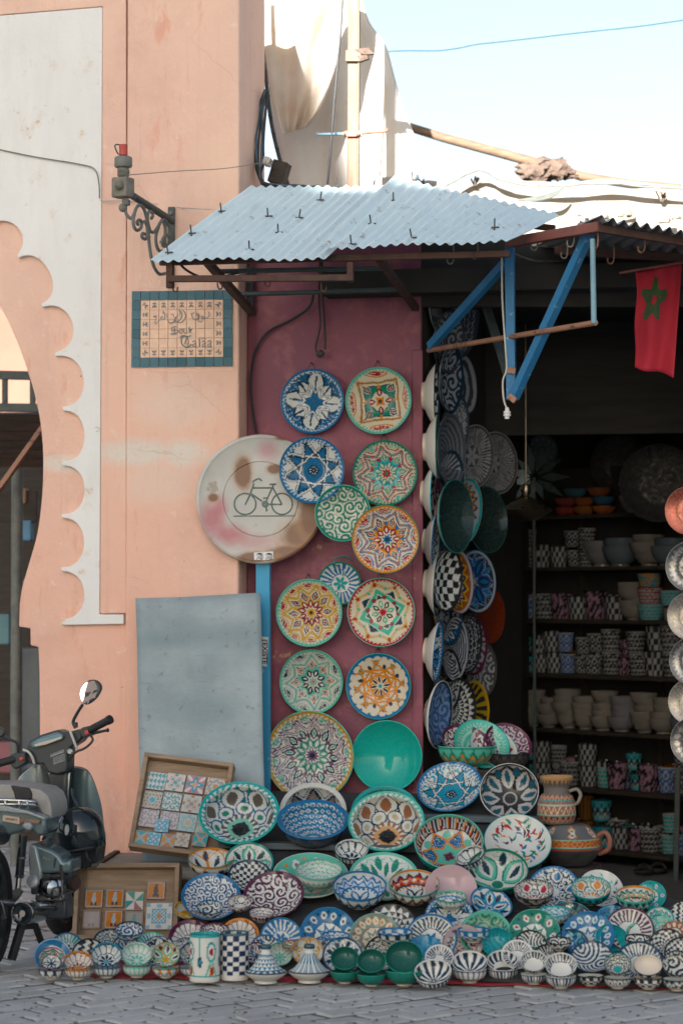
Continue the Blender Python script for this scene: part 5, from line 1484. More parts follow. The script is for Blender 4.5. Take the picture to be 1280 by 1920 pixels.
lt = [(440, 275, 'figure', fg, .084, 'orange tile with grey striding figure against the tray edge'), (565, 272, 'figure', fg, .084, 'orange tile with grey figure next to the triangle tile'), (683, 288, 'pinwheel', ((.66, .64, .58), (.10, .30, .30), (.40, .20, .24), (.14, .32, .28)), .084, 'tile of green and mauve triangles in the upright tray'), (812, 225, 'figure', fg2, .084, 'orange tile with a black bird high in the upright tray'),
      (425, 400, 'figure', fg3, .086, 'worn grey tile with rusty rim low in the upright tray'), (558, 400, 'figure', fg, .084, 'faded orange tile with grey figure below the striding figures'), (680, 405, 'figure', ((.36, .34, .30), (.32, .28, .24), (.20, .32, .34), (.2, .2, .2)), .084, 'greyish green worn tile below the triangle tile'), (830, 380, 'centre', ((.66, .66, .64), (.10, .38, .52), (.55, .25, .1), (.28, .45, .52)), .124, 'large white tile with turquoise square medallion in the upright tray')]
for x, y, st_, c_, s_, lb_ in lt:
    wall_tile('painted_tile', lb_, TU2(x, y), ex, ey, s_, st_, c_)

# ================================================================== PLATES ON THE MAROON WALL
def wp_(u, v, w_, ri, q, n, r, label, rim, kind='plate', ext='solid', roll=0, tilt=.06, lift=0.0, hole=None):
    pot('wall_plate', label, u, v, w_ * 1.03, 1, kind, ri, q, n, r, ext, (W_, rim), rim, sup=WALL, axis=(.02 * roll, -1, -tilt * .3 + .02), cat='plate', lift=lift, group='painted plates hung on the maroon wall')
wp_(585, 752, 119, 'cross', (W_, N_, B_, B_), 4, pi / 4 * 0, 'blue and white wall plate with eight armed cross pattern', B_)
wp_(709, 751, 123, 'multi', (C_, O_, G_, N_, R_d, S_), 4, pi / 4, 'wall plate with four pointed dark star on orange and green', S_)
wp_(584, 881, 122, 'star', (W_, N_, B_, B_), 8, 0.2, 'blue and white wall plate with eight pointed interlaced star', B_, lift=.16)
wp_(721, 887, 121, 'multi', (C_, R_d, TQ, G_, S_, G_), 8, .1, 'green rimmed wall plate with turquoise star and dark red outline', G_)
wp_(642, 962, 104, 'scroll', (G_, (.62, .60, .52), G_), 22, .7, 'sea green wall plate covered with pale curling scrolls', S_, lift=.17)
wp_(722, 1011, 126, 'multi', (C_, B_, O_, N_, R_d), 8, .39, 'wall plate with blue eight pointed star and dark red tulips', G_, lift=.19)
wp_(636, 1094, 80, 'spokes', (W_, B_, G_, T_, .45), 22, .2, 'small wall plate with blue and orange rays peeping between larger plates', G_)
wp_(579, 1149, 124, 'multi', (C_, Y_, (.55, .40, .20), N_, R_d, S_), 10, 0, 'wall plate with ochre scalloped ring round dark blue rosette', S_, lift=.03)
wp_(714, 1148, 126, 'square', (C_, Y_, N_, (.12, .42, .30), R_d), 8, .2, 'wall plate of red and blue lozenges in crossed squares', S_, lift=.03)
wp_(583, 1279, 119, 'multi', ((.62, .60, .52), (.28, .42, .40), S_, (.42, .24, .18), N_, S_), 8, .2, 'soft green wall plate with lilac and blue medallions round a square', S_)
wp_(709, 1287, 121, 'girih', (C_, O_, N_, T_, B_), 8, .2, 'wall plate with orange star lattice and blue scalloped edge', T_)
wp_(580, 1418, 166, 'multi', (WH, (.16, .10, .16), (.70, .69, .64), N_, S_, Y_), 12, 0, 'large white plate with ochre rim and twelve petalled rosette', S_, kind='plate', lift=.03)
wp_(725, 1418, 131, 'plain', ((.04, .40, .34), (.04, .40, .34), (.10, .45, .38)), 8, 0, 'plain turquoise green glazed bowl hung under the star lattice plate', (.12, .45, .38), kind='dish', lift=.0)

# ================================================================== PLATES ON THE DARK JAMB
JG = 'plates hung on the dark jamb'
def jp(u, v, h, ri, q, n, r, label, rim, kind='plate', yaw=0.0, ext='plain', mat='glaze', lift=0.0, down=0.0):
    a = Matrix.Rotation(rad(-yaw - 7 + random.uniform(-4, 4)), 3, 'Z') @ jn; a.z += down + random.uniform(-.12, .06)
    pot('hung_plate', label, u - 3, v, h * 1.09, 1, kind, ri, q, n, r, ext, ((.56, .54, .50), q[1]), rim, sup=JAMB, axis=a, cat='plate', lift=lift, mat=mat, group=JG)
M['metal_glaze'] = glaze('engraved_silver', .22, .5); M['metal_glaze'].node_tree.nodes['Principled BSDF'].inputs['Metallic'].default_value = .55
GY = (.32, .335, .36); GD = (.05, .06, .08)
jp(836, 570, 108, 'spokes', (GY, GD, (.10, .13, .15), GY, .5), 14, 0, 'grey green plate highest on the jamb', (.10, .16, .17), yaw=8)
jp(868, 600, 132, 'scales', (GD, GY, GD), 22, 0, 'dark plate of grey rings behind the blue brace', GD, yaw=6)
jp(822, 742, 112, 'lincheck', (W_, K_, N_), 9, 0, 'white backed bowl with black checks under the rusty pipe', N_, 'dish', yaw=-15, lift=.0)
jp(850, 712, 118, 'scroll', (GY, N_, N_), 12, .4, 'blue grey plate of large scrolls beside the checked bowl', N_, yaw=0, lift=.02)
jp(876, 720, 104, 'rings', (GD, GY, GD), 7, 0, 'dark ringed plate behind the large scroll plate', GD, yaw=0)
jp(824, 838, 112, 'floral', (GD, BR, GY, T_), 14, 1.1, 'green rimmed bowl with brown curls and white back', G_, 'dish', yaw=-15, lift=.02)
jp(850, 845, 128, 'rings', ((.13, .14, .15), GD, GD), 15, 0, 'glossy dark plate with fine beaded rings', GD, yaw=4, lift=.03)
jp(893, 856, 110, 'spokes', (D_, GY, D_, GY, .4), 44, 0, 'charcoal plate engraved with thin rays beside the glossy ringed plate', GY, 'flat', yaw=14, mat='matte_glaze')
jp(934, 868, 108, 'spokes', (D_, GY, D_, GY, .35), 54, 0, 'widest charcoal rayed plate hanging deepest in the shop', GY, 'flat', yaw=24, mat='matte_glaze')
jp(819, 925, 104, 'scroll', (GY, V_, V_), 9, 2, 'white backed bowl with turquoise edge and purple curls', TQ, 'dish', yaw=-15)
jp(858, 968, 128, 'plain', ((.012, .03, .03), G_, G_), 8, 0, 'dark green bowl with green rim seen from the side', (.03, .20, .17), 'dish', yaw=4, lift=.05)
jp(876, 958, 116, 'zig', (GY, N_, T_, O_), 18, 0, 'plate with coloured zigzag border behind the dark green bowl', GY, yaw=6)
jp(916, 974, 116, 'plain', ((.012, .026, .026), G_, G_), 8, 0, 'larger dark green bowl hanging deeper in the shop', (.025, .13, .11), 'dish', yaw=16)
jp(821, 1016, 100, 'zig', (W_, B_, B_), 16, 0, 'white backed bowl with bright blue rim and green string', B_, 'dish', yaw=-15)
jp(826, 1095, 112, 'lincheck', (W_, K_, N_), 8, .4, 'white backed bowl with slanting black and white checks', N_, 'dish', yaw=-15)
jp(843, 1088, 112, 'lincheck', (W_, K_, K_), 9, 0, 'black and white checked plate pressed behind the checked bowl', K_, yaw=2, lift=.035)
jp(863, 1090, 112, 'zig', (BR, Y_, GY, N_), 14, 0, 'plate with yellow zigzags on brown', BR, yaw=4, lift=.03)
jp(897, 1090, 108, 'leaf', (N_, GY, (.06, .09, .22), B_), 6, 0, 'deep blue plate with pale looping petals', B_, 'flat', yaw=14, lift=.02)
jp(922, 1155, 96, 'plain', ((.16, .035, .02), BR, BR), 8, 0, 'plain rust brown plate behind the blue looped plate', (.16, .04, .025), 'flat', yaw=14)
jp(824, 1222, 106, 'cross', (W_, N_, B_, B_), 4, .3, 'blue and white bowl hung above the blue sided plate', B_, 'dish', yaw=-15)
jp(856, 1216, 112, 'rings', (GY, K_, K_), 18, 0, 'plate of black and white concentric rings', K_, 'flat', yaw=2, lift=.03)
jp(882, 1208, 106, 'scales', (K_, GY, K_), 20, 0, 'black plate netted with white arcs', K_, yaw=6, lift=.02)
jp(893, 1212, 100, 'scroll', (GY, V_, V_), 12, .2, 'purple grey scrolled plate behind the netted plate', V_, yaw=8)
jp(828, 1340, 118, 'scroll', ((.10, .16, .30), (.25, .32, .45), N_), 14, .8, 'tall blue plate with white edge low on the jamb', W_, 'plate', yaw=0)
jp(866, 1328, 106, 'tri', (W_, K_, K_), 26, 0, 'plate of black and white triangle rays', K_, yaw=6, lift=.02)
jp(893, 1330, 100, 'spokes', ((.32, .24, .06), K_, Y_, Y_, .3), 16, 0, 'dark plate with mustard yellow sunflower edge', (.34, .26, .06), yaw=8)
jp(846, 640, 112, 'scroll', (GD, GY, GD), 16, .3, 'dark scrolled plate half hidden under the grey ring plate', GD, yaw=4)
jp(860, 790, 104, 'scales', (GY, GD, GD), 18, .2, 'grey netted plate between the scroll plate and the beaded plate', GD, yaw=4)
jp(846, 905, 112, 'spokes', (GD, GY, N_, GY, .4), 24, 0, 'dark rayed plate above the white backed bowl with turquoise edge', N_, yaw=6, lift=.02)
jp(848, 1018, 112, 'scroll', ((.14, .16, .20), N_, N_), 14, .6, 'blue grey curled plate beside the bright blue rimmed bowl', N_, yaw=4)
jp(846, 1152, 108, 'band', (GY, N_, K_, B_), 12, 0, 'blue bordered plate below the checked plates', N_, yaw=4)
jp(846, 1275, 108, 'leaf', (GY, K_, D_, K_), 8, 0, 'dark petalled plate between the ringed and the triangle plates', K_, yaw=4)
jp(906, 1255, 100, 'scroll', (D_, GY, D_), 16, .1, 'charcoal scrolled plate above the mustard sunflower plate', D_, yaw=10)
# right edge of the shop front
for (u, v, w_, q, ri, n, lb_) in ((1290, 957, 92, ((.42, .20, .17), (.30, .13, .11), (.42, .2, .17)), 'rings', 3, 'pink copper plate at the top of the hanging row'), (1293, 1062, 96, ((.26, .26, .26), (.08, .085, .09), (.26, .26, .26)), 'band', 22, 'engraved silver plate below the pink copper plate'), (1294, 1155, 92, ((.33, .315, .285), (.24, .23, .21), (.33, .315, .285)), 'rings', 3, 'plain pale silver plate between two engraved ones'),
                                 (1298, 1240, 92, ((.26, .26, .26), (.08, .085, .09), (.26, .26, .26)), 'band', 30, 'silver plate with dark beaded border'), (1293, 1316, 86, ((.34, .325, .30), (.25, .24, .22), (.34, .325, .30)), 'rings', 3, 'small pale silver plate above the lowest plate'), (1300, 1390, 92, ((.27, .27, .26), (.09, .09, .09), (.27, .27, .26)), 'band', 16, 'lowest engraved silver plate of the hanging row')):
    pot('metal_plate', lb_, u, v, w_, 1, 'flat', ri, (q[0], q[1], q[2], q[1]), n, 0, 'solid', (q[0], q[1]), q[0], axis=(-.2, -1, .02), mat='metal_glaze', Y=.02 + .02 * (v % 3), cat='plate', group='metal plates hung at the shop entrance')

gr_ = MB()
for k in range(260):
    p_ = PZ(random.uniform(-20, 1300), random.uniform(1838, 1925), 0)
    if p_.y > -2.12: continue
    s_ = random.uniform(.002, .007)
    gr_.box((p_.x, p_.y, .004 + s_ * .3), (s_ * random.uniform(1, 2.5), s_, s_ * .6), Matrix.Rotation(random.uniform(0, 3), 3, 'Z'), s_ * .2)
tag(gr_.build('grit', M['rag'], g), kind='stuff')
# ================================================================== THE PILE
PG = 'painted bowls and plates heaped on the stand'
def pb(u, v, w_, m, kind, ri, q, n, label, rim=None, ext='scroll', eq=None, roll=0, r=0.0, **k):
    nm = {'plate': 'painted_plate', 'flat': 'painted_plate', 'dish': 'painted_bowl', 'bowl': 'painted_bowl', 'deep': 'painted_bowl', 'basin': 'wash_basin'}[kind]
    k.setdefault('cat', {'painted_plate': 'plate', 'painted_bowl': 'bowl', 'wash_basin': 'basin'}[nm])
    k.setdefault('group', PG)
    return pot(nm, label, u, v, w_, m, kind, ri, q, n, r, ext, eq, rim, roll, **k)
# back row of basins
pb(448, 1523, 152, .76, 'basin', 'arch', (W_, (.015, .10, .24), (.10, .09, .08), G_, T_), 7, 'big wash basin with blue paisley loops and a drain hole', (.10, .42, .36), 'scroll', (N_, T_), -6, hole=(.25, .5, .42), r=.25)
pb(587, 1519, 126, .82, 'basin', 'star', (W_, N_, (.25, .20, .17), (.55, .55, .52)), 8, 'grey white rimmed basin standing behind the blue lozenge basin', (.55, .56, .54), 'scroll', (W_, N_), lift=-.10)
pb(587, 1536, 136, .55, 'basin', 'diamond', (W_, B_, L_), 26, 'bright blue basin of white lozenges', B_, 'scroll', ((.10, .10, .11), (.05, .09, .14)))
pb(722, 1524, 130, .80, 'basin', 'scales', (G_, S_, T_), 26, 'green scale patterned basin behind the drain hole basin', T_, 'scales', (G_, S_), lift=-.10)
pb(724, 1539, 145, .78, 'basin', 'arch', (W_, N_, (.28, .15, .10), (.45, .42, .30), S_), 8, 'wash basin with brown cartouches, orange bars and a drain hole', T_, 'scroll', (T_, G_), -4, hole=(.6, .4, .25), r=.2)
pb(842, 1474, 124, .74, 'dish', 'star', (W_, N_, L_, B_), 6, 'blue and white bowl with broad interlaced bands and blue rim', B_, 'scroll', (N_, B_), -12, r=.2)
pb(954, 1482, 111, .92, 'bowl', 'leaf', ((.45, .44, .42), K_, K_, (.03, .10, .14)), 8, 'black bowl with white petals and teal flower', (.60, .60, .58), 'scroll', (T_, (.5, .5, .48)), -6)
pb(841, 1577, 130, .78, 'bowl', 'lattice', (W_, V_, O_, N_, B_, S_), 22, 'bowl with striped wall and blue star medallions inside', S_, 'zig', (T_, G_, N_))
pb(970, 1577, 128, .80, 'dish', 'floral', (W_, O_, R_d, B_, G_, V_), 13, 'white bowl strewn with orange, red and blue leaves', T_, 'scroll', (N_, G_), 6, r=.4)
pb(933, 1629, 114, .68, 'bowl', 'leaf', (W_, G_, S_, N_), 4, 'green rimmed bowl with two pale oak leaves', G_, 'petals', (N_, G_), 2, r=.6)
pb(659, 1592, 64, .60, 'bowl', 'stripes', (W_, N_, W_), 12, 'small white bowl with blue petals in front of the drain hole basin', N_, 'bars', (W_, N_), lift=.06)
pb(880, 1603, 58, .55, 'bowl', 'stripes', (W_, N_, W_), 12, 'small tilted white bowl with blue petals beside the oak leaf bowl', N_, 'bars', (W_, N_), -24, lift=.10)
pb(845, 1668, 98, .95, 'plate', 'plain', (PK, PK, PK), 8, 'plain pale pink plate leaning among the bowls', PK, 'plain', (PK, PK))
pb(396, 1608, 86, .44, 'bowl', 'leaf', (W_, O_, W_, N_), 5, 'green rimmed bowl with orange and blue ogee panels', G_, 'petals', (W_, O_, N_))
pb(467, 1616, 92, .8, 'dish', 'leaf', (W_, G_, S_, K_), 4, 'green rimmed bowl behind the small black checked bowl', T_, 'plain')
pb(468, 1641, 82, .72, 'dish', 'lincheck', (W_, K_, N_), 12, 'bowl checked in black and white under the green rimmed bowl', N_, 'check', (W_, K_), r=.2)
pb(396, 1680, 112, .78, 'dish', 'scroll', (W_, (.004, .06, .18), B_), 44, 'blue scribbled bowl below the orange ogee bowl', B_, 'scroll', (W_, B_))
pb(513, 1676, 114, .75, 'dish', 'scroll', (W_, V_, V_), 20, 'large bowl of dark purple scrolls with white ribs', V_, 'scroll', (W_, V_), -8, r=.6)
pb(582, 1640, 143, .58, 'plate', 'band', (W_, S_, (.25, .12, .12), O_), 9, 'wide green and white plate with brown cartouches behind the scale bowl', (.45, .55, .50), 'plain')
pb(598, 1629, 88, .45, 'bowl', 'scales', (W_, S_, S_), 20, 'pale green scale patterned bowl standing in the wide plate', S_, 'scales', (W_, S_), lift=.05)
pb(674, 1660, 100, .55, 'bowl', 'zig', (W_, B_, B_, (.45, .52, .62)), 15, 'deep blue rimmed bowl with rows of blue zigzags', B_, 'zig', (W_, B_, N_), lift=.02)
pb(719, 1642, 131, .68, 'plate', 'leaf', (W_, S_, W_, G_), 9, 'white plate with ring of mint green trees', S_, 'plain', lift=.0)
pb(776, 1655, 95, .53, 'bowl', 'zig', (W_, N_, O_, R_d), 15, 'bowl with orange, red and blue zigzags inside and out', S_, 'zig', (W_, N_, O_), lift=.03)
pb(921, 1692, 82, .66, 'dish', 'leaf', (W_, B_, L_, N_), 5, 'tilted blue and white bowl with pointed petals below the oak leaf bowl', B_, 'scroll', (W_, B_), 22)
pb(842, 1716, 92, .8, 'plate', 'cross', (W_, N_, B_, B_), 5, 'blue plate with white curled medallions below the pink plate', B_)
pb(845, 1680, 60, .35, 'bowl', 'scales', (W_, G_, S_), 18, 'small green and white bowl in front of the pink plate', S_, 'scales', (W_, G_), lift=.05)
pb(1000, 1667, 75, .5, 'bowl', 'arch', (W_, N_, R_d, E_, K_), 6, 'dark walled bowl with white ogee panels near the jug', E_, 'scroll', (E_, K_), lift=.05)
pb(1038, 1665, 96, .86, 'plate', 'arch', (W_, N_, B_, N_, B_), 5, 'blue rimmed plate with blue arabesque border behind the dark walled bowl', B_, 'plain')
pb(1126, 1665, 86, .8, 'plate', 'floral', (W_, G_, S_, V_), 16, 'purple rimmed plate with green vine leaves', V_, 'plain', roll=14, r=.3)
pb(1107, 1664, 75, .56, 'bowl', 'arch', (W_, V_, O_, S_, T_), 6, 'turquoise rimmed bowl with plum and orange butterflies', T_, 'zig', (N_, T_, V_), lift=.05)
pb(1190, 1676, 74, .42, 'bowl', 'zig', (W_, N_, O_, S_), 16, 'green rimmed bowl with orange and blue zigzags at the edge of the heap', S_, 'zig', (N_, S_, W_), lift=.05)
pb(1219, 1678, 58, .92, 'plate', 'band', (W_, T_, BR, G_), 6, 'small green rimmed plate standing behind the zigzag bowl', T_, 'plain')
# middle rows
pb(450, 1752, 72, .86, 'plate', 'stripes', (W_, BR, O_), 16, 'orange rimmed plate with brown rays', O_, 'plain')
pb(357, 1758, 82, .82, 'plate', 'stripes', (W_, V_, V_), 18, 'purple rimmed plate with cream scalloped rays', V_, 'plain', sup=GROUND, lift=.03)
pb(402, 1741, 55, .38, 'bowl', 'scroll', (W_, V_, V_), 16, 'small purple rimmed bowl above the turquoise mug', V_, 'scroll', (W_, V_), lift=.06)
pb(449, 1690, 46, .55, 'bowl', 'arch', (W_, V_, W_, V_, V_), 5, 'tiny purple bowl with white leaf panels above the orange plate', V_, 'scroll', (V_, W_), lift=.08)
pb(491, 1709, 47, .40, 'bowl', 'scales', (W_, V_, V_), 14, 'tiny purple bowl with white dots in front of the purple scroll bowl', V_, 'scales', (V_, W_), lift=.08)
pb(394, 1700, 49, .55, 'bowl', 'scroll', (W_, N_, B_), 10, 'small blue scribbled bowl lying in the large blue one', B_, 'scroll', (W_, N_), lift=.08)
pb(353, 1701, 52, .5, 'bowl', 'rings', (W_, Y_, W_), 2.4, 'small ochre rimmed bowl with plain white inside', Y_, 'scroll', (W_, Y_), sup=GROUND, lift=.16)
pb(527, 1757, 79, .93, 'plate', 'spokes', (W_, B_, B_, B_, .45), 20, 'blue rimmed plate with blue rays behind the small tagines', B_, 'plain')
pb(615, 1750, 106, .93, 'plate', 'band', (W_, B_, N_, N_), 12, 'large blue scroll bordered plate with black lace centre', B_, 'plain', r=.2)
pb(628, 1753, 54, .28, 'bowl', 'hatch', (W_, B_, B_), 14, 'small blue bowl standing before the lace centred plate', B_, 'scroll', (W_, B_), lift=.04)
pb(703, 1756, 97, .9, 'plate', 'band', (C_, (.20, .24, .20), O_, BR), 16, 'green rimmed plate with dull brown and grey leaf border', S_, 'plain')
pb(733, 1736, 97, .85, 'plate', 'tri', (W_, K_, K_), 16, 'plate of black and white triangles behind the brown leaf plate', K_, 'plain')
pb(808, 1758, 97, .92, 'plate', 'spokes', (W_, N_, B_, B_, .5), 30, 'blue plate with bold radial stripes and white well', B_, 'plain')
pb(740, 1746, 67, .22, 'bowl', 'check', (W_, B_, B_), 18, 'small blue and white checked bowl before the triangle plate', B_, 'check', (W_, N_), lift=.06)
pb(887, 1742, 60, .18, 'bowl', 'check', (W_, B_, B_), 18, 'small blue checked bowl before the green scroll bowl', B_, 'check', (W_, B_), lift=.05)
pb(910, 1751, 98, .9, 'dish', 'scroll', ((.20, .36, .27), (.03, .14, .10), S_), 18, 'muted green bowl with dark curling tendrils', S_, 'plain', r=.5)
pb(1001, 1749, 97, .92, 'plate', 'band', (W_, G_, R_d, N_), 9, 'plate with green border of red teardrops', S_, 'plain')
pb(1102, 1753, 99, .9, 'plate', 'band', (W_, B_, L_, B_), 16, 'blue plate with pale crosses round the rim and a white well', B_, 'plain')
pb(1180, 1742, 92, .9, 'plate', 'spokes', (W_, V_, V_, W_, .5), 26, 'plum plate with radial stripes and white well', V_, 'plain', roll=10)
pb(1066, 1726, 90, .8, 'plate', 'multi', (N_, G_, K_, Y_, W_), 6, 'dark green plate with yellow and white medallions', T_, 'plain')
pb(1037, 1708, 62, .32, 'bowl', 'hatch', (W_, L_, T_), 14, 'pale blue lined bowl in front of the arabesque plate', S_, 'hatch', (W_, L_), lift=.05)
pb(1146, 1723, 62, .85, 'plate', 'cross', (L_, N_, B_, B_), 4, 'small deep blue plate behind the plum striped plate', B_, 'plain')
pb(1236, 1722, 54, .8, 'plate', 'zig', (W_, N_, T_, S_), 12, 'small green edged plate with dark zigzags by the shop floor', S_, 'plain', roll=8)
pb(1240, 1738, 50, .85, 'plate', 'band', (W_, S_, N_, T_), 10, 'mint green plate overlapping the dark zigzag plate', S_, 'plain')
pb(1264, 1748, 52, .85, 'plate', 'band', (W_, BR, O_, G_), 12, 'green edged plate with orange brown border', S_, 'plain')
pb(1281, 1712, 54, .9, 'dish', 'chev', (W_, K_, K_), 9, 'black and white zigzag plate at the end of the heap', K_, 'plain', r=.4)
# lower rows
pb(720, 1787, 75, .9, 'plate', 'hatch', (W_, K_, K_), 15, 'black and white lattice plate behind the dark green cups', K_, 'plain')
pb(796, 1782, 68, .85, 'plate', 'cross', (L_, B_, (.10, .25, .40), B_), 4, 'blue dotted plate with pale edge behind the largest green cup', B_, 'plain')
pb(868, 1768, 75, .92, 'dish', 'floral', ((.45, .40, .42), N_, V_, BR, W_), 22, 'bowl with orange rim and dark blossoms on lilac', (.55, .22, .10), 'scroll', (W_, BR), r=.8)
pb(931, 1766, 60, .88, 'bowl', 'wave', (TQ, (.03, .25, .30), TQ), 34, 'turquoise bowl with incised leaf beside the orange rimmed bowl', TQ, 'scroll', (TQ, T_), r=.8)
pb(1146, 1758, 62, .8, 'bowl', 'leaf', (TQ, (.02, .22, .25), TQ, T_), 5, 'turquoise bowl with dark stars beside the blue cross rimmed plate', TQ, 'scroll', (TQ, T_), 16)
pb(1200, 1753, 58, .85, 'dish', 'hatch', (E_, K_, S_), 12, 'green rimmed grey bowl with black lattice', S_, 'plain')
pb(995, 1769, 60, .85, 'dish', 'wave', (W_, K_, K_), 32, 'white bowl of black ripples below the red teardrop plate', K_, 'plain', r=.4, roll=10)
pb(1069, 1771, 69, .85, 'dish', 'scroll', (L_, N_, N_), 12, 'blue bowl with thick dark spirals', N_, 'plain', r=.9)
pb(1048, 1763, 46, .32, 'bowl', 'scroll', (W_, K_, K_), 9, 'small black and white bowl before the spiral bowl', K_, 'scroll', (W_, K_), lift=.04)
pb(1194, 1758, 48, .32, 'bowl', 'scroll', (W_, K_, K_), 9, 'small black and white bowl before the grey lattice bowl', K_, 'scroll', (W_, K_), lift=.04)
pb(1250, 1772, 70, .9, 'plate', 'check', (W_, K_, K_), 24, 'plate of radial black and white blocks', K_, 'plain')
pb(1278, 1787, 68, .9, 'dish', 'lincheck', (W_, K_, K_), 12, 'finely checked black and white bowl over the radial block plate', K_, 'plain')
pb(969, 1789, 60, .9, 'dish', 'spokes', (WH, N_, WH, WH, .45), 30, 'white bowl with fine blue rays behind the bold striped cup', WH, 'bars', (WH, N_))
pb(1030, 1788, 61, .6, 'dish', 'spokes', (W_, K_, K_, W_, .4), 26, 'dark striped bowl behind the finely striped cups', K_, 'bars', (W_, K_))
pb(1109, 1793, 81, .72, 'dish', 'wave', (W_, (.02, .05, .09), N_), 30, 'bowl of black and white crossing ripples', N_, 'plain', r=2.2)
pb(1198, 1802, 88, .85, 'dish', 'spokes', (W_, (.02, .05, .09), N_, W_, .5), 30, 'bowl with broad black rays behind the white lined cup', N_, 'bars', (W_, N_))
pb(823, 1794, 54, .85, 'dish', 'spokes', (WH, N_, WH, WH, .4), 24, 'white bowl with fine blue rays behind the tipped lined bowl', WH, 'bars', (WH, N_))
pb(525, 1788, 48, .9, 'bowl', 'stripes', (W_, S_, S_), 14, 'small green rimmed bowl between the two little tagines', S_, 'stripes', (W_, S_))
pb(577, 1783, 60, .88, 'bowl', 'arch', (W_, Y_, W_, Y_, Y_), 6, 'ochre rimmed bowl behind the striped tagine', O_, 'scroll', (W_, Y_))
pb(543, 1770, 30, .5, 'bowl', 'scroll', (W_, BR, BR), 7, 'tiny brown patterned bowl behind the tagines', BR, 'scroll', (W_, BR), lift=.05)
pb(481, 1787, 46, .9, 'dish', 'leaf', (W_, V_, E_, V_), 7, 'small plum bowl with white petals behind the checked mug', V_, 'plain')
pb(497, 1777, 56, .9, 'dish', 'scroll', (W_, N_, B_), 7, 'blue swirled bowl behind the scaled tagine', B_, 'plain')
pb(642, 1791, 76, .9, 'plate', 'leaf', (W_, N_, W_, N_), 8, 'blue rimmed plate with dark blue blossoms behind the green cups', B_, 'plain')
# ground rows on the left, before the upright tray
GL = dict(sup=GROUND)
pb(99, 1792, 70, .92, 'plate', 'rings', (W_, B_, B_), 3, 'blue rimmed plate with plain white band behind the diamond cup', B_, 'plain', **GL)
pb(126, 1775, 62, .85, 'plate', 'spokes', (W_, T_, B_, N_, .5), 24, 'blue rimmed plate with turquoise rays behind the zigzag bowl', B_, 'plain', **GL)
pb(166, 1786, 62, .86, 'dish', 'chev', (W_, K_, K_), 7, 'bowl of thick black and white zigzags', K_, 'plain', roll=-10, **GL)
pb(205, 1765, 60, .80, 'dish', 'scroll', ((.55, .58, .52), (.03, .06, .09), N_), 22, 'pale green bowl of black squiggles', N_, 'plain', **GL)
pb(243, 1741, 53, .52, 'bowl', 'scroll', (W_, (.004, .06, .18), N_), 12, 'blue and white scrawled bowl highest before the upright tray', N_, 'scroll', (W_, B_), sup=GROUND, lift=.10)
pb(236, 1778, 54, .9, 'dish', 'leaf', (W_, N_, N_, B_), 6, 'dark blue bowl with white loops behind the green rayed cup', B_, 'plain', **GL)
pb(285, 1772, 60, .82, 'plate', 'spokes', (W_, T_, S_, N_, .4), 26, 'turquoise edged plate with pale rays before the upright tray', T_, 'plain', **GL)
pb(298, 1783, 64, .88, 'dish', 'cross', (W_, N_, N_, N_), 5, 'dark blue bowl with dotted medallions behind the petal cup', B_, 'plain', **GL)
pb(348, 1781, 52, .9, 'dish', 'star', (W_, N_, B_, N_), 6, 'dark blue starred bowl behind the turquoise mug', B_, 'plain', **GL)
# ---- front row: cup standing upright with its twin tipped into it
FG = 'cups in the front row on the red cloth'
def pair(u, vb, wl, vr, wu, rt, kind, ri, q, n, ext, eq, rim, name, uu=None, r=0.0):
    o1 = pot('cup', 'upright ' + name + ' under its twin', u, vb, wl, 'U', 'bowl', 'plain', (q[0], q[0], q[0]), 8, 0, ext, eq, rim, cat='bowl', group=FG)
    Yb = o1.matrix_world.translation.y
    o2 = pot('cup', 'tipped ' + name + ' over its twin', uu or u, vr, wu, rt, kind, ri, q, n, r, ext, eq, rim, Y=Yb + .015, cat='bowl', group=FG)
pair(97, 1836, 50, 1796, 50, .80, 'bowl', 'zig', (W_, N_, R_d, S_), 7, 'petals', (W_, V_, N_), N_, 'cup with multicoloured diamonds')
pair(147, 1836, 51, 1800, 52, .66, 'bowl', 'stripes', (W_, BR, O_), 13, 'stripes', (W_, BR), O_, 'orange rimmed cup with brown rays')
pair(200, 1833, 54, 1789, 58, .76, 'bowl', 'stripes', (W_, N_, L_), 13, 'stripes', (W_, N_), B_, 'blue rimmed cup with navy rays')
pair(257, 1832, 54, 1788, 57, .76, 'bowl', 'stripes', (W_, S_, W_), 15, 'stripes', (W_, S_), S_, 'green rimmed cup with pale green rays')
pair(311, 1833, 51, 1789, 53, .84, 'bowl', 'leaf', (W_, Y_, S_, V_), 5, 'petals', (W_, N_, O_), S_, 'cup with ochre and green petals')
pair(362, 1832, 50, 1787, 50, .85, 'bowl', 'stripes', (W_, N_, B_), 12, 'stripes', (W_, N_), B_, 'dark blue cup behind the turquoise mug')
DG = (.010, .15, .115); DI = (.006, .095, .075)  # shade inside the cups put into a darker green, their rims lightened
pair(646, 1843, 55, 1796, 53, .80, 'bowl', 'plain', (DI, DI, DI), 8, 'solid', (DG, DG), (.06, .34, .27), 'plain dark green cup beside the striped tagine')
pair(696, 1848, 55, 1801, 54, .80, 'bowl', 'plain', (DI, DI, DI), 8, 'solid', (DG, DG), (.06, .34, .27), 'plain dark green cup in the middle of the green trio')
pair(757, 1847, 70, 1794, 71, .84, 'bowl', 'plain', (DI, DI, DI), 8, 'solid', (DG, DG), (.06, .34, .27), 'largest plain dark green cup')
pot('cup', 'tipped white bowl with thin navy lines resting on the paving', 811, 1821, 70, .66, 'bowl', 'spokes', (WH, N_, WH, WH, .06), 12, 0, 'bars', (WH, N_), WH, sup=(Vector((0, 0, 1)), .012), cat='bowl', group=FG, roll=-6)
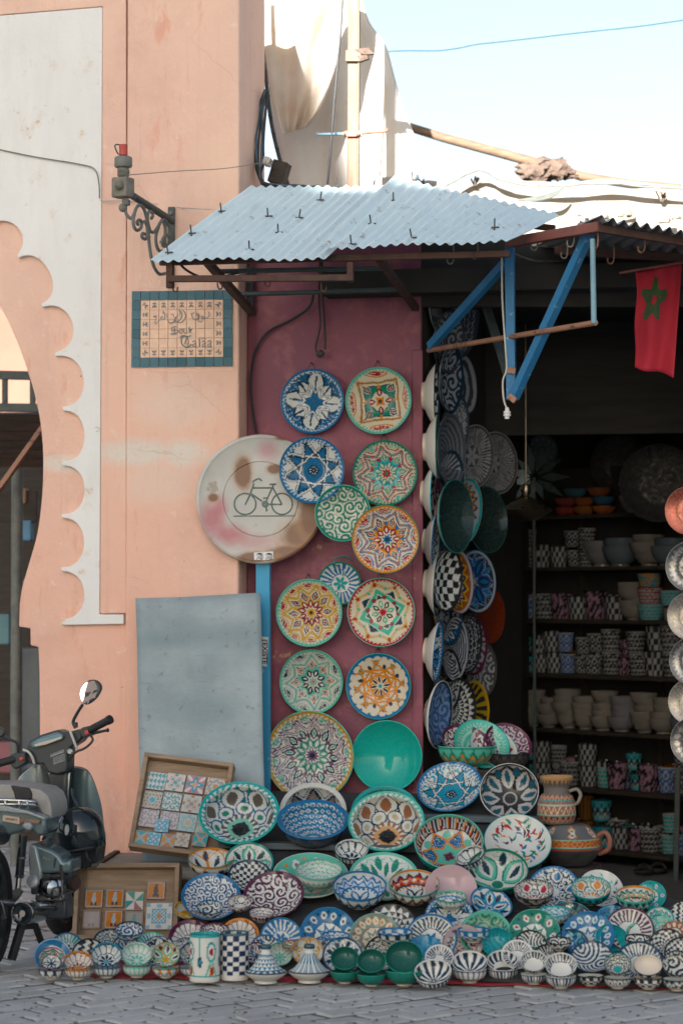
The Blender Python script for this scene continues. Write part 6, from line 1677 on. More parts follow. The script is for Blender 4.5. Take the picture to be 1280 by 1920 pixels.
pair(880, 1842, 64, 1803, 66, .62, 'bowl', 'spokes', (WH, N_, WH, WH, .06), 11, 'stripes', (WH, N_), WH, 'white cup with thin navy lines')
pair(942, 1839, 58, 1801, 60, .66, 'bowl', 'spokes', (WH, N_, WH, WH, .42), 15, 'bars', (WH, N_), WH, 'white cup with bold navy stripes')
pair(1000, 1845, 49, 1801, 50, .76, 'bowl', 'spokes', (WH, N_, WH, WH, .52), 24, 'bars', (WH, N_), WH, 'narrow white cup with fine navy stripes')
pair(1051, 1852, 57, 1808, 59, .74, 'bowl', 'spokes', (WH, N_, WH, WH, .5), 26, 'bars', (WH, N_), WH, 'wider white cup with fine navy stripes')
pot('cup', 'upright black and white checked cup under the rippled bowl', 1106, 1848, 48, 'U', 'bowl', 'plain', (W_, W_, N_), 8, 0, 'check', (W_, K_), N_, cat='bowl', group=FG)
pair(1157, 1853, 51, 1806, 51, .78, 'bowl', 'hatch', (W_, K_, T_), 12, 'hatch', (W_, K_), K_, 'black and white lattice cup')
pair(1214, 1854, 54, 1809, 54, .72, 'bowl', 'rings', ((.74, .68, .60),) * 3, 1, 'check', (WH, K_), N_, 'checked cup with plain cream inside')
pair(1269, 1857, 54, 1805, 58, .80, 'bowl', 'scroll', (W_, K_, N_), 10, 'scroll', (W_, K_), N_, 'black and white scrawled cup')

# ---- lathe ware with painted outsides: mugs, tagines, jugs
def lathe_pot(name, prof_, c, seg, paint, parent=None, mat='glaze', axis=(0, 0, 1)):
    m = len(prof_); th = np.arange(seg) * 2 * pi / seg
    pr = np.array([q[0] for q in prof_]); pz = np.array([q[1] for q in prof_])
    co = np.stack([(pr[:, None] * np.cos(th)).ravel(), (pr[:, None] * np.sin(th)).ravel(), np.repeat(pz, seg)], -1)
    i, k = np.meshgrid(np.arange(m - 1), np.arange(seg), indexing='ij'); a = i * seg + k; b = i * seg + (k + 1) % seg
    fc = np.stack([a, b, b + seg, a + seg], -1).reshape(-1, 4)
    fl_ = [tuple(int(t) for t in f) for f in fc] + [tuple(range(seg))[::-1], tuple(range((m - 1) * seg, m * seg))]
    co = co + np.array(tuple(c))
    me = bpy.data.meshes.new(name); me.from_pydata(co.tolist(), [], fl_)
    C = paint(np.repeat(np.arange(m) / (m - 1), seg), np.repeat(pz, seg), np.tile(th, m), np.repeat(pr, seg))
    C = np.concatenate([C, np.ones((len(C), 1))], 1).astype(np.float32)
    at_ = me.color_attributes.new('col', 'FLOAT_COLOR', 'POINT'); at_.data.foreach_set('color', C.ravel())
    me.polygons.foreach_set('use_smooth', [True] * len(me.polygons))
    try: me.set_sharp_from_angle(angle=rad(50))
    except Exception: pass
    return link(name, me, M[mat], parent)
def fillc(n, c): return np.tile(np.array(c, np.float32), (n, 1))
def lin(a, b, n): return [(a[0] + (b[0] - a[0]) * k / n, a[1] + (b[1] - a[1]) * k / n) for k in range(n + 1)]
def mug_prof(R, H): return [(R * .5, 0), (R * .95, .002)] + lin((R, .006), (R, H), 34) + [(R * .97, H + .003), (R * .93, H)] + lin((R * .92, H - .01), (R * .88, .02), 6) + [(0.001, .018)]
def mug(u, vb, w_, h_px, paint, label):
    b = PZ(u, vb - 3, .012); R = PX(w_, b) / 2; H = PX(h_px, b)
    o = lathe_pot('mug', mug_prof(R, H), b, 72, lambda s, z, th, r: paint(s, z / H, th + pi / 2 + pi / 4 + .85, r), None)
    tag(o, label, 'mug')
def paint_check(s, z, th, r):
    c = fillc(len(z), (.72, .70, .66)); k = (z > .14) & (z < .985)
    c[k & ((np.floor(z * 9.4) + np.floor(th / (2 * pi) * 14)) % 2 == 0)] = (.012, .03, .08); c[(z > .97)] = (.05, .1, .12); return c
def paint_teal(s, z, th, r):
    c = fillc(len(z), (.70, .69, .64)); a = ((th / (2 * pi) * 4) % 1) - .5
    d = np.hypot(a * 2.6, (z - .66) * 2.6); c[(d > .42) & (d < .56)] = T_; c[d < .2] = R_d
    c[(np.abs(np.abs(a) * 1.4 - (.52 - z) * .9) < .05) & (z < .5) & (z > .15)] = (.15, .45, .38)
    d = np.hypot((np.abs(a) - .5) * 3, (z - .45) * 2.4); c[(d < .3)] = N_; c[d < .14] = L_
    d = np.hypot(a * 3, (z - .26) * 3); c[d < .22] = R_d; c[(d > .26) & (d < .36)] = O_
    c[(np.abs(np.abs(a) - .5) < .03) & (z > .55)] = T_; c[(z > .13) & (z < .165)] = T_; c[z > .945] = T_; return c
mug(384, 1843, 57, 88, paint_teal, 'tall white mug with turquoise medallions in the front row')
mug(440, 1840, 54, 88, paint_check, 'tall mug checked in navy and white in the front row')
def tagine(u, vb, w_, hpx, label, kind):
    b = PZ(u, vb - 3, .012); R = PX(w_, b) / 2; H = PX(hpx, b)
    t = thing('small_tagine', label, 'tagine', b, 'little tagines in the front row')
    lathe_pot('dish', [(.001, 0), (R * .55, 0), (R * .52, H * .06), (R * .80, H * .15), (R * .99, H * .245), (R, H * .27), (R * .93, H * .275), (.001, H * .2)], b, 64, lambda s, z, th, r: fillc(len(z), (.62, .60, .56)), t)
    def pl(s, z, th, r):
        h = (z / H - .27) / .5; c = fillc(len(z), (.70, .69, .64))
        if kind == 'scale':
            bb = h * 5.5; rw = np.floor(bb); fa = np.abs(((th / (2 * pi) * 18 + (rw % 2) * .5) % 1) - .5) * 2; c[(fa < (bb - rw)) & (h < 1)] = (.03, .16, .26)
        else:
            fa = np.abs(((th / (2 * pi) * 18) % 1) - .5) * 2; c[(fa < .55 - .0 * h) & (h < .95) & (h > .05)] = (.03, .16, .26); c[(fa < .16) & (h < .5)] = (.6, .6, .56)
        c[h < .06] = N_; return c
    ld = lathe_pot('lid', [(R * .90, H * .28), (R * .985, H * .285)] + [(R * (.97 - .74 * (k / 22) ** .75), H * (.30 + .47 * (k / 22) ** 1.25)) for k in range(23)] + [(R * .22, H * .84), (R * .24, H * .88)] + [(.001, H * .88)], b, 96, pl, t)
    lathe_pot('knob', [(.001, H * .87), (R * .25, H * .87), (R * .27, H * .92), (R * .24, H * .975), (R * .14, H * .97), (.001, H * .93)], b, 32, lambda s, z, th, r: fillc(len(z), (.03, .08, .10)), ld)
tagine(498, 1845, 80, 72, 'little tagine with blue and white scales beside the checked mug', 'scale')
tagine(580, 1844, 79, 72, 'little tagine with blue vertical stripes beside the green cups', 'stripe')

# ---- jug and covered pot at the right end of the heap
YJ = -.62
b = P(1066, 1622, YJ); R = PX(126, b) / 2
cp = thing('covered_pot', 'wide dark clay pot with painted shoulder and a red handle', 'pot', (b.x, b.y, b.z))
def paint_pot(s, z, th, r):
    zz = (z / (R * 1.2)); c = fillc(len(z), (.045, .045, .048)); hi = zz > .42
    c[hi] = (.10, .105, .11)
    c[(zz > .42) & (zz < .465)] = (.30, .09, .06)
    bd = (zz > .50) & (zz < .68); c[bd] = (.42, .25, .13); f = np.abs(((th / (2 * pi) * 34) % 1) - .5) * 2; g_ = np.abs((zz - .59) / .09); c[bd & (np.abs(f + g_ - .8) < .25)] = (.32, .08, .05); c[(zz > .475) & (zz < .505)] = S_; c[(zz > .675) & (zz < .70)] = S_
    a = ((th / (2 * pi) * 7) % 1) - .5; d = np.hypot(a * 5.2, (zz - .84) * 7.0); k = (zz > .70)
    c[k & (d < 1.05)] = O_; c[k & (d < .9)] = (.10, .105, .11); c[k & (d < .8)] = (.45, .50, .46); c[k & (d < .52)] = (.30, .10, .08); c[k & (d < .3)] = (.5, .5, .45)
    return c
Rk = R
pr = [(.001, 0), (Rk * .55, 0)] + lin((Rk * .62, .01), (Rk * .95, Rk * .42), 10) + lin((Rk * 1.02, Rk * .5), (Rk * 1.03, Rk * .56), 3) + lin((Rk * .96, Rk * .57), (Rk * .95, Rk * .84), 14) + lin((Rk * .93, Rk * .86), (Rk * .60, Rk * 1.18), 22) + [(Rk * .5, Rk * 1.22), (.001, Rk * 1.22)]
lathe_pot('body', pr, b, 110, paint_pot, cp, 'matte_glaze')
hb = b + Vector((Rk * .9, -Rk * .15, Rk * .72))
MB().tube(smooth_line([hb + Vector((-.01, 0, .02)), hb + Vector((.025, -.01, .045)), hb + Vector((.05, -.01, .02)), hb + Vector((.045, -.01, -.03)), hb + Vector((.0, 0, -.055))], 6), .012, 10).build('handle', simple('red_clay', (.24, .085, .055), (.18, .06, .04), 20, .6), cp, smooth=True)
# stool under it
ps_ = thing('stool', 'dark wooden box stool under the covered pot', 'stool', (b.x, b.y, 0))
MB().box((b.x, b.y, b.z / 2 - .002), (R * 1.7, .26, b.z - .004)).build('box', M['wood_dark'], ps_, bevel=.006)
b2 = b + Vector((P(1043, 1600, YJ).x - P(1066, 1600, YJ).x, 0, R * 1.22 + .001)); Rj = PX(73, b2) / 2; Hj = PX(1538 - 1449, b2)
jg = thing('painted_jug', 'painted jug with flared scalloped mouth standing on the covered pot', 'jug', b2)
def paint_jug(s, z, th, r):
    h = z / Hj; c = fillc(len(z), (.13, .115, .105)); f = np.abs(((th / (2 * pi) * 20) % 1) - .5) * 2
    c[(h > .86)] = (.40, .26, .16); c[(h > .80) & (h < .92) & (f > .5)] = (.08, .07, .06)
    c[(h > .50) & (h < .62) & (np.hypot(f, (h - .5) * 9) < .95) & (np.hypot(f, (h - .5) * 9) > .55)] = (.55, .30, .22)
    c[(h > .43) & (h < .50) & (np.sin(th * 40) > 0)] = (.35, .2, .14); c[np.abs(h - .41) < .015] = (.4, .42, .38); c[np.abs(h - .51) < .012] = T_
    k = (h > .22) & (h < .38); c[k] = (.24, .13, .11); c[k & (np.abs((h - .22) / .16 - f) < .2)] = (.6, .45, .32); c[np.abs(h - .20) < .02] = S_
    k = h < .17; d = np.hypot(f, (h - .16) * 9); c[k & (d < .95) & (d > .6)] = (.45, .25, .18); c[k & (d < .6)] = (.09, .03, .03)
    return c
pj = [(.001, 0), (Rj * .80, 0)] + lin((Rj * .86, .004), (Rj, Hj * .16), 7) + lin((Rj, Hj * .18), (Rj * .97, Hj * .42), 11) + lin((Rj * .99, Hj * .44), (Rj * .80, Hj * .60), 9) + lin((Rj * .66, Hj * .64), (Rj * .64, Hj * .76), 6) + lin((Rj * .68, Hj * .79), (Rj * .86, Hj * .97), 9) + [(Rj * .84, Hj), (Rj * .76, Hj * .97)] + lin((Rj * .7, Hj * .92), (Rj * .5, Hj * .78), 4) + [(.001, Hj * .76)]
lathe_pot('body', pj, b2, 96, paint_jug, jg, 'matte_glaze')
hb = b2 + Vector((Rj * .9, -.01, Hj * .55))
MB().tube(smooth_line([hb + Vector((-.02, 0, .03)), hb + Vector((.015, -.01, .04)), hb + Vector((.032, -.01, .015)), hb + Vector((.02, -.01, -.02)), hb + Vector((-.004, 0, -.035))], 6), .008, 10).build('handle', M['lamp_box'], jg, smooth=True)

# ---- stack of bowls on the crate
SG_ = 'bowls stacked on the dark crate'
pot('painted_bowl', 'wide green rimmed bowl with a band of flowers on the crate', 874, 1437 + 6, 108, 'U', 'bowl', 'plain', (K_, K_, K_), 8, 0, 'zig', (S_, G_, O_), S_, Y=.07, cat='bowl', group=SG_)
pot('painted_bowl', 'dark lattice bowl on the crate beside the flower band bowl', 952, 1437 + 8, 80, 'U', 'bowl', 'plain', (K_, K_, K_), 8, 0, 'hatch', (D_, K_), K_, Y=.12, cat='bowl', group=SG_)
pot('painted_bowl', 'bowl of purple arabesques tipped into the flower band bowl', 876, 1392, 100, .62, 'dish', 'scroll', (W_, V_, V_), 20, 1.3, 'plain', None, V_, 22, Y=.07, cat='bowl', group=SG_)
pot('painted_plate', 'mint green plate behind the purple arabesque bowl', 903, 1394, 108, .8, 'plate', 'band', ((.40, .62, .52), (.16, .48, .40), S_, S_), 40, 0, 'plain', None, T_, 26, Y=.12, cat='plate', group=SG_)
pot('painted_plate', 'turquoise edged floral plate behind the mint plate', 925, 1400, 96, .7, 'plate', 'floral', (W_, G_, V_, R_d), 12, .5, 'plain', None, TQ, 30, Y=.15, cat='plate', group=SG_)
pot('painted_plate', 'purple scrolled plate standing at the back of the stack', 953, 1392, 92, .75, 'plate', 'scroll', ((.42, .38, .40), V_, V_), 22, .9, 'plain', None, V_, 28, Y=.19, cat='plate', group=SG_)

# ================================================================== SHOP SHELVES
SA = P(930, 1300, 3.35); ang = rad(-38); sd_ = Vector((math.cos(ang), math.sin(ang), 0)); sn_ = Vector((math.sin(ang), -math.cos(ang), 0)); LS = 1.95
SA = Vector((SA.x, SA.y, 0))
su = thing('shelf_unit', 'dark wooden shelf unit along the inner wall of the shop', 'shelves', SA + sd_ * LS / 2)
zs = [.10, .455, .80, 1.135, 1.465, 1.785, 2.10]
rotS = Matrix.Rotation(ang, 3, 'Z')
for z in zs: MB().box(SA + sd_ * LS / 2 + Vector((0, 0, z - .012)), (LS, .26, .022), rotS).build('shelf_board', M['wood_dark'], su)
for s_ in (0.0, .33, .66, 1.0): MB().box(SA + sd_ * (LS * s_) - sn_ * .12 + Vector((0, 0, 1.05)), (.03, .02, 2.1), rotS).build('upright', M['wood_dark'], su)
MB().box(SA + sd_ * LS / 2 - sn_ * .14 + Vector((0, 0, 1.2)), (LS, .02, 2.4), rotS).build('back_panel', M['room'], su)
bar('post', P(1270, 1440, 1.95), Vector((P(1266, 1640, 1.95).x, 1.95, 0)), .03, .03, M['iron_dark'], su)
def small_mesh(kind, ext, eq, R, H):
    seg = 40
    if kind == 'beaker': pr_ = [(.001, 0), (R * .72, 0)] + lin((R * .78, .003), (R, H), 16) + [(R * .95, H + .002), (R * .9, H - .01), (R * .7, .03), (.001, .02)]
    else: pr_ = [(.001, 0), (R * .5, 0), (R * .5, .008)] + [(R * (.5 + .5 * math.sin(k / 12 * pi / 2)), .01 + (H - .01) * (1 - math.cos(k / 12 * pi / 2)) ** .8) for k in range(13)] + [(R * .96, H + .002), (R * .9, H - .01), (R * .5, .03), (.001, .025)]
    def pn(s, z, th, r): return ext_paint(.2 + np.clip(z / H, 0, 1) * .8, th, ext, eq)
    o = lathe_pot('tmp', pr_, (0, 0, 0), seg, pn)
    me = o.data; bpy.data.objects.remove(o); return me
WB = (.36, .37, .37)  # dimmed white: shade of the shop put into the shelf cup colours
kinds = {
 'speck': [small_mesh('bowl', 'plain', ((.20, .20, .22), E_), .075, .075), small_mesh('bowl', 'plain', ((.22, .21, .19), E_), .075, .075), small_mesh('bowl', 'plain', ((.12, .145, .17), E_), .08, .085)],
 'dot': [small_mesh('beaker', 'check', (WB, K_), .055, .115), small_mesh('beaker', 'scales', ((.03, .03, .035), WB), .055, .115), small_mesh('beaker', 'hatch', ((.03, .03, .04), WB), .055, .10)],
 'col': [small_mesh('beaker', 'zig', ((.10, .30, .33), K_, WB), .05, .10), small_mesh('beaker', 'scroll', ((.30, .20, .26), K_), .05, .12), small_mesh('beaker', 'bars', ((.17, .09, .03), (.08, .04, .02)), .045, .115), small_mesh('beaker', 'hatch', ((.10, .16, .34), WB), .05, .11), small_mesh('beaker', 'scales', ((.08, .30, .30), WB), .05, .11)],
 'hex': [small_mesh('beaker', 'scales', ((.12, .36, .40), WB), .075, .085), small_mesh('beaker', 'scales', (WB, R_d), .068, .085), small_mesh('beaker', 'scroll', ((.08, .28, .36), (.45, .25, .12)), .066, .07)],
}
lab = {'speck': 'speckled grey cup stacked on a shop shelf', 'dot': 'black and white spotted beaker on a shop shelf', 'col': 'coloured patterned beaker on a shop shelf', 'hex': 'honeycomb patterned cup stacked on a shop shelf'}
grp = {'speck': 'speckled cups on the shelves', 'dot': 'spotted beakers on the shelves', 'col': 'coloured beakers on the shelves', 'hex': 'honeycomb cups on the shelves'}
shelf_names = ['on the %s shop shelf%s' % q for q in (('lowest', ''), ('second', ' up'), ('third', ' up'), ('fourth', ' up'), ('fifth', ' up'), ('sixth', ' up'))]
looks = {'speck': ['mauve grey speckled cup', 'cream speckled cup', 'blue grey speckled cup'], 'dot': ['black and white checked beaker', 'black beaker netted in white', 'black beaker with white lattice'],
         'col': ['turquoise zigzag beaker', 'plum scrawled beaker', 'amber striped beaker', 'blue lattice beaker', 'teal scale patterned beaker'], 'hex': ['aqua honeycomb cup', 'red and white honeycomb cup', 'teal and orange floral cup']}
def put(kind, k, s_, z, fwd=0.0, scale=1.0, label=None, pos=''):
    kk = k % len(kinds[kind]); me = kinds[kind][kk]
    o = bpy.data.objects.new('shelf_cup', me); col.objects.link(o)
    o.location = SA + sd_ * s_ + sn_ * fwd + Vector((0, 0, z)); o.rotation_euler = (0, 0, random.uniform(0, 6)); o.scale = (scale,) * 3
    sh = max(i for i in range(len(zs)) if zs[i] <= z + .001)
    tag(o, looks[kind][kk] + pos + ' ' + shelf_names[min(sh, 5)], 'cup', looks[kind][kk] + pos + ' ' + shelf_names[min(sh, 5)])
def row(z, items, s0=.18):
    s_ = s0
    for kind, n, sc in items:
        k = random.randrange(5); wd = {'speck': .165, 'dot': .12, 'col': .112, 'hex': .16}[kind] * sc * (.97 if kind == 'speck' else 1.06)
        for j in range(n):
            pos = '' if n == 1 else ' standing on another' if j == n - 1 and n == 2 else ' topping its stack' if j == n - 1 else ' low in its stack' if j == 0 else ' within its stack'
            put(kind, (k + (j if kind == 'hex' else 0)), s_ + random.uniform(-.006, .006), z + j * ({'speck': .038, 'dot': .131, 'col': .136, 'hex': .098}[kind]) * sc, random.uniform(-.02, .03), sc * 1.12, pos=pos)
        s_ += wd
        if s_ > LS - .05: break
row(zs[0], [('col', 1, 1), ('col', 2, 1), ('col', 1, 1.1), ('col', 2, 1), ('dot', 1, 1), ('col', 2, 1.15), ('col', 2, 1.15), ('dot', 1, 1), ('col', 1, 1), ('dot', 1, 1.1), ('col', 2, .9), ('col', 1, 1), ('col', 2, .9), ('col', 1, 1), ('col', 2, 1)])
row(zs[1], [('dot', 1, 1), ('col', 2, 1), ('dot', 2, 1), ('dot', 2, .9), ('dot', 1, 1.1), ('dot', 2, 1), ('col', 1, 1), ('col', 1, 1.2), ('col', 2, .9), ('col', 1, 1.2), ('col', 1, 1.2), ('dot', 2, .95), ('col', 2, 1), ('dot', 2, .95), ('dot', 1, 1.2)])
row(zs[2], [('speck', 5, .95), ('speck', 5, .95), ('speck', 4, .9), ('speck', 5, 1), ('speck', 4, 1), ('speck', 5, 1), ('speck', 4, 1.05), ('speck', 5, 1), ('speck', 4, 1.05), ('speck', 4, 1.05)])
row(zs[3], [('dot', 2, .9), ('col', 2, .9), ('dot', 2, .9), ('dot', 2, 1), ('col', 2, .95), ('dot', 2, .9), ('dot', 2, 1), ('dot', 2, 1.05), ('col', 2, .8), ('dot', 2, 1), ('dot', 2, 1.15), ('dot', 2, 1.15), ('dot', 2, 1)])
row(zs[4], [('dot', 1, 1), ('col', 1, 1.2), ('dot', 1, 1.2), ('col', 1, 1.2), ('dot', 1, 1.1), ('col', 1, 1.3), ('dot', 1, 1.1), ('speck', 5, .95), ('hex', 3, 1.0), ('hex', 2, .9), ('hex', 3, .9), ('speck', 4, 1)])
row(zs[5], [('dot', 2, .9), ('dot', 2, .9), ('dot', 1, 1.1), ('dot', 1, 1), ('dot', 2, .9), ('dot', 2, .9), ('speck', 2, 1.25), ('speck', 2, 1.25), ('speck', 3, 1.15), ('speck', 2, 1.2)])
for zi, cnt in ((0, 11), (1, 12), (3, 12), (4, 9)):     # a second file of beakers at the back of the shelves
    for k in range(cnt):
        put('dot' if k % 3 else 'col', random.randrange(5), .22 + k * (LS - .35) / cnt + random.uniform(-.02, .02), zs[zi], -.075, 1.2 + random.uniform(0, .25), pos=' at the back')
# coloured bowls and boxes on the top shelf
for k, (s_, j, c_) in enumerate(((.62, 0, (.28, .05, .04)), (.62, 1, (.26, .06, .05)), (.78, 0, (.30, .11, .03)), (.78, 1, (.28, .09, .03)), (.94, 0, (.30, .10, .03)), (.94, 1, (.04, .12, .20)), (.70, 2, (.05, .14, .2)), (.90, 2, (.25, .08, .03)))):
    R = .075
    o = MB().lathe([(.001, 0), (R * .5, 0), (R * .85, .02), (R, .045), (R * .96, .052), (R * .8, .03), (.001, .012)], SA + sd_ * s_ + Vector((0, 0, zs[6] + j * .055)), n=32).build('glazed_bowl', simple('glaze_%d' % k, c_, None, 8, .2), smooth=True)
    tag(o, ('red' if c_[1] < .07 else 'orange' if c_[0] > .2 else 'blue') + ' glazed bowl ' + ('at the foot of a pile', 'second up in a pile', 'topping a pile')[j] + ' on the top shop shelf', 'bowl', 'glazed bowls on the top shelf')
for (s_, R, c_, lb_) in ((1.2, .10, (.32, .31, .33), 'white bowl at the bottom of the pair on the top shelf'), (1.2, .10, (.42, .18, .15), 'salmon bowl stacked in the white bowl on the top shelf')):
    z = zs[6] + (.0 if 'bottom' in lb_ else .075)
    o = MB().lathe([(.001, 0), (R * .45, 0), (R * .8, .04), (R, .10), (R * .96, .105), (R * .75, .05), (.001, .02)], SA + sd_ * s_ + Vector((0, 0, z)), n=32).build('glazed_bowl', simple('pair_glaze', c_, None, 8, .3), smooth=True)
    tag(o, lb_, 'bowl')
# big dark plates standing at the back and a brass lamp
for (u, v, w_, Y, c_, lb_) in ((1235, 905, 150, 2.2, (.014, .016, .018), 'large dark plate standing on the top shelf beside the salmon bowl'), (1160, 870, 110, 2.9, (.02, .018, .018), 'dark round platter at the back of the top shelf'), (1015, 845, 60, 3.2, (.20, .24, .25), 'pale plate with dark face pattern behind the metal flower')):
    pot('platter', lb_, u, v, w_, 1, 'flat', 'band', (c_, tuple(k * .6 for k in c_), tuple(k * 1.6 for k in c_), c_), 12, 0, 'solid', (c_, c_), c_, axis=(.1, -1, .1), Y=Y, cat='platter', mat='matte_glaze')
br = thing('brass_lamp', 'round brass lantern hanging inside the shop', 'lantern', P(985, 975, 1.4))
c0 = P(985, 960, 1.4)
brass = simple('tarnished_brass', (.30, .26, .20), (.18, .14, .10), 12, .3, .9)
MB().lathe([(.001, .09), (.02, .085), (.05, .07), (.12, .03), (.15, .01), (.14, 0), (.10, -.02), (.06, -.045), (.03, -.05), (.001, -.05)], c0, n=40).build('shade', brass, br, smooth=True)
MB().lathe([(.001, .16), (.022, .15), (.03, .12), (.02, .09), (.001, .085)], c0, n=24).build('cap', brass, br, smooth=True)
MB().tube([c0 + Vector((0, 0, .15)), Vector((c0.x, c0.y, ZC - .01))], .006, 8).build('rod', brass, br)
ml = thing('metal_flower', 'dark metal leaf spray standing behind the brass lantern', 'ornament', P(1000, 920, 2.3))
c0 = P(1000, 895, 2.3)
for k in range(11):
    a = 2 * pi * k / 11; d = Vector((math.cos(a), -.15, math.sin(a))); L = random.uniform(.14, .22); s_ = Vector((-math.sin(a), 0, math.cos(a))) * .025
    MB().prism([c0 + d * .02, c0 + d * L * .5 + s_, c0 + d * L, c0 + d * L * .5 - s_], (0, .006, 0)).build('leaf', simple('dark_teal_metal', (.05, .075, .08), None, 12, .3, .6) if k == 0 else bpy.data.materials['dark_teal_metal'], ml)
MB().tube([c0, Vector((c0.x, c0.y, 0.02))], .01, 8).build('stem', M['iron_dark'], ml)
o = MB().box(tuple(P(985, 880, 3.75)), (.28, .02, .35)).build('wall_poster', simple('grey_poster', (.35, .34, .30), None, 5, .7)); tag(o, 'pale grey sheet on the back wall of the shop', 'sheet')
# dark sandals left on the shop floor
for k in range(2):
    c0 = PZ(1205 + k * 28, 1634 - k * 3, .03)
    t = thing('sandal', 'dark sandal lying on the shop floor', 'sandal', c0, 'pair of sandals on the shop floor')
    MB().lathe([(.001, -.012), (.05, -.012), (.055, 0), (.05, .01), (.001, .01)], c0 + Vector((0, 0, .0)), n=20).build('sole', M['black'], t)
    MB().tube(smooth_line([c0 + Vector((-.05, 0, 0)), c0 + Vector((-.02, -.01, .035)), c0 + Vector((.02, .01, .035)), c0 + Vector((.05, 0, 0))], 5), .009, 8).build('strap', M['black'], t, smooth=True)

# cables on the maroon wall
wire('wall_cable', [P(588, 545, .10), P(580, 575, .13), P(545, 600, .14), P(505, 620, .14), P(482, 650, .14), P(472, 690, .14), P(470, 740, .14), P(480, 812, .14)], .0075, M['cable'], 'black cable looping down the maroon wall beside the tile sign', cat='cable')
pl_ = thing('plug_lead', 'dark plug hanging on two leads above the wall plates', 'plug', P(600, 660, .12))
wire('lead', [P(600, 490, .0), P(598, 560, .12), P(600, 610, .13), P(592, 650, .13), P(596, 662, .125)], .005, M['cable'], parent=pl_)
wire('lead', [P(604, 490, .0), P(605, 560, .12), P(609, 620, .13), P(609, 655, .13)], .005, M['cable'], parent=pl_)
MB().lathe([(.001, 0), (.014, 0), (.018, .01), (.018, .035), (.001, .04)], P(602, 662, .13), (0, -1, -.3), 14).build('plug', M['cable'], pl_, smooth=True)
wire('green_string', [P(660, 1050, .10), P(645, 1042, .11), P(625, 1050, .12), P(632, 1062, .12)], .004, simple('green_twine', (.03, .2, .17), None, 20, .8), 'green string between two wall plates', cat='string')
# ================================================================== MOPED
def H_(x, y, Y): return P(x / 5.82, 1260 + y / 5.82, Y)
def E_c(x, y, Y): return P(x / 5.82, 1500 + y / 5.82, Y)
M['silver'] = simple('silver_paint', (.27, .305, .315), (.21, .245, .255), 3, .25, .3, bump=.01)
M['silver_dark'] = simple('teal_grey_paint', (.115, .165, .18), (.08, .125, .14), 3, .2, .3, bump=.01)
M['plastic'] = simple('black_plastic', (.026, .036, .042), (.02, .028, .033), 30, .38, bump=.03)
M['gloss'] = simple('glossy_black', (.010, .017, .021), (.007, .012, .016), 6, .08, bump=.0, spec=.7)
M['chrome'] = simple('dull_chrome', (.50, .52, .52), (.36, .38, .39), 14, .2, 1.0, bump=.02)
M['alloy'] = simple('oily_alloy', (.16, .17, .175), (.07, .075, .08), 25, .4, .8, bump=.1)
M['vinyl'] = simple('silver_vinyl', (.30, .285, .27), (.24, .23, .22), 8, .42, bump=.05)
M['mirror'] = simple('mirror_glass', (.92, .92, .92), (.9, .9, .9), 2, .02, 1.0, bump=0)
M['red_btn'] = simple('red_button', (.55, .05, .04), None, 20, .4)
M['brake_disc'] = simple('tan_print', (.42, .33, .25), (.36, .28, .2), 12, .5)
mp = thing('moped', 'silver and black moped parked in front of the pink arch wall', 'moped', Vector((P(60, 1700, -1.5).x, -1.5, 0)))
def rp(name, pts, Y, th_, m, fn=H_, bev=.008, parent=mp, k=0, skew=0.0):
    if k: 
        q = smooth_line([Vector((a, b, 0)) for a, b in pts] + [Vector((pts[0][0], pts[0][1], 0))], k)[:-1]
        pts = [(p.x, p.y) for p in q]
    f = [fn(a, b, Y + skew * (240 - b)) for a, b in pts]
    return MB().prism(f, (-.02 * th_, th_, 0)).build(name, m, parent, smooth=True, bevel=bev, segs=3)
def tb(name, pts, r, m, parent=mp, n=12, k=5): return MB().tube(smooth_line(pts, k), r, n).build(name, m, parent, smooth=True)
YH = -1.36
# handlebar cowl
cw = rp('handlebar_cowl', [(282, 838), (300, 800), (332, 745), (450, 685), (600, 638), (640, 635), (690, 657), (770, 652), (862, 622), (905, 640), (915, 700), (862, 770), (765, 830), (745, 900), (742, 1040), (735, 1092), (622, 1125), (520, 1100), (470, 1012), (380, 1012), (270, 985)], YH, .11, M['plastic'], bev=.014)
rp('instrument_bezel', [(330, 800), (350, 762), (450, 705), (620, 655), (690, 680), (700, 715), (680, 745), (520, 800), (400, 835), (350, 832)], YH - .012, .03, M['silver_dark'], bev=.006)
rp('instrument_glass', [(358, 790), (420, 742), (560, 697), (640, 675), (680, 690), (678, 726), (500, 792), (385, 816)], YH - .018, .012, simple('dial_teal', (.12, .24, .28), (.18, .30, .33), 6, .12), bev=.002)
rp('dial_face', [(375, 796), (430, 772), (560, 738), (672, 705), (676, 726), (500, 792), (388, 813)], YH - .0205, .006, simple('dial_cream', (.55, .47, .38), (.46, .38, .3), 12, .3), bev=.001)
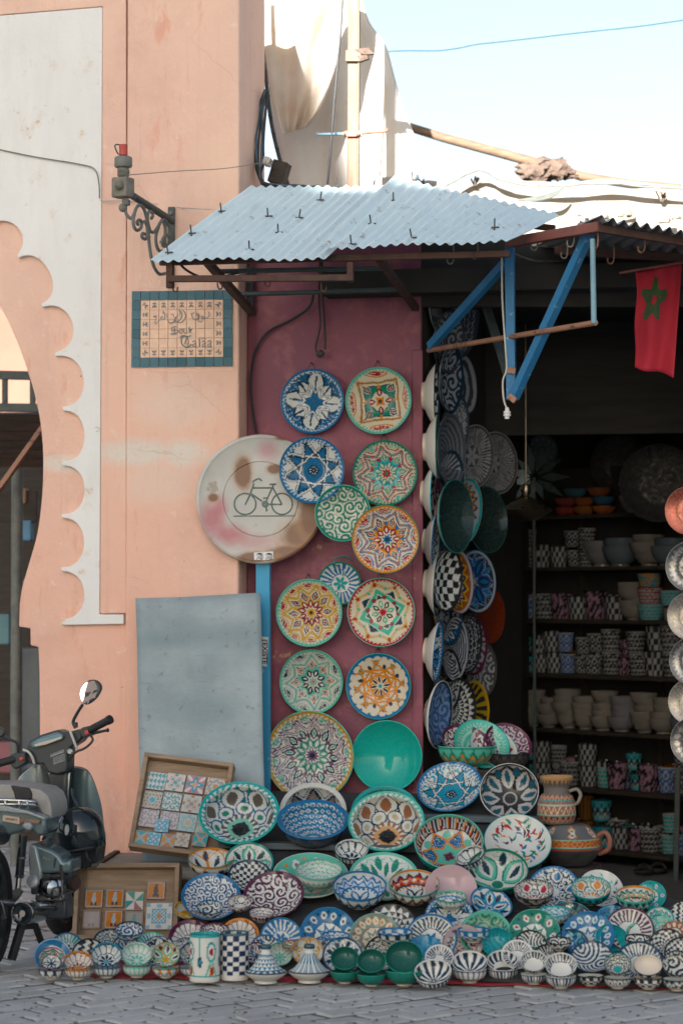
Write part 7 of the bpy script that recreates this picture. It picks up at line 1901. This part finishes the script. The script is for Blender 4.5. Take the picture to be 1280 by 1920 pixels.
# switch boxes, grips, levers
rp('switch_box', [(858, 640), (900, 605), (985, 585), (1010, 630), (1008, 690), (915, 722), (880, 690)], YH - .022, .06, M['plastic'], bev=.006)
rp('red_switch', [(922, 642), (965, 632), (972, 676), (930, 690)], YH - .031, .015, M['red_btn'], bev=.003)
rp('switch_box', [(100, 905), (190, 880), (275, 880), (285, 1000), (205, 1050), (155, 1065), (115, 1010)], YH - .03, .07, M['plastic'], bev=.008)
rp('red_switch', [(204, 940), (250, 920), (264, 950), (225, 974)], YH - .04, .015, M['red_btn'], bev=.003)
MB().tube([H_(985, 632, YH - .02), H_(1170, 535, YH - .06), H_(1180, 530, YH - .062), H_(1210, 513, YH - .068)], [.0175, .018, .0205, .0205], 20).build('grip', M['black'], mp, smooth=True)
MB().tube([H_(160, 950, YH - .02), H_(-60, 1010, YH - .06)], [.018, .018], 20).build('grip', M['black'], mp, smooth=True)
MB().tube([H_(1010, 668, YH - .01), H_(1080, 655, YH - .04), H_(1165, 637, YH - .06), H_(1180, 635, YH - .063)], [.008, .007, .006, .010], 10).build('brake_lever', M['plastic'], mp, smooth=True)
tb('brake_cable', [H_(990, 690, YH - .02), H_(1015, 740, YH - .03), H_(970, 800, YH - .03), H_(900, 845, YH - .02), H_(855, 860, YH - .02), H_(810, 890, YH - .02), H_(760, 950, YH), H_(740, 985, YH + .02)], .0055, M['cable'])
tb('strap', [H_(768, 645, YH - .016), H_(790, 700, YH - .018), H_(820, 780, YH - .02), H_(850, 860, YH - .01)], .006, M['cable_white'])
tb('strap', [H_(255, 850, YH - .016), H_(310, 870, YH - .018), H_(350, 920, YH - .02), H_(378, 1000, YH - .012)], .006, M['cable_white'])
# mirrors
tb('mirror_stem', [H_(830, 612, YH), H_(808, 575, YH), H_(802, 535, YH), H_(850, 440, YH - .01), H_(905, 355, YH - .02)], [.0075] * 21, M['plastic'])
MB().lathe([(.001, 0), (.011, 0), (.011, .02), (.008, .024), (.001, .024)], H_(828, 605, YH), n=10).build('mirror_clamp', M['plastic'], mp)
MSK = .00009
hd = [(866, 240), (884, 172), (938, 108), (1000, 84), (1062, 100), (1098, 150), (1096, 205), (1042, 292), (968, 350), (920, 352), (884, 312)]
mh = rp('mirror_head', hd, YH - .035, .03, M['plastic'], k=4, bev=.006, skew=MSK)
cxm = sum(a for a, b in hd) / len(hd); cym = sum(b for a, b in hd) / len(hd)
q = smooth_line([Vector((a, b, 0)) for a, b in hd] + [Vector((hd[0][0], hd[0][1], 0))], 4)[:-1]
mg = MB(); nq = len(q)
for s_ in (.93, .75, .55, .35, .15):
    for p in q:
        xx, yy_ = cxm + (p.x - cxm) * s_, cym + (p.y - cym) * s_
        mg.v.append(tuple(H_(xx, yy_, YH - .0365 + MSK * (240 - yy_) - .0022 * (1 - (s_ / .93) ** 2) + .00003 * (xx - cxm))))
for i in range(4): mg.f += [(i * nq + k, i * nq + (k + 1) % nq, (i + 1) * nq + (k + 1) % nq, (i + 1) * nq + k) for k in range(nq)]
mg.f.append(tuple(range(4 * nq, 5 * nq)))
mg.build('mirror_glass', M['mirror'], mh, smooth=True)
tb('mirror_stem', [H_(200, 880, YH), H_(190, 780, YH - .01), H_(120, 740, YH - .02), H_(30, 695, YH - .03)], .007, M['plastic'])
rp('mirror_head', [(-150, 600), (-60, 590), (10, 610), (48, 645), (40, 690), (0, 715), (-100, 730)], YH - .045, .03, M['plastic'], k=3, bev=.006)
# lock and warning labels
MB().lathe([(.001, -.002), (.013, -.002), (.013, .008), (.010, .010), (.010, .006), (.001, .006)], H_(770, 866, YH - .004), (0, -1, 0), 20).build('ignition_lock', M['chrome'], mp, smooth=True)
lbm = simple('label_print', (.35, .38, .38), (.3, .33, .33), 40, .5, bump=.01)
for (x0_, y0_, x1_, y1_, sl, rows_) in ((553, 900, 700, 930, -.38, 2), (585, 935, 705, 1010, -.35, 4)):
    t_ = MB()
    def lp(a, b): return H_(a, b + (a - x0_) * sl, YH - .0012)
    for a, b, c, d in ((x0_, y0_, x1_, y0_ + 4), (x0_, y1_ - 4, x1_, y1_), (x0_, y0_ + 4, x0_ + 4, y1_ - 4), (x1_ - 4, y0_ + 4, x1_, y1_ - 4)):
        t_.add([lp(a, b), lp(c, b), lp(c, d), lp(a, d)], [(0, 1, 2, 3)])
    for r in range(rows_):
        yb = y0_ + 8 + (y1_ - y0_ - 12) * (r + .3) / rows_
        x = x0_ + 9
        while x < x1_ - 16:
            ww = random.uniform(6, 22)
            t_.add([lp(x, yb), lp(min(x + ww, x1_ - 8), yb), lp(min(x + ww, x1_ - 8), yb + 7), lp(x, yb + 7)], [(0, 1, 2, 3)]); x += ww + 5
    tag(t_.build('warning_label', lbm, mp), kind='stuff')
# leg shields
def shield(name, pts, Y, m, curve):
    f = smooth_line([Vector((a, b, 0)) for a, b in pts] + [Vector((pts[0][0], pts[0][1], 0))], 4)[:-1]
    cx_ = sum(p.x for p in f) / len(f); w_ = max(p.x for p in f) - min(p.x for p in f)
    cy_ = sum(p.y for p in f) / len(f)
    rings = []
    for s_ in (1.0, .97, .8, .55, .25):
        rings.append([H_(cx_ + (p.x - cx_) * s_, cy_ + (p.y - cy_) * s_, Y + (0 if s_ < 1 else .012) + curve * ((cx_ + (p.x - cx_) * s_ - cx_) / w_) ** 2 * 4) for p in f])
    mb = MB(); n = len(f)
    for r in rings: mb.v += [tuple(p) for p in r]
    for i in range(len(rings) - 1):
        mb.f += [(i * n + k_, i * n + (k_ + 1) % n, (i + 1) * n + (k_ + 1) % n, (i + 1) * n + k_) for k_ in range(n)]
    mb.f.append(tuple(range((len(rings) - 1) * n, len(rings) * n)))
    return mb.build(name, m, mp, smooth=True, thick=.012)
shield('leg_shield', [(735, 1075), (790, 1040), (890, 1048), (955, 1085), (1005, 1170), (1050, 1290), (1095, 1450), (1118, 1620), (1122, 1760), (1095, 1950), (1060, 2110), (960, 2120), (820, 2090), (735, 1900), (715, 1500)], YH + .12, M['silver_dark'], .05)
shield('leg_shield', [(205, 1215), (222, 1160), (300, 1085), (410, 1012), (475, 1030), (525, 1115), (545, 1240), (548, 1420), (540, 1700), (300, 1700), (230, 1500)], YH + .12, M['silver'], .05)
rp('shield_edge', [(742, 1090), (768, 1100), (752, 1300), (745, 1500), (722, 1505), (722, 1300)], YH + .05, .03, M['chrome'], bev=.004)
rp('steering_column', [(520, 1095), (742, 1075), (735, 1300), (720, 1500), (700, 1800), (640, 2050), (560, 2050), (560, 1500), (545, 1250)], YH + .04, .10, M['plastic'], bev=.02)
# seat
rp('seat', [(-200, 1225), (0, 1222), (110, 1232), (330, 1265), (440, 1285), (520, 1345), (556, 1440), (566, 1560), (560, 1610), (525, 1625), (470, 1570), (430, 1480), (390, 1405), (330, 1395), (-200, 1392)], -1.78, .24, M['vinyl'], bev=.03)
rp('seat_panel', [(112, 1238), (322, 1268), (348, 1330), (345, 1398), (165, 1396), (150, 1320)], -1.79, .03, M['black'], bev=.008)
tb('rack_rail', [H_(-100, 1392, -1.86), H_(200, 1402, -1.86), H_(330, 1412, -1.86), H_(400, 1420, -1.84), H_(405, 1440, -1.80)], .0065, M['chrome'])
tb('rack_rail', [H_(-100, 1440, -1.86), H_(250, 1445, -1.86), H_(390, 1450, -1.84)], .0055, M['chrome'])
for x in (60, 210, 300): tb('rack_strut', [H_(x, 1398, -1.86), H_(x + 4, 1440, -1.865), H_(x + 4, 1490, -1.86), H_(x - 14, 1540, -1.85)], .0055, M['chrome'])
# tail body
rp('tail_body', [(-200, 60), (60, 70), (230, 100), (380, 145), (500, 195), (505, 330), (480, 385), (420, 400), (360, 350), (290, 330), (235, 350), (120, 385), (-200, 430)], -1.86, .20, M['silver_dark'], E_c, bev=.02)
rp('tail_trim', [(-200, 50), (60, 62), (300, 115), (495, 190), (500, 225), (300, 160), (40, 130), (-200, 120)], -1.875, .06, M['silver'], E_c, bev=.006)
lp_ = rp('name_plate', [(32, 165), (215, 190), (222, 262), (205, 268), (28, 232)], -1.874, .03, M['brake_disc'], E_c, bev=.003)
rp('name_plate', [(222, 192), (440, 225), (430, 262), (250, 250), (225, 262)], -1.872, .03, simple('brown_sticker', (.14, .07, .045), (.2, .12, .08), 20, .3), E_c, bev=.003)
text_mesh('CBG FIFTY', .0115, M['black'], lp_, Matrix.Translation(E_c(125, 213, -1.8752)) @ Matrix(((1, 0, 0, 0), (0, 0, 1, 0), (0, 1, 0, 0), (0, 0, 0, 1))) @ Matrix.Rotation(-.09, 4, 'Z'), bold=.0004)
rp('indicator_bracket', [(250, 250), (330, 240), (358, 280), (345, 330), (300, 345), (235, 300)], -1.885, .05, M['silver'], E_c, bev=.01)
# shock absorber
MB().tube([E_c(258, 385, -1.90), E_c(232, 640, -1.905), E_c(214, 850, -1.91)], .0185, 18).build('shock_absorber', M['gloss'], mp, smooth=True)
for (x, y) in ((237, 640), (215, 838)): MB().lathe([(.001, 0), (.021, 0), (.021, .008), (.001, .008)], E_c(x, y, -1.907), n=18).build('shock_ring', M['alloy'], mp)
MB().tube([E_c(211, 850, -1.912), E_c(197, 985, -1.915)], .0125, 14).build('shock_rod', M['chrome'], mp, smooth=True)
MB().lathe([(.001, 0), (.018, 0), (.018, .03), (.001, .03)], E_c(205, 1005, -1.93), (0, -1, 0), 16).build('shock_eye', M['alloy'], mp, smooth=True)
rp('swing_bracket', [(165, 985), (245, 995), (210, 1060), (140, 1140), (105, 1125), (135, 1060)], -1.91, .03, M['alloy'], E_c, bev=.006)
# engine
rp('engine_cover', [(308, 500), (345, 478), (385, 480), (560, 545), (650, 600), (690, 680), (780, 640), (775, 800), (640, 800), (430, 805), (345, 880), (318, 800), (305, 650)], -1.80, .16, M['silver_dark'], E_c, bev=.015)
rp('engine_cover_edge', [(310, 505), (345, 482), (395, 500), (455, 770), (450, 870), (345, 880), (320, 800)], -1.812, .06, M['silver'], E_c, bev=.012)
rp('cover_slot', [(590, 640), (618, 632), (600, 735), (582, 745)], -1.803, .02, M['black'], E_c, bev=.002)
em = MB()
for (x, y, h) in ((478, 630, 38), (500, 632, 44), (520, 640, 44), (538, 650, 36)):
    em.bar(E_c(x, y - h / 2, -1.804), E_c(x - 4, y + h / 2, -1.804), .0026, .004)
em.bar(E_c(470, 632, -1.804), E_c(548, 652, -1.804), .0022, .004)
tag(em.build('emblem', M['chrome'], mp), kind='stuff')
for (x0_, y0_, x1_, y1_, m_, dY) in ((330, 870, 410, 1030, 'plastic', 0), (410, 800, 560, 900, 'plastic', .02), (445, 880, 560, 960, 'alloy', -.01), (380, 1030, 700, 1110, 'alloy', .02), (470, 1090, 720, 1300, 'plastic', .05), (530, 815, 660, 860, 'black', -.01), (560, 960, 640, 1060, 'alloy', -.02)):
    rp('engine_block', [(x0_, y0_), (x1_, y0_ - 12), (x1_ + 6, y1_), (x0_ + 4, y1_ + 8)], -1.80 + dY, .12, M[m_], E_c, bev=.010)
MB().lathe([(.001, -.06), (.044, -.06), (.047, -.04), (.047, .0), (.040, .014), (.02, .022), (.001, .024)], E_c(590, 965, -1.78), (.75, -.7, 0), 32).build('clutch_cover', M['chrome'], mp, smooth=True)
MB().lathe([(.001, 0), (.026, 0), (.030, .006), (.026, .02), (.001, .022)], E_c(372, 890, -1.83), (-.1, -1, .2), 20).build('dome_cap', M['silver'], mp, smooth=True)
MB().tube([E_c(682, 870, -1.79), E_c(682, 780, -1.79), E_c(675, 705, -1.79)], [.010, .013, .012], 12).build('spark_plug_cap', M['black'], mp, smooth=True)
MB().tube([E_c(682, 870, -1.79), E_c(682, 1000, -1.79), E_c(650, 1100, -1.79)], .007, 10).build('kick_rod', M['alloy'], mp, smooth=True)
for k in range(10):
    x = random.uniform(380, 700); y = random.uniform(980, 1180)
    MB().lathe([(.001, 0), (.006, 0), (.006, .008), (.001, .009)], E_c(x, y, -1.80), (random.uniform(-.3, .3), -1, 0), 6).build('bolt', M['alloy'], mp)
tb('fuel_hose', [E_c(600, 90, -1.62), E_c(625, 160, -1.64), E_c(615, 240, -1.66), E_c(570, 320, -1.70), E_c(490, 380, -1.74)], .0085, M['cable_grey'])
MB().lathe([(.001, 0), (.014, 0), (.016, .01), (.013, .02), (.018, .022), (.018, .035), (.001, .036)], E_c(600, 100, -1.62), (.35, -.3, .9), 16).build('fuel_cap', M['alloy'], mp, smooth=True)
tb('control_cable', [E_c(540, 60, -1.5), E_c(560, 200, -1.55), E_c(540, 330, -1.6), E_c(470, 430, -1.7)], .006, M['cable'])
tb('hook', [E_c(790, -120, -1.32), E_c(800, -40, -1.34), E_c(850, 60, -1.38), E_c(870, 110, -1.40)], .007, M['plastic'])
# exhaust
MB().tube([E_c(246, 1238, -2.02), E_c(300, 1232, -1.93), E_c(420, 1220, -1.78), E_c(560, 1215, -1.60)], [.046, .046, .043, .026], 32).build('muffler', M['chrome'], mp, smooth=True)
MB().lathe([(.001, -.012), (.014, -.012), (.015, .003), (.030, .006), (.036, .012), (.046, .012), (.0485, .004), (.0475, -.02), (.001, -.03)], E_c(246, 1238, -2.025), (-.12, -1, 0), 40).build('muffler_end', M['gloss'], mp, smooth=True)
MB().tube([E_c(246 + 113 * math.cos(a), 1238 + 118 * math.sin(a), -2.03) for a in [2 * pi * k / 36 for k in range(37)]], .0035, 6, False).build('muffler_ring', M['chrome'], mp, smooth=True)
tb('exhaust_pipe', [E_c(330, 1120, -1.86), E_c(430, 1150, -1.84), E_c(560, 1150, -1.78), E_c(640, 1200, -1.72), E_c(700, 1180, -1.68)], .013, M['chrome'])
tb('brake_arm', [E_c(15, 1105, -1.98), E_c(40, 1180, -1.98), E_c(60, 1260, -1.98)], .008, M['alloy'])
MB().lathe([(.001, 0), (.012, 0), (.012, .02), (.001, .02)], E_c(60, 1265, -1.97), (0, -1, 0), 12).build('brake_nut', M['alloy'], mp)
tb('axle_arm', [E_c(-40, 1110, -1.96), E_c(80, 1120, -1.95), E_c(150, 1130, -1.93)], .014, M['alloy'])
# centre stand
sf0 = PZ(27, 1808, .012); 
MB().bar(E_c(250, 1330, -1.86), E_c(128, 1745, -1.90), .034, .03).build('stand_leg', M['black'], mp, bevel=.004)
MB().bar(E_c(385, 1360, -1.70), E_c(452, 1545, -1.62), .024, .024).build('stand_leg', M['black'], mp, bevel=.004)
MB().bar(E_c(220, 1385, -1.84), E_c(400, 1370, -1.72), .026, .024).build('stand_bar', M['black'], mp, bevel=.004)
# wheels
cr_w = Vector((P(-22, 1700, -1.98).x, -1.98, .268)); cf_w = Vector((P(118, 1700, -.84).x, -.84, .268)); hdg = (cf_w - cr_w).normalized(); axl = Vector((hdg.y, -hdg.x, 0))
def wheel(c, R):
    MB().lathe([(R - .062, -.018), (R - .045, -.032), (R - .02, -.034), (R - .004, -.02), (R, 0), (R - .004, .02), (R - .02, .034), (R - .045, .032), (R - .062, .018), (R - .062, -.018)], c, axl, 56).build('tyre', M['black'], mp, smooth=True)
    rim_ = MB().lathe([(R - .064, -.02), (R - .05, -.024), (R - .05, .024), (R - .064, .02), (R - .075, .012), (R - .075, -.012), (R - .064, -.02)], c, axl, 56).build('rim', M['alloy'], mp, smooth=True)
    sp_ = MB()
    x_, y_, a_ = frame_from(axl)
    for k in range(18):
        t = 2 * pi * k / 18
        d = x_ * math.cos(t) + y_ * math.sin(t)
        sp_.tube([c + d * .03 + a_ * (.025 if k % 2 else -.025), c + d * (R - .06)], .002, 5)
    tag(sp_.build('spokes', M['chrome'], rim_), kind='stuff')
    MB().lathe([(.001, -.04), (.03, -.04), (.045, -.02), (.045, .02), (.03, .04), (.001, .04)], c, axl, 24).build('hub', M['alloy'], mp, smooth=True)
wheel(cr_w, .268)
wheel(cf_w, .268)
MB().tube([cr_w + axl * .0 + Vector((0, -.22, .235)), cr_w + Vector((0, -.05, .33)), cr_w + Vector((0, .16, .30))], .045, 12).build('rear_mudguard', M['plastic'], mp, smooth=True)
for s_ in (-1, 1): tb('fork', [cf_w + axl * (.055 * s_), cf_w + axl * (.055 * s_) + Vector((0, -.12, .30)), H_(620 + 60 * s_, 1500, YH + .12)], .015, M['silver'])
MB().tube([cf_w + Vector((0, .20, .22)), cf_w + Vector((0, .02, .31)), cf_w + Vector((0, -.18, .25))], .05, 12).build('front_mudguard', M['silver_dark'], mp, smooth=True)
MB().bar(E_c(560, 520, -1.45), E_c(760, 1000, -1.52), .10, .05).build('frame_tube', M['silver_dark'], mp, bevel=.015)
rp('foot_plate', [(640, 560), (1085, 480), (1060, 690), (950, 700), (940, 740), (800, 760), (790, 900), (700, 900)], -1.42, .12, M['plastic'], E_c, bev=.01)
MB().lathe([(.001, -.012), (.030, -.012), (.034, 0), (.030, .012), (.001, .012)], E_c(815, 905, -1.55), (1, -.45, 0), 28).build('brake_pedal', M['rust'], mp, smooth=True)
# helmet hanging on the hook
hl = thing('helmet', 'glossy dark open face helmet hanging below the moped handlebar', 'helmet', E_c(880, 560, -1.52))
hc = E_c(882, 335, -1.52); Rh = .106
prof_h = [(Rh * 1.0 * math.sin(a), Rh * 1.02 * math.cos(a)) for a in [pi * k / 22 for k in range(13)]]
prof_h += [(Rh * 1.0, -Rh * .30), (Rh * .97, -Rh * .55), (Rh * .93, -Rh * .74), (Rh * .90, -Rh * .76), (Rh * .88, -Rh * .6), (Rh * .86, 0), (Rh * .5, Rh * .75), (.001, Rh * .9)]
prof_h[0] = (.001, prof_h[0][1])
MB().lathe(prof_h, hc, (-.18, -.12, 1), 56).build('shell', M['gloss'], hl, smooth=True)
MB().tube([hc + Matrix.Rotation(0, 3, 'X') @ Vector((Rh * .93 * math.cos(a), Rh * .93 * math.sin(a), -Rh * .74 + .19 * Rh * math.cos(a) * .9)) for a in [2 * pi * k / 40 for k in range(41)]], .006, 8, False).build('edge_trim', M['black'], hl, smooth=True)
bd_c = E_c(815, 302, -1.52); dirb = (bd_c - hc); bn = Vector((dirb.x, -math.sqrt(max(Rh * Rh * 1.03 - dirb.x ** 2 - dirb.z ** 2, 1e-6)), dirb.z))
bo = hc + bn * 1.012
bz = bn.normalized(); bx_ = Vector((0, 0, 1)).cross(bz).normalized(); by_ = bz.cross(bx_)
def oval(k0, off): return [bo + bx_ * (.0115 * k0 * math.cos(a)) + by_ * (.024 * k0 * math.sin(a)) + bz * off for a in [2 * pi * k / 28 for k in range(28)]]
bg = MB().prism(oval(1, .0), bz * .003).build('badge', simple('badge_white', (.55, .56, .56), (.45, .46, .47), 60, .4), hl)
MB().tube([p for p in oval(.8, .0035)] + [oval(.8, .0035)[0]], .0008, 5, False).build('badge_ring', M['alloy'], bg)
tb('chin_strap', [hc + Vector((.04, -.05, -.07)), hc + Vector((.05, -.06, -.11)), hc + Vector((.06, -.04, -.14)), hc + Vector((.03, -.03, -.16))], .007, M['black'], hl)
